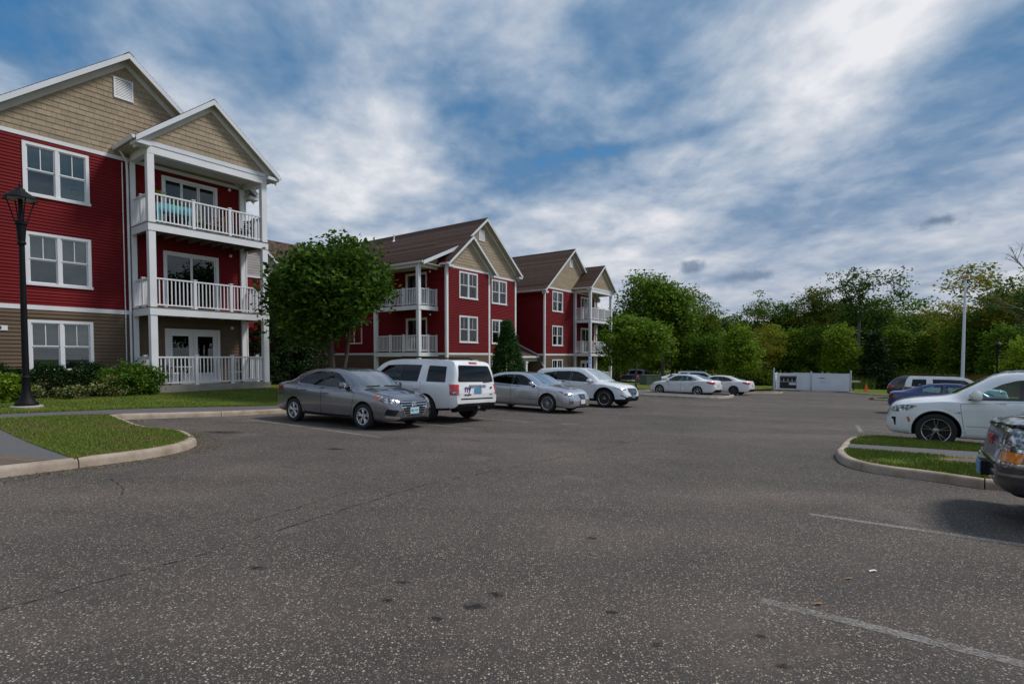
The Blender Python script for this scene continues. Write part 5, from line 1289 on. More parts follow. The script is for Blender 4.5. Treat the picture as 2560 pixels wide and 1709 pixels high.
def corner_house():
    u0, v0, zb = 29.45, -23.9, -1.02
    h = thing('apartment_building', 'red apartment building with long brown roof, corner balcony and two roof pipes', 'building', (*uv(u0, v0), zb), ROT, 'red apartment buildings along the lot')
    RZ, SL = 12.28, .815; Z1, Z2 = 2.66, 8.28; L = -4.45; K = 14.7; BY = -.60; R = 3.85
    wins = [(.56, 2.30), (3.47, 5.25), (6.45, 8.22)]; lw = [(.56, 2.30), (3.47, 5.25), (6.40, 8.15)]
    # bump-out front and its left return, then the recessed part
    op = [(-3.30, -1.42, a, b) for a, b in lw]
    for (a, b, y, o) in ((L, -.15, BY, op), (-.15, R, 0, [(.88, 2.72, x, z) for x, z in lw])):
        wall(h, 'lower_wall', a, b, -.1, Z1, 'taupe', .125, o, (0, y, 0), 0, False); wall(h, 'upper_wall', a, b, Z1 + .14, Z2, 'red', .108, o, (0, y, 0), 0, False)
        MB().box(a, b, y - .035, y + .1, Z1, Z1 + .14).build('belt_board', MAT['trim'], h); MB().box(a, b, y - .035, y + .1, Z2, Z2 + .13).build('frieze_band', MAT['trim'], h)
    for z0, z1 in lw:
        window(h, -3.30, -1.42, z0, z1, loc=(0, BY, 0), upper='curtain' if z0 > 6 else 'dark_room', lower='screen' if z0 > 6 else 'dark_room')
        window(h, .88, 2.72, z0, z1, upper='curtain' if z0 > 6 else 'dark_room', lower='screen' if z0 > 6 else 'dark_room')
    doors = [(.04, 2.15), (2.93, 5.12), (5.93, 8.1)]
    ops = [(-3.15, -1.15, a, b) for a, b in doors[1:]]
    wall(h, 'lower_side_wall', -K, -BY, -.1, Z1, 'taupe', .125, [], (L, 0, 0), -math.pi / 2, False)
    wall(h, 'upper_side_wall', -K, -BY, Z1 + .14, Z2 + .5, 'red', .108, ops, (L, 0, 0), -math.pi / 2, False)
    MB().box(L - .035, L + .05, BY + .002, K, Z1, Z1 + .14).build('belt_board', MAT['trim'], h)
    for a, b in doors[1:]: slider(h, -3.15, -1.15, a, b, loc=(L, 0, 0), rz=-math.pi / 2)
    window(h, -9.6, -7.8, 3.5, 5.2, loc=(L - .0, 0, 0), rz=-math.pi / 2); window(h, -9.6, -7.8, 6.4, 8.1, loc=(L, 0, 0), rz=-math.pi / 2)
    wall(h, 'lower_side_wall', 0, K, -.1, Z1, 'taupe', .125, [], (R, 0, 0), math.pi / 2, False); wall(h, 'upper_side_wall', 0, K, Z1 + .14, Z2 + .2, 'red', .108, [], (R, 0, 0), math.pi / 2, False)
    MB().box(-.15, -.03, BY + .01, .1, -.1, Z2).build('return_wall', MAT['red'], h)
    for x, y in ((L, BY), (-.15, BY), (R, 0)): MB().box(x - .09, x + .09, y - .055, y + .10, -.1, Z2).build('corner_board', MAT['trim'], h)
    MB().box(L, R, K - .1, K, -.1, Z2 + .2).build('rear_wall', MAT['red'], h)
    # roofs
    right = [(0, RZ), (R + .45, RZ - SL * (R + .45))]; left = [(0, RZ), (-2.65, 10.05), (-6.28, 8.43)]
    roof_plane(h, right, -.38, 24); roof_plane(h, left, -.38, K + .6)
    MB().prism([(-.16, RZ - .10), (0, RZ + .035), (.16, RZ - .10)], 'y', -.40, 24).build('ridge_cap', MAT['roof'], h)
    rake(h, right, -.38, wally=0); rake(h, [(0, RZ), (-2.65, 10.05)], -.38, wally=0); rake(h, left[1:], -.38, .24)
    gable(h, 'gable_wall', 2.65, R, Z2 + .13, 0, RZ - .24, .83, (0, 0, 0), 0, False, e=.2); vent(h, -.57, .10, 10.68, 11.42, 0)
    c, PR, PS = -2.20, 10.58, .86
    sl, sr = [(c, PR), (c - 2.42, PR - PS * 2.42)], [(c, PR), (c + 2.62, PR - PS * 2.62)]
    roof_plane(h, sl, BY - .35, 2.2, 'bay_roof'); roof_plane(h, sr, BY - .35, .6, 'bay_roof'); rake(h, sl, BY - .35, .20, wally=BY); rake(h, sr, BY - .35, .20, wally=BY)
    gable(h, 'bay_gable_wall', -L, -.17, Z2 + .13, c, PR - .22, PS, (0, BY, 0), 0, False, e=.2)
    for prof, sg in ((sl, -1), (sr, 1)):
        x, z = prof[1]; MB().box(min(x, x - sg * .45), max(x, x - sg * .45), BY - .37, BY - .03, z - .26, z - .12).build('eave_return', MAT['fascia'], h)
        gutter(h, x, BY - .35, -.2, z - .02, sg)
    x, z = right[1]; gutter(h, x, -.38, K, z - .02, 1); MB().box(x - .45, x, -.36, K, z - .16, z - .13).build('soffit', MAT['soffit'], h); MB().box(x - .42, x - .005, -.40, -.03, z - .28, z - .17).build('eave_return', MAT['fascia'], h)
    x, z = left[-1]; gutter(h, x, -.38, K, z - .02, -1); MB().box(x, L - .02, -.36, 4.4, z - .15, z - .12).build('soffit', MAT['trim_soft'], h)
    MB().prism([(-6.1, 8.40), (L, 8.40), (L, 9.05), (-6.1, 8.40 + .05)], 'y', .16, .26).build('porch_gable_wall', MAT['shake'], h)
    # corner balconies
    bx, y0, y1 = -6.20, .16, 4.4
    MB().box(bx, L - .02, y0, y0 + .2, 8.14, 8.38).build('porch_beam', MAT['trim'], h); MB().box(bx, bx + .2, y0 + .21, y1, 8.14, 8.38).build('porch_beam', MAT['trim'], h)
    for x, y in ((bx, y0), (bx, y1 - .2)):
        for a, b in ((-.2, 2.53), (2.83, 5.46), (5.77, 8.13)): MB().box(x, x + .22, y, y + .22, a, b).build('column', MAT['trim'], h)
    for zf in (2.82, 5.76):
        b = MB().box(bx - .02, L - .03, y0 - .02, y0 + .02, zf - .28, zf - .01).box(bx - .02, bx + .02, y0 + .021, y1, zf - .28, zf - .01).box(bx + .03, L - .03, y0 + .03, y1, zf - .06, zf - .011).build('balcony', MAT['trim'], h)
        MB().box(bx - .03, L - .03, y0 - .03, y1, zf - .009, zf + .012).build('deck_boards', MAT['deck'], b)
        railing(b, [((bx + .2, y0 + .1), (L - .05, y0 + .1), [.48], True), ((bx + .1, y0 + .2), (bx + .1, y1 - .2), [.33, .66], False)], zf, False, None)
    for zz in (5.3, 8.05): wall_lamp(h, L - .4, y0 + .4, zz)
    downspout(h, [(bx - .1, y0 - .2, 8.3), (bx - .05, y0 - .06, 8.0), (bx - .05, y0 - .06, 7.7), (bx - .05, y0 - .06, -.2)])
    downspout(h, [(sl[1][0] + .08, BY - .25, 8.3), (L - .12, BY - .08, 8.05), (L - .12, BY - .08, 7.7), (L - .12, BY - .08, -.1)])
    for y in (8.5, 12.6):
        p = MB().tube([(-.75 + .0, y, 11.45), (-.75, y, 12.15)], .06, 10); p.lathe([(.16, 11.58), (.08, 11.72)], 12, 'z', (-.75, y, 0)); p.build('roof_pipe', MAT['trim'], h)
    # entrance link to the next house
    x0, x1 = R, 41.9 - 4.45 - u0
    wall(h, 'link_lower_wall', x0, x1, -.1, Z1, 'taupe', .125, [(x0 + .9, x1 - .6, 0, 2.4)], (0, 3.0, 0), 0, False); wall(h, 'link_upper_wall', x0, x1, Z1, Z2, 'red', .108, [], (0, 3.0, 0), 0, False)
    slider(h, x0 + .9, x1 - .6, 0, 2.4, loc=(0, 3.0, 0), french=True)
    MB().prism([(2.9, 8.6), (7.0, 11.8), (7.0, 11.6), (2.9, 8.4)], 'x', x0, x1).build('link_roof', MAT['roof'], h)
    er = MB().prism([(2.95, 3.70), (.55, 2.62), (.55, 2.52), (2.95, 3.60)], 'x', x0 + .05, x1 - .05).build('entrance_roof', MAT['roof'], h)
    MB().prism([(2.97, 3.82), (.52, 2.72), (.52, 2.55), (2.97, 3.65)], 'x', x1 - .05, x1 - .02).build('flashing_board', MAT['trim'], h)
    MB().box(x0 + .05, x1 + .25, .44, .56, 2.44, 2.58).build('gutter', MAT['trim'], h); MB().box(x0 + .05, x1 - .05, .62, .82, 2.15, 2.44).build('entrance_beam', MAT['soffit'], h)
    m = MB(); cx = x1 - 1.7
    for a, b, w in ((-.1, .25, .17), (.25, 2.0, .13), (2.0, 2.14, .17)): m.box(cx - w, cx + w, .72 - w, .72 + w, a, b)
    m.build('column', MAT['trim'], h)
    downspout(h, [(x1 + .1, .5, 2.45), (x1 + .08, .30, 2.2), (x1 - .1, .1, 1.9), (x1 - .12, -.1, 1.7), (x1 - .12, -.12, -.1)])
    # rear wing with a pale cross gable
    wy = K
    wall(h, 'wing_lower_wall', -22, L, -.1, Z1, 'taupe', .125, [], (0, wy, 0), 0, False); wall(h, 'wing_upper_wall', -22, L, Z1 + .14, Z2 + .3, 'red', .108, [], (0, wy, 0), 0, False)
    MB().box(-22, L, wy - .035, wy, Z1, Z1 + .14).build('belt_board', MAT['trim'], h)
    MB().prism([(wy - .4, 8.45), (wy + 4.0, 12.25), (wy + 4.0, 12.1), (wy - .4, 8.3)], 'x', -22.3, 0).build('wing_roof', MAT['roof'], h)
    MB().prism([(wy + 8.4, 8.45), (wy + 4.0, 12.25), (wy + 4.0, 12.1), (wy + 8.4, 8.3)], 'x', -22.3, 0).build('wing_roof', MAT['roof'], h)
    gx, gz, gs = -9.9, 11.95, .95
    gw = MB().prism([(gx - 3.6, 8.4), (gx + 3.6, 8.4), (gx, gz - .1)], 'y', wy - .62, wy - .05).build('wing_gable_wall', MAT['light_siding'], h)
    lb = MB()
    for i in range(18):
        z = 8.42 + i * .19; hw = (gz - .15 - z) / gs
        if hw > .1: lb.prism([(0, z), (-.02, z), (-.005, z + .19), (0, z + .19)], 'x', gx - hw, gx + hw)
    lo = lb.build('clapboards', MAT['light_siding'], gw, loc=(0, wy - .62, 0), kind='stuff')
    for sg in (-1, 1):
        pr_ = [(gx, gz), (gx + sg * 3.9, gz - gs * 3.9)]; roof_plane(h, pr_, wy - .9, wy + 3.5, 'dormer_roof'); rake(h, pr_, wy - .9, .22, wally=wy - .62)
    MB().box(gx - 3.6, gx + 3.6, wy - .66, wy - .05, 8.27, 8.40).build('frieze_band', MAT['trim'], h)
    MB().box(gx - 3.6, gx + 3.6, wy - .60, wy - .06, 3.0, 8.26).build('bay_wall', MAT['red'], h)
    return h
HB = corner_house()
# ------------------------------------------------------------------ trees and shrubs
def leaf_mat(name, stops, trans=.35):
    m = bpy.data.materials.new(name); m.use_nodes = True; nt = m.node_tree; n = nt.nodes; l = nt.links; b = n['Principled BSDF']; setp(b, rough=.6, spec=.12)
    g = n.new('ShaderNodeNewGeometry'); c = N_ramp(n, l, g.outputs['Random Per Island'], stops)
    oi = n.new('ShaderNodeObjectInfo'); mr = n.new('ShaderNodeMapRange'); l.new(oi.outputs['Random'], mr.inputs[0]); mr.inputs[3].default_value = .75; mr.inputs[4].default_value = 1.3
    mr2 = n.new('ShaderNodeMapRange'); l.new(oi.outputs['Random'], mr2.inputs[0]); mr2.inputs[3].default_value = .515; mr2.inputs[4].default_value = .488
    h = n.new('ShaderNodeHueSaturation'); l.new(c, h.inputs['Color']); l.new(mr.outputs[0], h.inputs['Value']); l.new(mr2.outputs[0], h.inputs['Hue'])
    l.new(h.outputs[0], b.inputs['Base Color'])
    t = n.new('ShaderNodeBsdfTranslucent'); l.new(h.outputs[0], t.inputs[0]); mx = n.new('ShaderNodeMixShader'); mx.inputs[0].default_value = trans
    l.new(b.outputs[0], mx.inputs[1]); l.new(t.outputs[0], mx.inputs[2]); l.new(mx.outputs[0], n['Material Output'].inputs[0]); return m
MAT['leaf'] = leaf_mat('maple_leaf', [(0, (0.033, 0.079, 0.008)), (.45, (0.066, 0.138, 0.012)), (.8, (0.110, 0.197, 0.015)), (1, (0.165, 0.268, 0.024))])
MAT['leaf_shade'] = leaf_mat('shade_tree_leaf', [(0, (.020, .052, .006)), (.45, (.040, .092, .010)), (.85, (.068, .135, .014)), (1, (.10, .18, .02))])
MAT['leaf_dark'] = leaf_mat('dark_leaf', [(0, (0.026, 0.060, 0.011)), (.6, (0.052, 0.110, 0.014)), (1, (0.093, 0.169, 0.022))])
MAT['leaf_light'] = leaf_mat('light_leaf', [(0, (0.075, 0.141, 0.011)), (.6, (0.158, 0.258, 0.015)), (1, (0.241, 0.336, 0.027))])
MAT['leaf_olive'] = leaf_mat('olive_leaf', [(0, (0.083, 0.114, 0.009)), (.55, (0.167, 0.198, 0.017)), (.9, (0.270, 0.247, 0.024)), (1, (0.354, 0.198, 0.024))])
MAT['yew'] = leaf_mat('yew_leaf', [(0, (.010, .030, .007)), (.6, (.022, .055, .010)), (1, (.05, .10, .016))], .15)
MAT['needle'] = leaf_mat('needle', [(0, (.010, .024, .008)), (.6, (.022, .048, .012)), (1, (.040, .075, .018))], .15)
MAT['cedar'] = leaf_mat('cedar', [(0, (.022, .060, .014)), (.6, (.050, .115, .022)), (1, (.09, .165, .03))], .2)
MAT['cream_leaf'] = leaf_mat('cream_leaf', [(0, (.05, .10, .015)), (.4, (.12, .15, .03)), (.7, (.34, .31, .13)), (1, (.45, .42, .24))], .25)
MAT['bark'] = plain('bark', (.075, .060, .048), .95, vary=.35, scale=9, bump=.6, bscale=25); MAT['grey_bark'] = plain('grey_bark', (.16, .15, .135), .95, vary=.3, scale=7, bump=.5, bscale=25)

def leaves(C, size, rng, up=.5, long=1.5):
    """folded leaf (two triangles) at each point"""
    n = len(C); d = rng.normal(size=(n, 3)); d[:, 2] *= .6; d /= np.linalg.norm(d, axis=1)[:, None]
    nr = rng.normal(size=(n, 3)); nr[:, 2] = np.abs(nr[:, 2]) + up; s = np.cross(d, nr); s /= np.linalg.norm(s, axis=1)[:, None] + 1e-9; q = np.cross(s, d)
    L = size * (.6 + .8 * rng.random(n))[:, None]; W = L / long * .5
    V = np.empty((n * 4, 3)); V[0::4] = C - d * L * .5; V[1::4] = C + s * W - q * L * .06; V[2::4] = C + d * L * .5; V[3::4] = C - s * W - q * L * .06
    i = np.arange(n)[:, None] * 4; return V, np.r_[i + np.array([0, 1, 2]), i + np.array([0, 2, 3])]
def crown_points(rng, R, nclus, per, cr, shape='round', hollow=.35, lump=.25):
    """cluster centres through the crown's volume with an uneven outline, leaves gathered round each"""
    rx, ry, rz = R; lob = rng.normal(size=(9, 3)); lob /= np.linalg.norm(lob, axis=1)[:, None]; amp = rng.normal(size=9) * lump
    P = rng.normal(size=(nclus, 3)); P /= np.linalg.norm(P, axis=1)[:, None]
    r = (hollow + (1 - hollow) * rng.random(nclus) ** .55)
    bump = 1 + (np.exp(4 * (P @ lob.T - 1)) * amp).sum(1)
    C = P * (r * bump)[:, None]
    if shape == 'cone':
        t = rng.random(nclus) ** 1.5; a = rng.random(nclus) * 2 * np.pi; rr = (1 - t) ** .8 * (.35 + .65 * rng.random(nclus) ** .5); C = np.c_[np.cos(a) * rr, np.sin(a) * rr, t * 2 - 1]
    if shape == 'spire':
        t = rng.random(nclus) ** 1.2; a = rng.random(nclus) * 2 * np.pi; rr = np.minimum(1, (1 - t) * 1.6) ** .75 * np.minimum(1, .75 + t) * (.55 + .45 * rng.random(nclus) ** .5); C = np.c_[np.cos(a) * rr, np.sin(a) * rr, t * 2 - 1]
    if shape == 'column':
        t = rng.random(nclus); a = rng.random(nclus) * 2 * np.pi; prof = np.clip(1.1 - np.abs(t - .35) * 1.25, .12, 1) ** .7; rr = prof * (.5 + .5 * rng.random(nclus) ** .5); C = np.c_[np.cos(a) * rr, np.sin(a) * rr, t * 2 - 1]
    C = C * np.array([rx, ry, rz]); cs = cr * (.6 + .8 * rng.random(nclus))
    pts = np.repeat(C, per, 0) + np.clip(rng.normal(size=(nclus * per, 3)), -1.7, 1.7) * np.repeat(cs, per)[:, None] * np.array([1, 1, .62])
    return pts, C
def tree_parts(seed, R, zc, nclus, per, cr, size, leafmat, trunk_r, barkmat='bark', shape='round', hollow=.35, stems=1, lump=.25, limbs=9):
    rng = np.random.default_rng(seed); pts, C = crown_points(rng, R, nclus, per, cr, shape, hollow, lump); pts[:, 2] += zc; C[:, 2] += zc
    V, F_ = leaves(pts, size, rng); cm = np_mesh('crown', V, F_, MAT[leafmat])
    m = MB(); low = zc - R[2]
    for k in range(stems):
        a = 2 * math.pi * k / max(1, stems) + .5; sx, sy = (0, 0) if stems == 1 else (.12 * math.cos(a), .12 * math.sin(a)); lean = 0 if stems == 1 else R[0] * .22
        top = zc + R[2] * .55; P = [(sx, sy, -.15), (sx * 1.2, sy * 1.2, .35), (sx + lean * math.cos(a) * .5 + rng.normal() * .04, sy + lean * math.sin(a) * .5 + rng.normal() * .04, max(.9, low + .3)), (sx + lean * math.cos(a) + rng.normal() * .12, sy + lean * math.sin(a) + rng.normal() * .12, (low + top) / 2 + .4), (sx + lean * math.cos(a) * 1.4, sy + lean * math.sin(a) * 1.4, top)]
        m.tube(P, [trunk_r * 1.35, trunk_r * 1.05, trunk_r * .9, trunk_r * .6, trunk_r * .15], 9)
    idx = rng.permutation(len(C))[:limbs * max(1, stems)]
    for i in idx:
        e = C[i] * np.array([.85, .85, 1]); z0 = min(max(low + .25, e[2] - .8 * math.hypot(e[0], e[1])), e[2] - .1) if shape != 'cone' else e[2] + .1
        z0 = max(z0, .5); b = np.array([0, 0, z0]); mid = (b + e) / 2 + np.array([0, 0, -.06 * R[2]]) + rng.normal(size=3) * .1
        r0 = trunk_r * .42; m.tube([tuple(b), tuple(mid), tuple(e)], [r0, r0 * .6, r0 * .15], 6)
    m.smooth = True; tm = m.mesh('trunk', 60); tm.materials.append(MAT[barkmat]); return tm, cm
def tree(name, label, parts, pos, z, rz=0.0, s=1.0, sz=None, group=None, cat='tree'):
    t = thing(name, label, cat, (pos[0], pos[1], z), rz, group); t.scale = (s, s, sz or s)
    obj('trunk', parts[0], None, t); obj('crown', parts[1], None, t); return t
def shrub(name, label, pos, z, R, nclus, per, cr, size, mat, seed, cat='shrub', group=None, shape='round', rz=0.0):
    rng = np.random.default_rng(seed); pts, C = crown_points(rng, R, nclus, per, cr, shape, .2, .2); pts[:, 2] += R[2] * .85; pts = pts[pts[:, 2] > .01]
    t = thing(name, label, cat, (pos[0], pos[1], z), rz, group)
    V, F_ = leaves(pts, size, rng); obj('foliage', np_mesh('foliage', V, F_, MAT[mat]), None, t)
    m = MB()
    for i in rng.permutation(len(C))[:10]: m.tube([(0, 0, -.05), (C[i][0] * .4, C[i][1] * .4, .25 * R[2]), (C[i][0] * .85, C[i][1] * .85, max(.1, C[i][2] + R[2] * .85))], [.02, .014, .005], 5)
    m.build('stems', MAT['bark'], t); return t

def build_trees():
    # the shade tree between the first two houses
    b = uv(12.6, -17.6)
    tp = tree_parts(5, (2.70, 2.70, 2.30), 3.85, 300, 88, .36, .185, 'leaf_shade', .085, stems=3, hollow=.40, lump=.55, limbs=9)
    tree('shade_tree', 'round dense green shade tree behind the grey saloon car', tp, b, lawn_z(*b))
    # evergreen by the second house, dark cedars behind the shade tree
    b = uv(27.3, -20.2)
    cd = tree_parts(9, (1.05, 1.05, 2.05), 2.0, 620, 60, .13, .095, 'cedar', .05, shape='spire', hollow=.3, limbs=4)
    tree('evergreen_tree', 'small pointed evergreen before the entrance porch', cd, b, lawn_z(*b), sz=1.18)
    dk = tree_parts(12, (.95, .95, 2.1), 2.1, 150, 60, .18, .12, 'needle', .05, shape='column', hollow=.3, limbs=4)
    for k, (u, v, s) in enumerate(((13.6, -24.3, 1.0), (14.9, -24.6, 1.1), (16.2, -25.0, .95))):
        x = uv(u, v); tree('cedar_tree', 'dark columnar cedar in the gap between the first two buildings', dk, x, lawn_z(*x), k * 2.0, s, group='cedars in the gap between the buildings')
    # bushes along the first house
    rng = np.random.default_rng(3)
    P = np.c_[rng.uniform(-1.5, 6.6, 42000), rng.uniform(-22.75, -21.75, 42000), rng.random(42000)]
    keep = (rng.random(42000) < np.where((P[:, 2] > .75) | (P[:, 1] > -21.95), 1, .55)); P = P[keep]
    W = np.array([(*uv(u, v), 0) for u, v, _ in P]); hh = .98 + .10 * np.sin(P[:, 0] * 5.3) + .06 * np.sin(P[:, 0] * 13.1 + 1) + rng.normal(size=len(P)) * .035
    W[:, 2] = .225 + P[:, 2] * hh
    c0 = uv(2.6, -22.2); hd = thing('hedge', 'long dark green hedge under the first building windows', 'hedge', (*c0, .22))
    W[:, 0] -= c0[0]; W[:, 1] -= c0[1]; W[:, 2] -= .22
    V, F_ = leaves(W, .085, rng, .4, 2.0); obj('foliage', np_mesh('foliage', V, F_, MAT['yew']), None, hd)
    m = MB()
    for i in range(14):
        x, y = uv(-1.2 + i * .58, -22.25); m.tube([(x - c0[0], y - c0[1], -.05), (x - c0[0] + .05, y - c0[1], .4), (x - c0[0] - .1, y - c0[1], .75)], [.025, .018, .006], 5)
    m.build('stems', MAT['bark'], hd)
    for nm, lb, u, v, R, nc, per, cr, sz, mt, sd in (
        ('bush', 'big leafy green bush against the porch column', 7.0, -21.35, (1.05, .75, .60), 120, 60, .13, .085, 'leaf', 31),
        ('bush', 'pale green bush with yellowish tips by the lamp post', 3.45, -20.75, (.60, .5, .42), 70, 60, .11, .075, 'leaf_light', 32),
        ('variegated_shrub', 'low cream and green shrub in front of the hedge', 5.35, -21.0, (.50, .36, .22), 55, 45, .09, .06, 'cream_leaf', 33),
        ('variegated_shrub', 'small cream leaved shrub close behind the lamp post base', 4.25, -20.9, (.35, .3, .28), 35, 45, .08, .055, 'cream_leaf', 34),
        ('variegated_shrub', 'cream tipped sprigs growing at the edge of the big bush', 6.3, -20.95, (.42, .3, .36), 30, 40, .10, .06, 'cream_leaf', 35)):
        x = uv(u, v); shrub(nm, lb, x, lawn_z(*x), R, nc, per, cr, sz, mt, sd, rz=ROT)
    # ---- trees by the far lawn
    st = tree_parts(21, (2.45, 2.45, 1.9), 4.05, 200, 60, .32, .22, 'leaf_light', .09, 'grey_bark', hollow=.4, lump=.4)
    g = px(1590, 971, .14); tree('street_tree', 'young tree with round crown on the grass behind the white saloon', st, g.xy, g.z - .05, 1.0, 1.04)
    # ---- the woods
    rng = random.Random(5)
    protos = [tree_parts(40 + i, R, zc, nc, per, cr, sz, mt, tr, bk, shape, hol, 1, lump, 12) for i, (R, zc, nc, per, cr, sz, mt, tr, bk, shape, hol, lump) in enumerate([
        ((4.0, 4.0, 5.2), 9.6, 280, 60, .80, .38, 'leaf_dark', .24, 'bark', 'round', .25, .45),
        ((3.6, 3.6, 5.6), 8.4, 260, 60, .72, .36, 'leaf', .20, 'bark', 'round', .25, .40),
        ((3.4, 3.4, 6.0), 8.0, 230, 60, .70, .35, 'leaf_olive', .18, 'grey_bark', 'round', .25, .45),
        ((3.2, 3.2, 4.4), 5.6, 250, 60, .62, .34, 'leaf_light', .15, 'bark', 'round', .2, .35),
        ((3.9, 3.9, 4.6), 13.0, 95, 55, .62, .34, 'leaf_dark', .24, 'grey_bark', 'round', .35, .6),
        ((2.6, 2.6, 5.5), 12.0, 80, 42, .60, .32, 'leaf_olive', .16, 'grey_bark', 'round', .3, .5)])]
    protos.append(tree_parts(52, (4.3, 4.3, 4.8), 10.6, 380, 62, .80, .40, 'leaf', .26, 'bark', 'round', .3, 1, .4, 14))
    cone = tree_parts(60, (2.3, 2.3, 3.6), 3.7, 230, 60, .40, .26, 'needle', .16, 'bark', 'cone', .2, 1, .1, 4)
    TOP = [15.2, 14.4, 14.6, 10.3, 18.3, 18.0, 15.8]
    def put(kind, xpx, ytop, dep, lb, grp=None, nm='tree', widen=1.0):
        x = (xpx - 1280) / FPX * dep; z = G(x, dep) + .05; h = (890 - ytop) / FPX * dep + EYE - z; s = h / TOP[kind]
        tree(nm, lb, protos[kind], (x, dep), z, rng.uniform(0, 6.28), s * widen, s, grp)
    put(6, 1657, 697, 74, 'tall dark oak standing higher than its neighbours beyond the saloon cars', nm='oak_tree', widen=1.1)
    put(3, 1845, 828, 66, 'bright green rounded tree beside the far parked saloons', nm='maple_tree', widen=1.15)
    put(4, 2145, 664, 74, 'tallest tree of the woods with bare pale trunk, behind the enclosure', nm='tall_tree', widen=1.05)
    put(5, 2040, 702, 80, 'thin yellowish tree next to the tallest tree', nm='thin_tree'); put(5, 1985, 735, 84, 'sparse olive tree with see-through crown between the oak and the thin yellowish tree', nm='thin_tree')
    put(4, 2545, 690, 60, 'loose tall tree behind the dead tree', nm='tall_tree'); put(2, 2470, 705, 66, 'broad olive tree behind the lamp post by the flagpole', nm='broad_tree', widen=1.2)
    put(3, 2556, 860, 40, 'small yellow-green tree close behind the lamp post by the flagpole', nm='young_tree', widen=1.0)
    grp = 'trees of the woods behind the lot'; lab = {0: 'dark green full-crowned tree in the middle of the woods', 1: 'mid green tree in the middle of the woods', 2: 'olive tinged tree in the middle of the woods', 3: 'low light green tree along the front edge of the woods'}
    row = [(0, 1530, 745, 88), (1, 1480, 770, 92), (0, 1585, 775, 92), (1, 1700, 770, 84), (2, 1745, 745, 86), (0, 1790, 772, 92), (1, 1830, 790, 92), (0, 1880, 785, 94), (2, 1905, 778, 88), (1, 1950, 765, 86), (2, 2015, 760, 80), (0, 2080, 720, 86), (1, 2190, 745, 84), (2, 2225, 782, 90), (0, 2262, 770, 88), (1, 2310, 785, 86), (0, 2355, 780, 90), (2, 2395, 775, 82), (0, 2425, 758, 80), (1, 2510, 735, 74), (2, 2600, 700, 70), (1, 2680, 690, 66), (0, 2760, 720, 70),
           (1, 1420, 790, 96), (0, 1360, 800, 100), (3, 1720, 850, 76), (3, 1770, 845, 78), (1, 1800, 830, 78), (3, 1930, 840, 76), (3, 1985, 830, 74), (1, 2045, 815, 72), (3, 2100, 830, 70), (2, 1905, 825, 74), (3, 2235, 838, 76), (1, 2285, 835, 76), (3, 2340, 825, 72), (3, 2400, 830, 66), (1, 2455, 815, 62), (3, 2505, 835, 56), (3, 1535, 850, 84), (3, 1480, 850, 88), (3, 1640, 838, 76), (3, 2620, 800, 52), (1, 2720, 790, 52)]
    for k, (kd, x, y, d) in enumerate(row): put(kd, x, y + rng.uniform(-6, 6), d + rng.uniform(-2, 2), lab[kd], {0: 'dark trees of the woods', 1: 'mid green trees of the woods', 2: 'olive trees of the woods', 3: 'low trees along the woods edge'}[kd], widen=rng.uniform(1.0, 1.25))
    for k in range(30):
        x = 1330 + k * 52 + rng.uniform(-20, 20); put(rng.choice((0, 1, 0)), x, 800 + rng.uniform(-12, 14), 103 + rng.uniform(-3, 4), 'distant tree filling the back of the woods', grp, widen=1.35)
    x, d = (2187 - 1280) / FPX * 66, 66.0; tree('spruce_tree', 'dark conical spruce between the enclosure and the parked cars', cone, (x, d), G(x, d) + .05, 0, 1.0, .95)
    x, d = (2010 - 1280) / FPX * 72, 72.0
    # undergrowth filling the edge of the woods
    r2 = np.random.default_rng(77); n = 2600; xs = r2.uniform(1380, 2750, n); dp = np.interp(xs, [1380, 1700, 2000, 2250, 2450, 2750], [80, 73, 68.5, 70, 60, 48]) + r2.random(n) * 9; X = (xs - 1280) / FPX * dp
    hmax = (.8 + 2.4 * (.5 + .5 * np.sin(xs * .031) * np.cos(xs * .013 + 1))) * (.6 + .5 * r2.random(n)); Z = np.array([G(a, b) for a, b in zip(X, dp)]) + hmax * r2.random(n) ** .7
    C = np.c_[X, dp, Z]; pts = np.repeat(C, 26, 0) + r2.normal(size=(n * 26, 3)) * np.array([.55, .55, .36]); V, F_ = leaves(pts, .26, r2)
    for nm, sl, mt in (('undergrowth', slice(0, None, 2), 'leaf'), ('brambles', slice(1, None, 2), 'leaf_olive')):
        pp = np.concatenate([pts[i * 26:(i + 1) * 26] for i in range(n)[sl]]); V, F_ = leaves(pp, .26, r2); obj(nm, np_mesh(nm, V, F_, MAT[mt]), kind='stuff', label='tangle of low growth along the edge of the woods', category='undergrowth')
    # tall dry grass on the right
    pts_ = [px(2275, 955), px(2600, 960)]; a = Vector(((2285 - 1280) / FPX * 56, 56, 0)); b = Vector(((2700 - 1280) / FPX * 43, 43, 0)); nrm = Vector((.35, .95, 0))
    poly = [tuple(a.xy), tuple(b.xy), tuple((b + nrm * 7).xy), tuple((a + nrm * 6).xy)]
    blades('tall_grass', poly, lambda x, y: G(x, y) + .1, 55, 1.9, MAT['dry_blade'], 'tall dry reddish grass at the foot of the woods behind the flagpole', None, .035, .35)
    poly = [tuple(px(2110, 974.5).xy), tuple(px(2190, 976).xy), tuple((px(2200, 972) + Vector((2, 6, 0))).xy), tuple((px(2100, 970) + Vector((0, 5, 0))).xy)]
    blades('reeds', poly, lambda x, y: G(x, y) + .1, 60, 1.5, MAT['blade'], 'upright green reeds behind the traffic cone', None, .03, .3)
    # dead tree top at the right edge
    m = MB(); rr = random.Random(9); o = Vector((0, 0, 0))
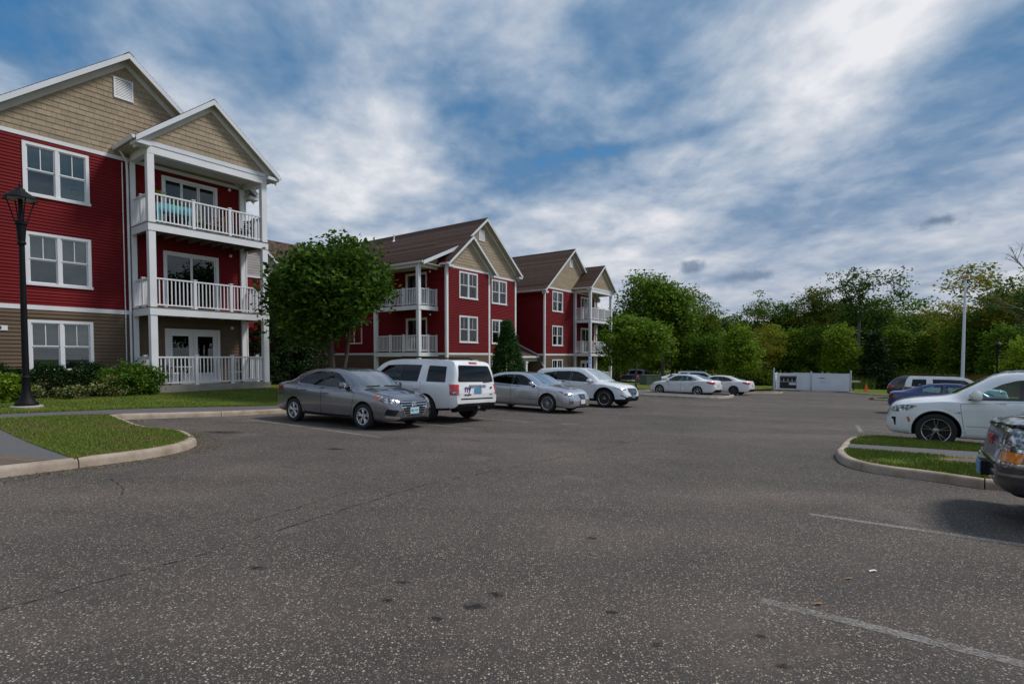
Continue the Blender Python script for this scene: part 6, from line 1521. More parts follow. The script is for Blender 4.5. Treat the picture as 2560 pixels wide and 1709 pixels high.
    def limb(p, d, L, r, lv):
        q = p + d * L; m.tube([tuple(p), tuple(p.lerp(q, .5) + Vector((rr.uniform(-.1, .1), rr.uniform(-.1, .1), rr.uniform(-.1, .1))) * L * .3), tuple(q)], [r, r * .75, r * .5], 5)
        if lv:
            for k in range(3 if lv > 1 else 4):
                e = (d + Vector((rr.uniform(-.8, .8), rr.uniform(-.8, .8), rr.uniform(-.25, .6)))).normalized(); limb(p.lerp(q, rr.uniform(.45, 1.0)), e, L * rr.uniform(.45, .65), r * .5, lv - 1)
    limb(o, Vector((-.02, 0, 1)), 11.5, .20, 0); limb(Vector((-.2, 0, 9.5)), Vector((-.35, 0, 1)).normalized(), 4.2, .10, 3); limb(Vector((-.2, 0, 7.8)), Vector((-.85, .1, .35)).normalized(), 3.2, .08, 3)
    d = 50; x = (2592 - 1280) / FPX * d; t = thing('dead_tree', 'bare dead tree with twiggy branches rising above the woods', 'tree', (x, d, G(x, d))); tm = m.mesh('trunk'); obj('trunk', tm, MAT['grey_bark'], t)
build_trees()
# ------------------------------------------------------------------ street furniture
MAT['lamp_black'] = plain('lamp_black', (.005, .005, .006), .6, .0, spec=.2, vary=.2, scale=8)
MAT['frosted'] = plain('frosted_lens', (.30, .30, .31), .4)
MAT['pole_white'] = plain('pole_aluminium', (.62, .65, .72), .35, .3, vary=.06, scale=2)
MAT['vinyl'] = plain('white_vinyl', (.70, .72, .77), .45, vary=.06, scale=1.2)
MAT['box_green'] = plain('utility_green', (.060, .095, .062), .5, vary=.12, scale=3)
MAT['box_green_side'] = MAT['box_green']
MAT['galv'] = plain('galvanised', (.42, .45, .47), .4, .7)
MAT['cone_orange'] = plain('cone_orange', (.80, .08, .01), .5)
MAT['sign_blue'] = plain('sign_blue', (.015, .10, .48), .35); MAT['sign_white'] = plain('sign_white', (.8, .8, .8), .4)
MAT['turquoise'] = plain('turquoise_paint', (.07, .42, .50), .5, vary=.12, scale=6); MAT['wood_warm'] = plain('warm_wood', (.30, .14, .045), .6, vary=.3, scale=10)
MAT['wicker'] = plain('wicker', (.22, .19, .12), .8, vary=.4, scale=30); MAT['iron'] = plain('black_iron', (.012, .012, .014), .45)
MAT['gold'] = plain('gold', (.35, .22, .05), .3, .9)
def lamp_parts():
    """post with fluted base, collar and an open hooded lantern; 4.65 m tall"""
    P = []
    b = MB().lathe([(.20, 0), (.205, .04), (.195, .08), (.155, .11), (.135, .16), (.095, .25), (.075, .36), (.072, .60), (.082, .63), (.066, .66)], 24); b.smooth = True; P.append(('base', b.mesh('base', 40), 'lamp_black'))
    s = MB().lathe([(.062, .66), (.050, 3.45), (.076, 3.46), (.076, 3.50), (.064, 3.52), (.088, 3.86), (.105, 3.88), (.105, 3.94), (.085, 3.96)], 20); s.smooth = True; P.append(('post', s.mesh('post', 30), 'lamp_black'))
    c = MB().tube([(0, 0, 3.9), (0, 0, 4.5)], .042, 10); c.smooth = True; P.append(('stem', c.mesh('stem', 40), 'lamp_black'))
    for k in range(4):
        a = math.pi / 4 + k * math.pi / 2; q = MB().tube([(.105 * math.cos(a), .105 * math.sin(a), 3.93), (.155 * math.cos(a), .155 * math.sin(a), 4.12), (.245 * math.cos(a), .245 * math.sin(a), 4.42)], .012, 6); P.append(('arm', q.mesh('arm'), 'lamp_black'))
    h = MB().lathe([(.28, 4.395), (.285, 4.42), (.23, 4.49), (.14, 4.55), (.085, 4.60), (.08, 4.63), (.03, 4.645), (.022, 4.68), (.030, 4.71), (.0, 4.76)], 24, cap=False); h.smooth = True; P.append(('hood', h.mesh('hood', 40), 'lamp_black'))
    l_ = MB().lathe([(.0, 4.41), (.265, 4.405), (.262, 4.425), (0, 4.43)], 24); P.append(('lens', l_.mesh('lens'), 'frosted'))
    for n_, me, mt in P: me.materials.append(MAT[mt])
    return P
LAMP = lamp_parts()
def lamp(label, x, y, z, s=1.0):
    t = thing('street_lamp', label, 'street lamp', (x, y, z), .3, 'black street lamps'); t.scale = (s, s, s)
    for n_, me, mt in LAMP: obj(n_, me, None, t)
    MB().lathe([(.27, -.12), (.28, .03), (.26, .05), (0, .05)], 20).build('footing', MAT['concrete'], t, loc=(0, 0, -.03)); return t
def build_furniture():
    x, y = uv(3.72, -18.40); z = lawn_z(x, y); lamp('tall black street lamp on the lawn before the hedge', x, y, z + .03, 1.215)
    for lb, xp, dep, ytop in (('black street lamp at the corner of the far apartment building balconies', 1541, 47, 805), ('black street lamp behind the white saloon cars', 1678, 57, 843), ('black street lamp beside the flagpole', 2493, 33, 849)):
        X = (xp - 1280) / FPX * dep; gz = G(X, dep) + .1; lamp(lb, X, dep, gz, ((890 - ytop) / FPX * dep + EYE - gz) / 4.76)
    # flagpole
    dep = 38.0; X = (2407 - 1280) / FPX * dep; gz = G(X, dep) + .1; top = (890 - 702) / FPX * dep + EYE - gz
    t = thing('flagpole', 'tall white flagpole topped with a small bird finial', 'flagpole', (X, dep, gz))
    p = MB().lathe([(.11, 0), (.105, top * .35), (.08, top * .75), (.055, top)], 16); p.smooth = True; p.build('pole', MAT['pole_white'], t)
    MB().lathe([(.06, top), (.08, top + .06), (.05, top + .12), (0, top + .13)], 12).build('truck', MAT['galv'], t)
    f = MB().lathe([(.0, top + .12), (.09, top + .20), (.07, top + .30), (0, top + .34)], 10); f.prism([(-.05, top + .22), (-.28, top + .30), (-.24, top + .20)], 'y', -.03, .03); f.prism([(.05, top + .22), (.26, top + .28), (.20, top + .18)], 'y', -.03, .03); f.build('finial', MAT['gold'], t)
    MB().lathe([(.30, 0), (.28, .08), (.18, .12)], 16).build('base_collar', MAT['galv'], t)
    cl = MB().tube([(.13, 0, 1.2), (.09, 0, top - .1)], .008, 5); cl.build('halyard', MAT['trim'], t)
    # accessible parking sign
    g = Vector((*uv(30.5, -16.0), 0)); g.z = G(g.x, g.y) + .12; t = thing('parking_sign', 'blue accessible parking sign on a post behind the white crossover', 'sign', g, ROT)
    MB().box(-.025, .025, -.02, .02, -.1, 2.35).build('post', MAT['galv'], t)
    d = pix_dir(1475, 872); 
    pl = MB().box(-.16, .16, -.032, -.022, 1.62, 2.32).build('plate', MAT['sign_blue'], t)
    MB().box(-.145, .145, -.035, -.033, 1.635, 1.655).box(-.145, .145, -.035, -.033, 2.285, 2.305).box(-.145, -.130, -.035, -.033, 1.655, 2.285).box(.130, .145, -.035, -.033, 1.655, 2.285).build('border', MAT['sign_white'], pl)
    w = MB().lathe([(.028, -.002), (.028, .002)], 10, 'y', (0, -.036, 2.24)).tube([(0, -.036, 2.2), (.0, -.036, 2.08), (.06, -.036, 2.07), (.09, -.036, 1.98)], .012, 5)
    w.tube([(-.07 + .075 * math.cos(a) + .05, -.036, 2.04 + .075 * math.sin(a)) for a in np.linspace(1.9, 5.8, 10)], .009, 5, True); w.build('wheelchair_symbol', MAT['sign_white'], pl)
    for zz, wd in ((1.86, .11), (1.80, .12), (1.74, .10)): MB().box(-wd, wd, -.0355, -.033, zz - .012, zz + .012).build('lettering', MAT['sign_white'], pl)
    # green utility cabinet
    g = px(1626, 966.5, .12); t = thing('utility_cabinet', 'green metal utility cabinet on the grass near the pickup', 'cabinet', g, math.radians(20))
    MB().box(-.95, .95, -.55, .55, -.1, .08).build('pad', MAT['concrete'], t); MB().box(-.9, .9, -.5, .5, .08, 1.12).build('housing', MAT['box_green'], t); MB().box(-.93, .93, -.53, .53, 1.12, 1.18).build('lid', MAT['box_green'], t)
    for sx in (-1, 1): MB().box(min(.03 * sx, .86 * sx), max(.03 * sx, .86 * sx), -.52, -.502, .12, 1.08).build('door', MAT['box_green'], t)
    # rubbish enclosure: white vinyl gates, steel posts
    L_ = px(1934, 975); R_ = L_ + Vector((.872, -.489, 0)) * 6.7; R_.z = G(R_.x, R_.y)
    dv = (R_ - L_); ang = math.atan2(dv.y, dv.x); wd = dv.length; H = 1.86
    t = thing('dumpster_enclosure', 'white vinyl rubbish enclosure with double gates at the lot end', 'enclosure', L_, ang)
    zslope = (R_.z - L_.z) / wd
    for k, (a, b) in enumerate(((.31, .49), (.515, .745), (.745, .985))):
        x0, x1 = a * wd, b * wd; z0 = zslope * (x0 + x1) / 2
        gt = MB().box(x0, x1, -.03, .03, z0 + .16, z0 + .26).box(x0, x1, -.03, .03, z0 + H - .1, z0 + H).box(x0, x0 + .09, -.03, .03, z0 + .261, z0 + H - .101).box(x1 - .09, x1, -.03, .03, z0 + .261, z0 + H - .101).build('gate', MAT['vinyl'], t)
        n = 9
        for i in range(n):
            p0 = x0 + .09 + (x1 - x0 - .18) * i / n; MB().box(p0 + .004, p0 + (x1 - x0 - .18) / n - .004, -.018, .018, z0 + .262, z0 + H - .102).build('plank', MAT['vinyl'], gt)
        if k == 1: MB().box(x1 - .95, x1 - .45, -.042, -.032, z0 + H - .52, z0 + H - .46).box(x1 - .85, x1 - .5, -.042, -.032, z0 + .98, z0 + 1.0).build('latch', MAT['iron'], gt)
    x0, x1 = .03 * wd, .31 * wd; z0 = zslope * (x0 + x1) / 2
    gt = MB().prism([(x0, z0 + H - .28), (x1, z0 + H - .12), (x1, z0 + H), (x0, z0 + H - .16)], 'y', -.03, .03).box(x0 - .1, x1, -.05, .05, z0 + .12, z0 + .22).box(x0 + .1, x0 + .35, -.03, .03, z0 + .221, z0 + H - .29).build('gate_frame', MAT['vinyl'], t)
    MB().box(x0, x1, -.02, .02, z0 + .9, z0 + .95).build('brace', MAT['galv'], t)
    for f, hh in ((.0, 2.25), (.50, 1.95), (1.0, 2.1)):
        x = f * wd; z = zslope * x; p = MB().lathe([(.075, z - .1), (.075, z + hh), (.05, z + hh + .06), (0, z + hh + .08)], 12, 'z', (x, 0, 0)); p.smooth = True; p.build('post', MAT['galv'], t)
    for sx in (0.012, .988): MB().box(sx * wd - .05, sx * wd + .05, .1, 4.2, zslope * sx * wd - .1, zslope * sx * wd + H - .15).build('side_fence', MAT['vinyl'], t)
    MB().box(0, wd, 4.2, 4.3, -.4, H - .2).build('rear_fence', MAT['vinyl'], t)
    q = L_ + Vector((math.cos(ang), math.sin(ang), 0)) * (.22 * wd) + Vector((-math.sin(ang), math.cos(ang), 0)) * 1.6; dm = thing('dumpster', 'dark rubbish container inside the enclosure with open gate', 'dumpster', (q.x, q.y, G(q.x, q.y)), ang)
    MB().prism([(-.9, .15), (.9, .15), (.95, 1.2), (-.95, 1.45)], 'x', -1.1, 1.1).build('bin', MAT['iron'], dm); MB().prism([(-.98, 1.21), (-.98, 1.25), (.98, 1.50), (.98, 1.46)], 'x', -1.12, 1.12).build('lid', MAT['black_plastic'], dm)
    for i in range(6): x = -1.0 + i * .38; MB().box(x, x + .08, -1.0, -.97, 1.0, 1.24).build('rib', MAT['galv'], dm)
    MB().box(-.1, .55, -.975, -.955, .62, .86).build('label_plate', MAT['trim_soft'], dm)
    # grill, cone, litter
    g = px(2134, 975.5, .13); t = thing('park_grill', 'small charcoal grill on a post by the enclosure', 'grill', g)
    MB().tube([(0, 0, -.1), (0, 0, .85)], .05, 8).build('post', MAT['iron'], t); MB().box(-.55, .55, -.28, .28, .86, 1.02).build('tray', MAT['soffit'], t); MB().tube([(.0, 0, 1.02), (.0, 0, 1.16)], .03, 6).build('handle', MAT['iron'], t)
    g = px(2165, 977.5, .13); t = thing('traffic_cone', 'orange traffic cone on the grass near the spruce', 'cone', g)
    MB().box(-.2, .2, -.2, .2, 0, .03).build('base', MAT['cone_orange'], t); c = MB().lathe([(.16, .03), (.04, .72), (.035, .74), (0, .74)], 16); c.smooth = True; c.build('cone', MAT['cone_orange'], t)
    g = px(2121, 976.5, .13); b = MB().lathe([(0, 0), (.24, .02), (.30, .15), (.22, .30), (.08, .36), (.10, .42), (0, .43)], 9); tm = b.build('rubbish_bag', MAT['trim_soft'], loc=g); tm['label'] = 'white rubbish bag lying by the grill'; tm['category'] = 'bag'
    # things on the balconies of the first house
    bx = lambda u, d, zf: (*uv(u, -23.25 + d), .46 + zf)
    z3 = 5.875
    t = thing('planter_table', 'turquoise planter table on the top balcony of the number 4 building', 'table', bx(8.85, 1.05, z3), ROT)
    MB().box(-.62, .62, -.22, .22, .55, .86).build('box', MAT['turquoise'], t)
    for sx in (-.58, .58):
        for sy in (-.18, .18): MB().box(sx - .035, sx + .035, sy - .035, sy + .035, 0, .55).build('leg', MAT['turquoise'], t)
    shrub('potted_plant', 'green plant growing in the turquoise planter', bx(8.95, 1.05, z3 + .84)[:2], .46 + z3 + .84, (.22, .16, .16), 14, 22, .05, .05, 'leaf', 71, 'plant')
    shrub('potted_plant', 'small yellow-green plant hanging beside the top balcony column', bx(8.30, 1.35, z3 + 1.0)[:2], .46 + z3 + 1.0, (.10, .1, .16), 10, 18, .04, .05, 'leaf_light', 72, 'plant')
    def chair(label, pos, rz, seatmat, framemat, zf=0, back=.95, slats=4):
        c = thing('patio_chair', label, 'chair', pos, rz)
        MB().box(-.24, .24, -.24, .24, .42, .46).build('seat', MAT[seatmat], c)
        for sx in (-.23, .23):
            for sy, hh in ((-.23, .64), (.23, back)): MB().box(sx - .018, sx + .018, sy - .018, sy + .018, 0, hh).build('leg', MAT[framemat], c)
            MB().box(sx - .02, sx + .02, -.25, .25, .62, .65).build('armrest', MAT[framemat], c)
        for i in range(slats): MB().box(-.21, .21, .22, .245, .52 + i * (back - .55) / slats, .56 + i * (back - .55) / slats).build('back_slat', MAT[framemat], c)
        return c
    chair('black iron chair beside the black round table on the top balcony', bx(11.62, .75, z3), ROT - 1.2, 'iron', 'iron', back=1.05, slats=6)
    chair('wicker chair standing in the middle of the top balcony', bx(9.95, .9, z3), ROT + .4, 'wicker', 'wicker', back=1.05, slats=8)
    chair('warm wooden chair between the wicker chair and the black table', bx(10.55, .8, z3), ROT - .5, 'wood_warm', 'wood_warm')
    chair('white slatted chair beside the white folding table on the ground floor patio', bx(8.62, .9, 0), ROT + .5, 'trim', 'iron', back=.80)
    chair('black framed chair with grey seat on the ground floor patio', bx(11.1, .9, 0), ROT - .4, 'trim_soft', 'iron', back=.9)
    t = thing('patio_table', 'small white folding table on the ground floor patio', 'table', bx(9.15, .85, 0), ROT); MB().lathe([(0, .66), (.30, .66), (.30, .69), (0, .69)], 18).build('top', MAT['trim'], t)
    for a in (0, 1.57, 3.14, 4.71): MB().tube([(.22 * math.cos(a), .22 * math.sin(a), 0), (-.16 * math.cos(a), -.16 * math.sin(a), .66)], .012, 6).build('leg', MAT['trim'], t)
    t = thing('round_table', 'black round table beside the iron chair on the top balcony', 'table', bx(11.0, .6, z3), ROT); MB().lathe([(0, .68), (.36, .68), (.36, .71), (0, .71)], 18).build('top', MAT['iron'], t); MB().lathe([(.2, 0), (.05, .05), (.03, .1), (.03, .66), (.1, .68)], 12).build('stand', MAT['iron'], t)
    t = thing('window_fan', 'small dark fan behind a lower pane of the top floor window', 'fan', bx(6.16, -.09, 6.72), ROT)
    MB().box(-.12, .12, -.0, .05, 0, .035).box(-.12, .12, -.0, .05, .15, .185).box(-.12, -.095, 0, .05, .035, .15).box(.095, .12, 0, .05, .035, .15).build('case', MAT['iron'], t); MB().box(-.09, .09, .02, .03, .04, .145).build('blade_panel', MAT['trim_soft'], t)
    # small litter on the asphalt
    for (x, y, lb, c, r) in ((2182, 1428, 'scrap of white paper on the asphalt', 'sign_white', .035), (2120, 1447, 'dry red-brown leaf on the asphalt', 'wood_warm', .03), (2045, 1510, 'curled brown leaf lying by the stall line', 'wood_warm', .035), (343, 1052, 'pale dead leaf by the house kerb', 'soffit', .07), (360, 1052.5, 'second pale dead leaf by the house kerb', 'soffit', .06)):
        g = px(x, y); m = MB(); m.add([(-r, -r * .4, .006), (0, -r * .5, .016), (r, -.1 * r, .008), (r * .6, r * .4, .014), (-r * .5, r * .5, .007)], [(0, 1, 4), (1, 2, 3), (1, 3, 4)]); o = m.build('litter', MAT[c], loc=g); o['label'] = lb; o['category'] = 'litter'
build_furniture()
# ------------------------------------------------------------------ parked cars
def at_uv(u, v): return uv(u, v)
def badge(car, me, mat, loc, rot, name='badge'):
    return obj(name, me, MAT[mat], car, loc=loc, rot=rot)
FRONT = (math.radians(90), 0, math.radians(90)); REAR = (math.radians(90), 0, math.radians(-90)); LEFT = (math.radians(90), 0, math.radians(180))
NOSE = 126; TAIL = -54
def build_cars():
    g = 'cars parked on the house side'; g2 = 'cars parked on the right side'
    # grey saloon, damaged at its left front corner
    sp = scaled(SMALL_SEDAN, 1.035, 1.02, 1.02)
    c, cb = make_car(sp, MAT['paint_grey'], 'saloon_car', 'grey compact saloon with pale blue front plate and crumpled bumper corner', 'car', at_uv(9.0, -11.86), 122, g, glass='car_glass_clear', rear_glass='car_glass')
    em = MB().tube([(.085 * math.cos(a), .045 * math.sin(a), 0) for a in np.linspace(0, 2 * math.pi, 21)], .009, 6, False); em.tube([(-.035, -.035, 0), (-.015, .036, 0)], .009, 6).tube([(.015, -.036, 0), (.035, .035, 0)], .009, 6).tube([(-.03, -.006, 0), (.03, .006, 0)], .008, 6)
    loc, nor = cb.hit(Vector((2.2, 0, .625)), 0); badge(c, em.mesh('emblem'), 'chrome', (loc.x + .022, 0, .625), FRONT, 'emblem')
    dent = MB()                                       # torn, bent bumper skin at the far corner
    dent.add([(2.02, .60, .60), (2.10, .50, .52), (2.03, .66, .44), (1.93, .78, .50), (1.97, .74, .34), (2.06, .60, .30), (1.90, .82, .38), (2.00, .70, .24), (1.90, .80, .66), (2.0, .66, .70)],
             [(0, 1, 2), (0, 2, 3), (2, 4, 3), (2, 5, 4), (3, 4, 6), (4, 5, 7), (4, 7, 6), (0, 3, 8), (0, 8, 9), (1, 5, 2)]); dent.build('crumpled_panel', MAT['paint_grey'], c)
    cb.patch('grille_surround', [(2.5, -.47, .60), (2.5, -.445, .60), (2.5, -.295, .325), (2.5, -.32, .32)], 0, MAT['chrome'], c, off=.012, rim=.012, step=.04); cb.patch('grille_surround', [(2.5, .47, .60), (2.5, .445, .60), (2.5, .295, .325), (2.5, .32, .32)], 0, MAT['chrome'], c, off=.012, rim=.012, step=.04)
    cb.patch('wiper', [(2, .55, 1.02), (2, .05, 1.035), (2, .05, 1.022), (2, .55, 1.005)], 0, MAT['black_plastic'], c, off=.012, rim=.008, step=.08); cb.patch('wiper', [(2, -.10, 1.035), (2, -.55, 1.02), (2, -.55, 1.005), (2, -.10, 1.022)], 0, MAT['black_plastic'], c, off=.012, rim=.008, step=.08)
    # white box-shaped sport utility, tail towards the aisle
    sp = dict(BOX_SUV, plates=[(-2.508, .90, 0, 'plate_deep', '', 0.0)])
    c, cb = make_car(sp, MAT['paint_white'], 'sport_utility', 'white boxy sport utility with tinted rear glass and a purple letter decal', 'car', at_uv(11.55, -9.62 - 2.5), TAIL, g, rear_glass='privacy_glass', glass='car_glass', rim='rim_mixed')
    def onback(y, z, off=.006): return min(cb.hit(Vector((-2.6, y, z + q)), math.pi)[0].x for q in (-.15, -.08, 0, .08)) - off
    tm = text_mesh('ny', .30, .004, .004); badge(c, tm, 'purple', (onback(.43, .965), .43, .965), REAR, 'decal'); ul = MB().box(-.15, .15, -.185, -.155, -.002, .002).mesh('decal_line'); badge(c, ul, 'purple', (onback(.43, .965), .43, .965), REAR, 'decal_line')
    badge(c, text_mesh('PILOT', .075, .004, .002), 'dull_chrome', (onback(.42, .79), .42, .79), REAR, 'lettering'); badge(c, text_mesh('4WD', .055, .004, .001), 'dull_chrome', (onback(-.60, .79), -.60, .79), REAR, 'lettering')
    badge(c, text_mesh('ns', .10, .004, .006), 'black_plastic', (onback(-.60, .99), -.60, .99), REAR, 'sticker')
    cb.patch('plate_bar', [(-2.6, .36, 1.065), (-2.6, -.36, 1.065), (-2.6, -.36, .995), (-2.6, .36, .995)], 180, MAT['dull_chrome'], c, off=.02, rim=.025); em = MB().tube([(-.035, .03, 0), (-.028, -.03, 0)], .007, 6).tube([(.035, .03, 0), (.028, -.03, 0)], .007, 6).tube([(-.03, 0, 0), (.03, 0, 0)], .006, 6); badge(c, em.mesh('emblem'), 'chrome', (onback(-.12, 1.03, .03), -.12, 1.03), REAR, 'emblem')
    cb.patch('plate_recess', [(-2.6, .22, .985), (-2.6, -.22, .985), (-2.6, -.22, .80), (-2.6, .22, .80)], 180, MAT['trim'], c, off=.003, rim=.004)
    cb.patch('high_brake_light', [(-2.6, .17, 1.70), (-2.6, -.17, 1.70), (-2.6, -.17, 1.655), (-2.6, .17, 1.655)], 180, MAT['lamp_red'], c, off=.012, rim=.012)
    cb.patch('rear_wiper', [(-2.6, -.28, 1.16), (-2.6, -.62, 1.17), (-2.6, -.62, 1.15), (-2.6, -.28, 1.13)], 180, MAT['black_plastic'], c, off=.02, rim=.015)
    MB().box(-2.56, -2.40, -.05, .05, .40, .47).build('tow_hitch', MAT['dull_chrome'], c); MB().prism([(-2.44, .42), (-2.38, .33), (-2.2, .30), (-2.15, .42)], 'y', -.74, .74).build('under_valance', MAT['black_plastic'], c)
    e_ = MB().tube([(-2.2, -.45, .33), (-2.44, -.47, .32)], .035, 10); e_.build('exhaust_tip', MAT['dull_chrome'], c)
    # silver saloon
    c, cb = make_car(SALOON, MAT['paint_silver'], 'saloon_car', 'silver saloon with tinted side glass and fine multi-spoke wheels', 'car', at_uv(17.0, -11.57), NOSE, g, glass='privacy_glass', rear_glass='privacy_glass')
    em = MB().tube([(.055 * math.cos(a), .042 * math.sin(a), 0) for a in np.linspace(0, 2 * math.pi, 17)], .006, 6, False).tube([(-.02, .03, 0), (-.025, -.02, 0), (.035, -.025, 0)], .006, 6); loc, nor = cb.hit(Vector((2.6, 0, .60)), 0); badge(c, em.mesh('emblem'), 'chrome', (loc.x + .02, 0, .60), FRONT, 'emblem')
    # white crossover with black arches
    sp = scaled(CROSSOVER, 1.03, 1.0, .985, rim=('thin', 10), R=.375, r=.26, plates=[(2.455, .50, 0, 'plate_deep', '', 0.0)], clad=.10)
    sp.pop('rails'); sp['patches'] = [p for p in sp['patches'] if p[0] not in ('headlight', 'rocker_trim')] + [('headlight', [(1.85, .92, .86), (2.10, .84, .84), (2.34, .56, .79), (2.34, .58, .745), (2.10, .83, .77)], 40, 'lamp_clear', .004, True), ('lower_trim', [(2.38, .52, .42), (2.18, .82, .56), (2.16, .82, .53), (2.38, .54, .38)], 30, 'black_plastic', .006, True), ('lower_intake', F([(.55, .37), (.46, .44)]), 0, 'black_plastic', .004, False), ('rocker_trim', [(1.02, .98, .34), (1.02, .98, .25), (-1.0, .98, .25), (-1.0, .98, .34)], 90, 'black_plastic', .006, True)]
    sp['grilles'] = [('grille', F([(.16, .50), (.44, .68), (.44, .83)]), 0, 'black_gloss', 5, 'dull_chrome', .009)]
    c, cb = make_car(sp, MAT['paint_pearl'], 'crossover_car', 'white crossover with black wheel arches and dark grille', 'car', at_uv(21.5, -11.6), NOSE, g, rear_glass='privacy_glass', glass='car_glass', rim='rim_mixed')
    em = MB().tube([(.07 * math.cos(a), .055 * math.sin(a), 0) for a in np.linspace(0, 2 * math.pi, 17)], .007, 6, False).tube([(-.05, .02, 0), (-.02, .01, 0), (0, -.02, 0), (.02, .01, 0), (.05, .02, 0)], .006, 6); loc, nor = cb.hit(Vector((2.6, 0, .72)), 0); badge(c, em.mesh('emblem'), 'chrome', (loc.x + .025, 0, .72), FRONT, 'emblem')
    for xa in (sp['fa'], sp['ra']):
        for sg in (1, -1):
            r0 = sp['R'] + .07; y_ = sg * .945; m = MB()
            pts = [(xa + (r0 + .02) * math.cos(a), y_, sp['R'] + (r0 + .02) * math.sin(a)) for a in np.linspace(-.25, math.pi + .25, 25)]
            out = []
            for (x_, yy, z_) in pts:
                loc, nor, i_, d_ = cb.bvh.find_nearest(Vector((x_, yy, z_))); out.append((x_, loc.y + sg * .004, z_))
            m.tube(out, .028, 6); m.smooth = True; m.build('arch_trim', MAT['black_plastic'], c)
    # two white saloons beyond the paved island
    sp = scaled(SALOON, .99, 1.0, 1.02, rim=('split', 5)); sp['patches'] = [p for p in sp['patches'] if p[0] != 'body_moulding']; sp['plates'] = [(-2.50, .80, 0, 'plate_white', '', 0.0)]
    make_car(sp, MAT['paint_white'], 'saloon_car', 'white saloon with red tail lights parked beside the paved island', 'car', at_uv(37.2, -12.1), -46, g, glass='car_glass_clear', rim='rim_silver')
    sp = scaled(SALOON, .985, 1.0, 1.0, rim=('blade', 10)); sp['patches'] = [p for p in sp['patches'] if p[0] != 'body_moulding']; sp['plates'] = [(-2.49, .80, 0, 'plate_white', '', 0.0)]
    make_car(sp, MAT['paint_white'], 'saloon_car', 'white saloon with black spoked wheels behind the other white saloon', 'car', at_uv(42.2, -11.05), -50, g, rim='rim_dark')
    # right row: white sport utility nose out, pickup nose out
    sp = dict(CROSSOVER, top=[(-2.40, .72), (-2.385, .98), (-2.33, 1.14), (-2.16, 1.42), (-2.02, 1.60), (-1.85, 1.70), (-1.0, 1.755), (-.3, 1.77), (.2, 1.745), (.45, 1.68), (1.18, 1.205), (1.30, 1.175), (1.80, 1.115), (2.10, 1.045), (2.25, .97), (2.33, .86), (2.36, .72), (2.375, .58)],
        belt=[(-2.40, .68), (-2.34, 1.02), (-2.1, 1.12), (-1.5, 1.13), (0, 1.09), (.9, 1.06), (1.4, 1.05), (1.9, .985), (2.2, .88), (2.375, .55)], mirror=(.80, .91, 1.19), mirror_size=1.5)
    up = lambda P_, d: [(x, z + d) for x, z in P_]
    sp['win'] = [(up(P_, .035), w_) for P_, w_ in CROSSOVER['win']]; sp['pillar'] = [up(P_, .035) for P_ in CROSSOVER['pillar']]; sp['ws'] = (.35, 1.5, sym([(.72, 1.225), (.57, 1.67)]))
    sp['doors'] = [[(1.06, 1.0), (.97, .36), (-.18, .36), (-.18, 1.10)], [(-.195, 1.10), (-.195, .36), (-.90, .36), (-1.06, .60), (-1.14, .85), (-1.16, 1.13)]]
    sp['patches'] = [p for p in sp['patches'] if p[0] != 'headlight'] + [('headlight', [(1.80, .92, .925), (2.02, .90, .945), (2.20, .80, .92), (2.32, .62, .85), (2.32, .62, .78), (2.18, .80, .765), (1.98, .90, .80)], 48, 'lamp_clear', .006, True), ('side_marker', [(2.00, .90, .66), (1.95, .90, .66), (1.92, .9, .55), (1.97, .9, .55)], 75, 'lamp_orange', .006, True), ('air_intake', [(2.20, .82, .64), (2.27, .74, .64), (2.27, .72, .60), (2.24, .77, .58), (2.22, .80, .45), (2.20, .82, .45)], 45, 'black_plastic', .003, True), ('door_moulding', [(.95, .98, .535), (.95, .98, .515), (-.95, .98, .53), (-.95, .98, .55)], 90, 'chrome', .006, True), ('side_badge', [(1.16, .98, .81), (1.05, .98, .83), (1.05, .98, .80)], 90, 'dull_chrome', .008, True)]
    sp['clad'] = .02; sp['sharp'] = 40; sp['mirror_mat'] = 'paint_white'; sp['rim'] = ('vee', 5); sp['r'] = .27; sp['R'] = .38; sp['handle_mat'] = 'paint_white'
    c, cb = make_car(sp, MAT['paint_pearl'], 'sport_utility', 'white sport utility with five black and silver double spokes, nose towards the aisle', 'car', at_uv(16.15, .74 + 1.465), TAIL, g2, glass='car_glass_clear', rear_glass='car_glass', rim='rim_mixed')
    for xa in (sp['fa'], sp['ra']):
        for sg in (1, -1):
            out = []
            for a in np.linspace(-.2, math.pi + .2, 25):
                x_, z_ = xa + (sp['R'] + .085) * math.cos(a), sp['R'] + (sp['R'] + .085) * math.sin(a); loc, nor, i_, d_ = cb.bvh.find_nearest(Vector((x_, sg * .96, z_))); out.append((x_, loc.y - sg * .004, z_))
            m = MB().tube(out, .022, 8); m.smooth = True; m.build('arch_flare', MAT['paint_pearl'], c)
    for w in [o for o in c.children if o.name.startswith('wheel')]:
        MB().lathe([(0, .09), (.030, .09), (.034, .082)], 16, 'y').build('hub_badge', MAT['badge_blue'], w)
    sp = dict(PICKUP); sp.pop('bed'); sp['cabin'] = (-2.4, 1.02, .66); sp['rim'] = ('wide', 6)
    sp['top'] = [(-2.55, .80), (-2.53, 1.15), (-2.45, 1.45), (-2.36, 1.75), (-2.2, 1.86)] + [q for q in PICKUP['top'] if q[0] > -.2]; sp['bl'] = (-2.7, -2.2, sym([(.70, 1.30), (.60, 1.70)])); sp['win'] = PICKUP['win'] + [([(-.9, 1.19), (-.9, 1.66), (-2.1, 1.64), (-2.15, 1.19)], 'r')]
    for k in ('belt', 'wid', 'bot'): sp[k] = [(max(x, -2.55), z) for x, z in PICKUP[k]]
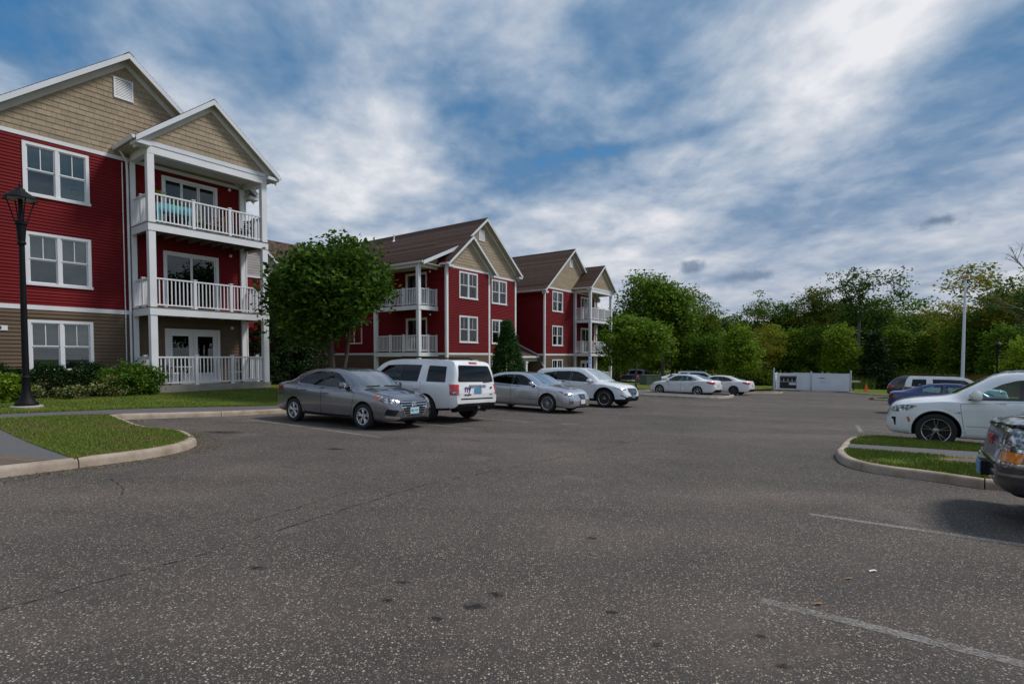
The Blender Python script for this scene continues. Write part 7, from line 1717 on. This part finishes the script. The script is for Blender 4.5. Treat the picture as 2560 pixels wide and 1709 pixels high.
    sp['ra'] = -1.42; sp['patches'] = [p for p in PICKUP['patches'] if p[0] not in ('rear_bumper', 'tail_light')] + [('lamp_strip', [(2.40, .965, .84), (2.53, .60, .84), (2.55, .60, .805), (2.42, .965, .81)], 30, 'chrome', .008, True), ('lamp_strip', [(2.42, .965, .695), (2.55, .60, .695), (2.56, .60, .665), (2.43, .965, .668)], 30, 'chrome', .008, True), ('bumper', [(2.30, .99, .66), (2.50, .86, .645), (2.56, .50, .64), (2.56, .50, .44), (2.46, .86, .40), (2.28, .98, .42)], 35, 'paint_bumper', .030, True), ('bumper_centre', F([(.52, .44), (.52, .64)]), 0, 'paint_bumper', .030, False), ('bumper_strip', [(2.30, .99, .60), (2.50, .86, .585), (2.56, .50, .58), (2.56, .50, .555), (2.50, .86, .56), (2.30, .99, .575)], 35, 'dull_chrome', .040, True), ('tow_hook_recess', [(2.5, .62, .46), (2.5, .42, .46), (2.5, .46, .40), (2.5, .60, .40)], 10, 'black_plastic', .034, True), ('valance', [(2.25, .95, .41), (2.45, .80, .40), (2.53, .50, .40), (2.53, .50, .37), (2.40, .85, .37)], 35, 'black_plastic', .02, True)]
    sp['grilles'] = [('grille', F([(.555, .70), (.575, 1.0)]), 0, 'dull_chrome', 1, 'chrome', .004)]; sp['plates'] = [(2.66, .535, 0, 'plate_deep', '', 0.0)]
    c, cb = make_car(sp, MAT['paint_bronze'], 'sport_utility', 'pewter full-size truck nose with chrome mesh grille and amber lamps', 'car', at_uv(8.25, .90 + 2.56), TAIL, g2, rear_glass='privacy_glass', rim='rim_silver')
    hf = MB()                                        # bent hood lip and its black protector
    prof = [(2.50, 1.075), (2.56, 1.055), (2.57, 1.03), (2.50, 1.045)]
    cb.patch('grille_frame', F([(.62, .665), (.62, .70)]), 0, MAT['chrome'], c, off=.03, rim=.04, step=.05); cb.patch('grille_frame', F([(.62, 1.0), (.62, 1.035)]), 0, MAT['chrome'], c, off=.03, rim=.04, step=.05)
    for y in np.arange(-.54, .56, .045):
        for d_ in (-1, 1): cb.patch('mesh_wire', [(2.5, y, .705), (2.5, y + .008, .705), (2.5, y + .008 + d_ * .14, .995), (2.5, y + d_ * .14, .995)], 0, MAT['chrome'], c, off=.016, rim=.006, step=.08) if abs(y + d_ * .14) < .56 else None
    lb = text_mesh('GMC', .14, .012, .008); loc, nor = cb.hit(Vector((2.7, 0, .87)), 0); badge(c, lb, 'decal_red', (loc.x + .03, 0, .87), FRONT, 'lettering')
    MB().box(2.57, 2.655, -.16, .16, .455, .615).build('plate_bracket', MAT['black_plastic'], c)
    out = []
    for y in np.linspace(-.84, .84, 19):
        loc, nor = cb.hit(Vector((2.7, y, 1.055)), 0); out.append((loc.x + .018, y, 1.068 + .008 * math.sin(y * 9)))
    m = MB().tube(out, .022, 6); m.smooth = True; m.build('hood_protector', MAT['black_gloss'], c)
    # blue coupe, white sport utility, black sport utility, red car: tails to the aisle
    sp = scaled(SMALL_SEDAN, 1.01, .99, .955, rim=('split', 5), plates=[]); sp['win'] = [([(.80, .885), (.52, 1.09), (.28, 1.225), (.05, 1.275), (-.30, 1.28), (-.34, .93)], 'f'), ([(-.42, .935), (-.38, 1.275), (-.66, 1.255), (-.95, 1.16), (-1.17, 1.03), (-1.10, .975)], 'r')]
    sp['doors'] = sp['doors'][:1]; sp['handles'] = sp['handles'][:1]; sp['pillar'] = []; sp['patches'] = [p for p in sp['patches'] if p[0] != 'lower_door_trim']
    sp['patches'] = [('tail_light', [(-2.22, .48, .83), (-2.18, .66, .86), (-1.95, .83, .83), (-2.10, .80, .68), (-2.21, .60, .66)], 140, 'lamp_dark_red', .004, True) if p[0] == 'tail_light' else p for p in sp['patches']]
    make_car(sp, MAT['paint_blue'], 'coupe_car', 'dark blue coupe seen past the white sport utility hood', 'car', at_uv(29.0, -.28 + 2.25), NOSE, g2, glass='car_glass_clear', rear_glass='car_glass_clear')
    sp = scaled(BOX_SUV, .97, .935, .955, plates=[(-2.43, .88, 0, 'plate_white', '', 0.0)], rails=(-1.7, .2, .62, 1.775)); sp['patches'] = [('tail_light', [(-2.38, .70, 1.06), (-2.05, .925, 1.05), (-2.08, .93, .90), (-2.40, .74, .90)], 140, 'lamp_dark_red', .006, True) if p[0] == 'tail_light' else p for p in sp['patches'] if p[0] not in ('reverse_lamp', 'rear_step')]
    make_car(sp, MAT['paint_white'], 'sport_utility', 'white sport utility with dark side windows behind the blue coupe', 'car', at_uv(40.0, .33 + 2.42), NOSE, g2, glass='car_glass', rear_glass='privacy_glass')
    sp = scaled(CROSSOVER, .985, 1.0, .98, plates=[]); make_car(sp, MAT['paint_black'], 'sport_utility', 'black sport utility with red tail light next to the far grass', 'car', at_uv(48.6, -.55 + 2.35), NOSE, g2, rear_glass='privacy_glass')
    sp = scaled(SMALL_SEDAN, 1.0, 1.02, 1.06, plates=[]); make_car(sp, MAT['paint_red'], 'hatchback_car', 'red car showing only its roof behind the white sport utility', 'car', at_uv(52.0, 3.6), NOSE, g2)
    # far lot
    p = px(1583, 966); sp = dict(PICKUP, plates=[(-2.90, .63, 0, 'plate_white', '', 0.0)]); make_car(sp, MAT['paint_navy'], 'pickup_truck', 'dark blue pickup truck parked at the edge of the woods', 'pickup', (p.x + 1.0, p.y + 1.8), 34, None, rear_glass='privacy_glass')
    sp = scaled(BOX_SUV, .98, .96, 1.0, plates=[]); d = 56; X = (1752 - 1280) / FPX * d; make_car(sp, MAT['paint_silver'], 'sport_utility', 'pale sport utility mostly hidden behind the white saloon roof', 'car', (X, d), 110, None, rear_glass='privacy_glass')
    sp = scaled(SMALL_SEDAN, 1.0, 1.0, 1.0, plates=[]); d = 60; X = (1693 - 1280) / FPX * d; make_car(sp, MAT['paint_white'], 'hatchback_car', 'white car glimpsed between the lamp post and the saloon bonnet', 'car', (X, d), 100, None)
build_cars()
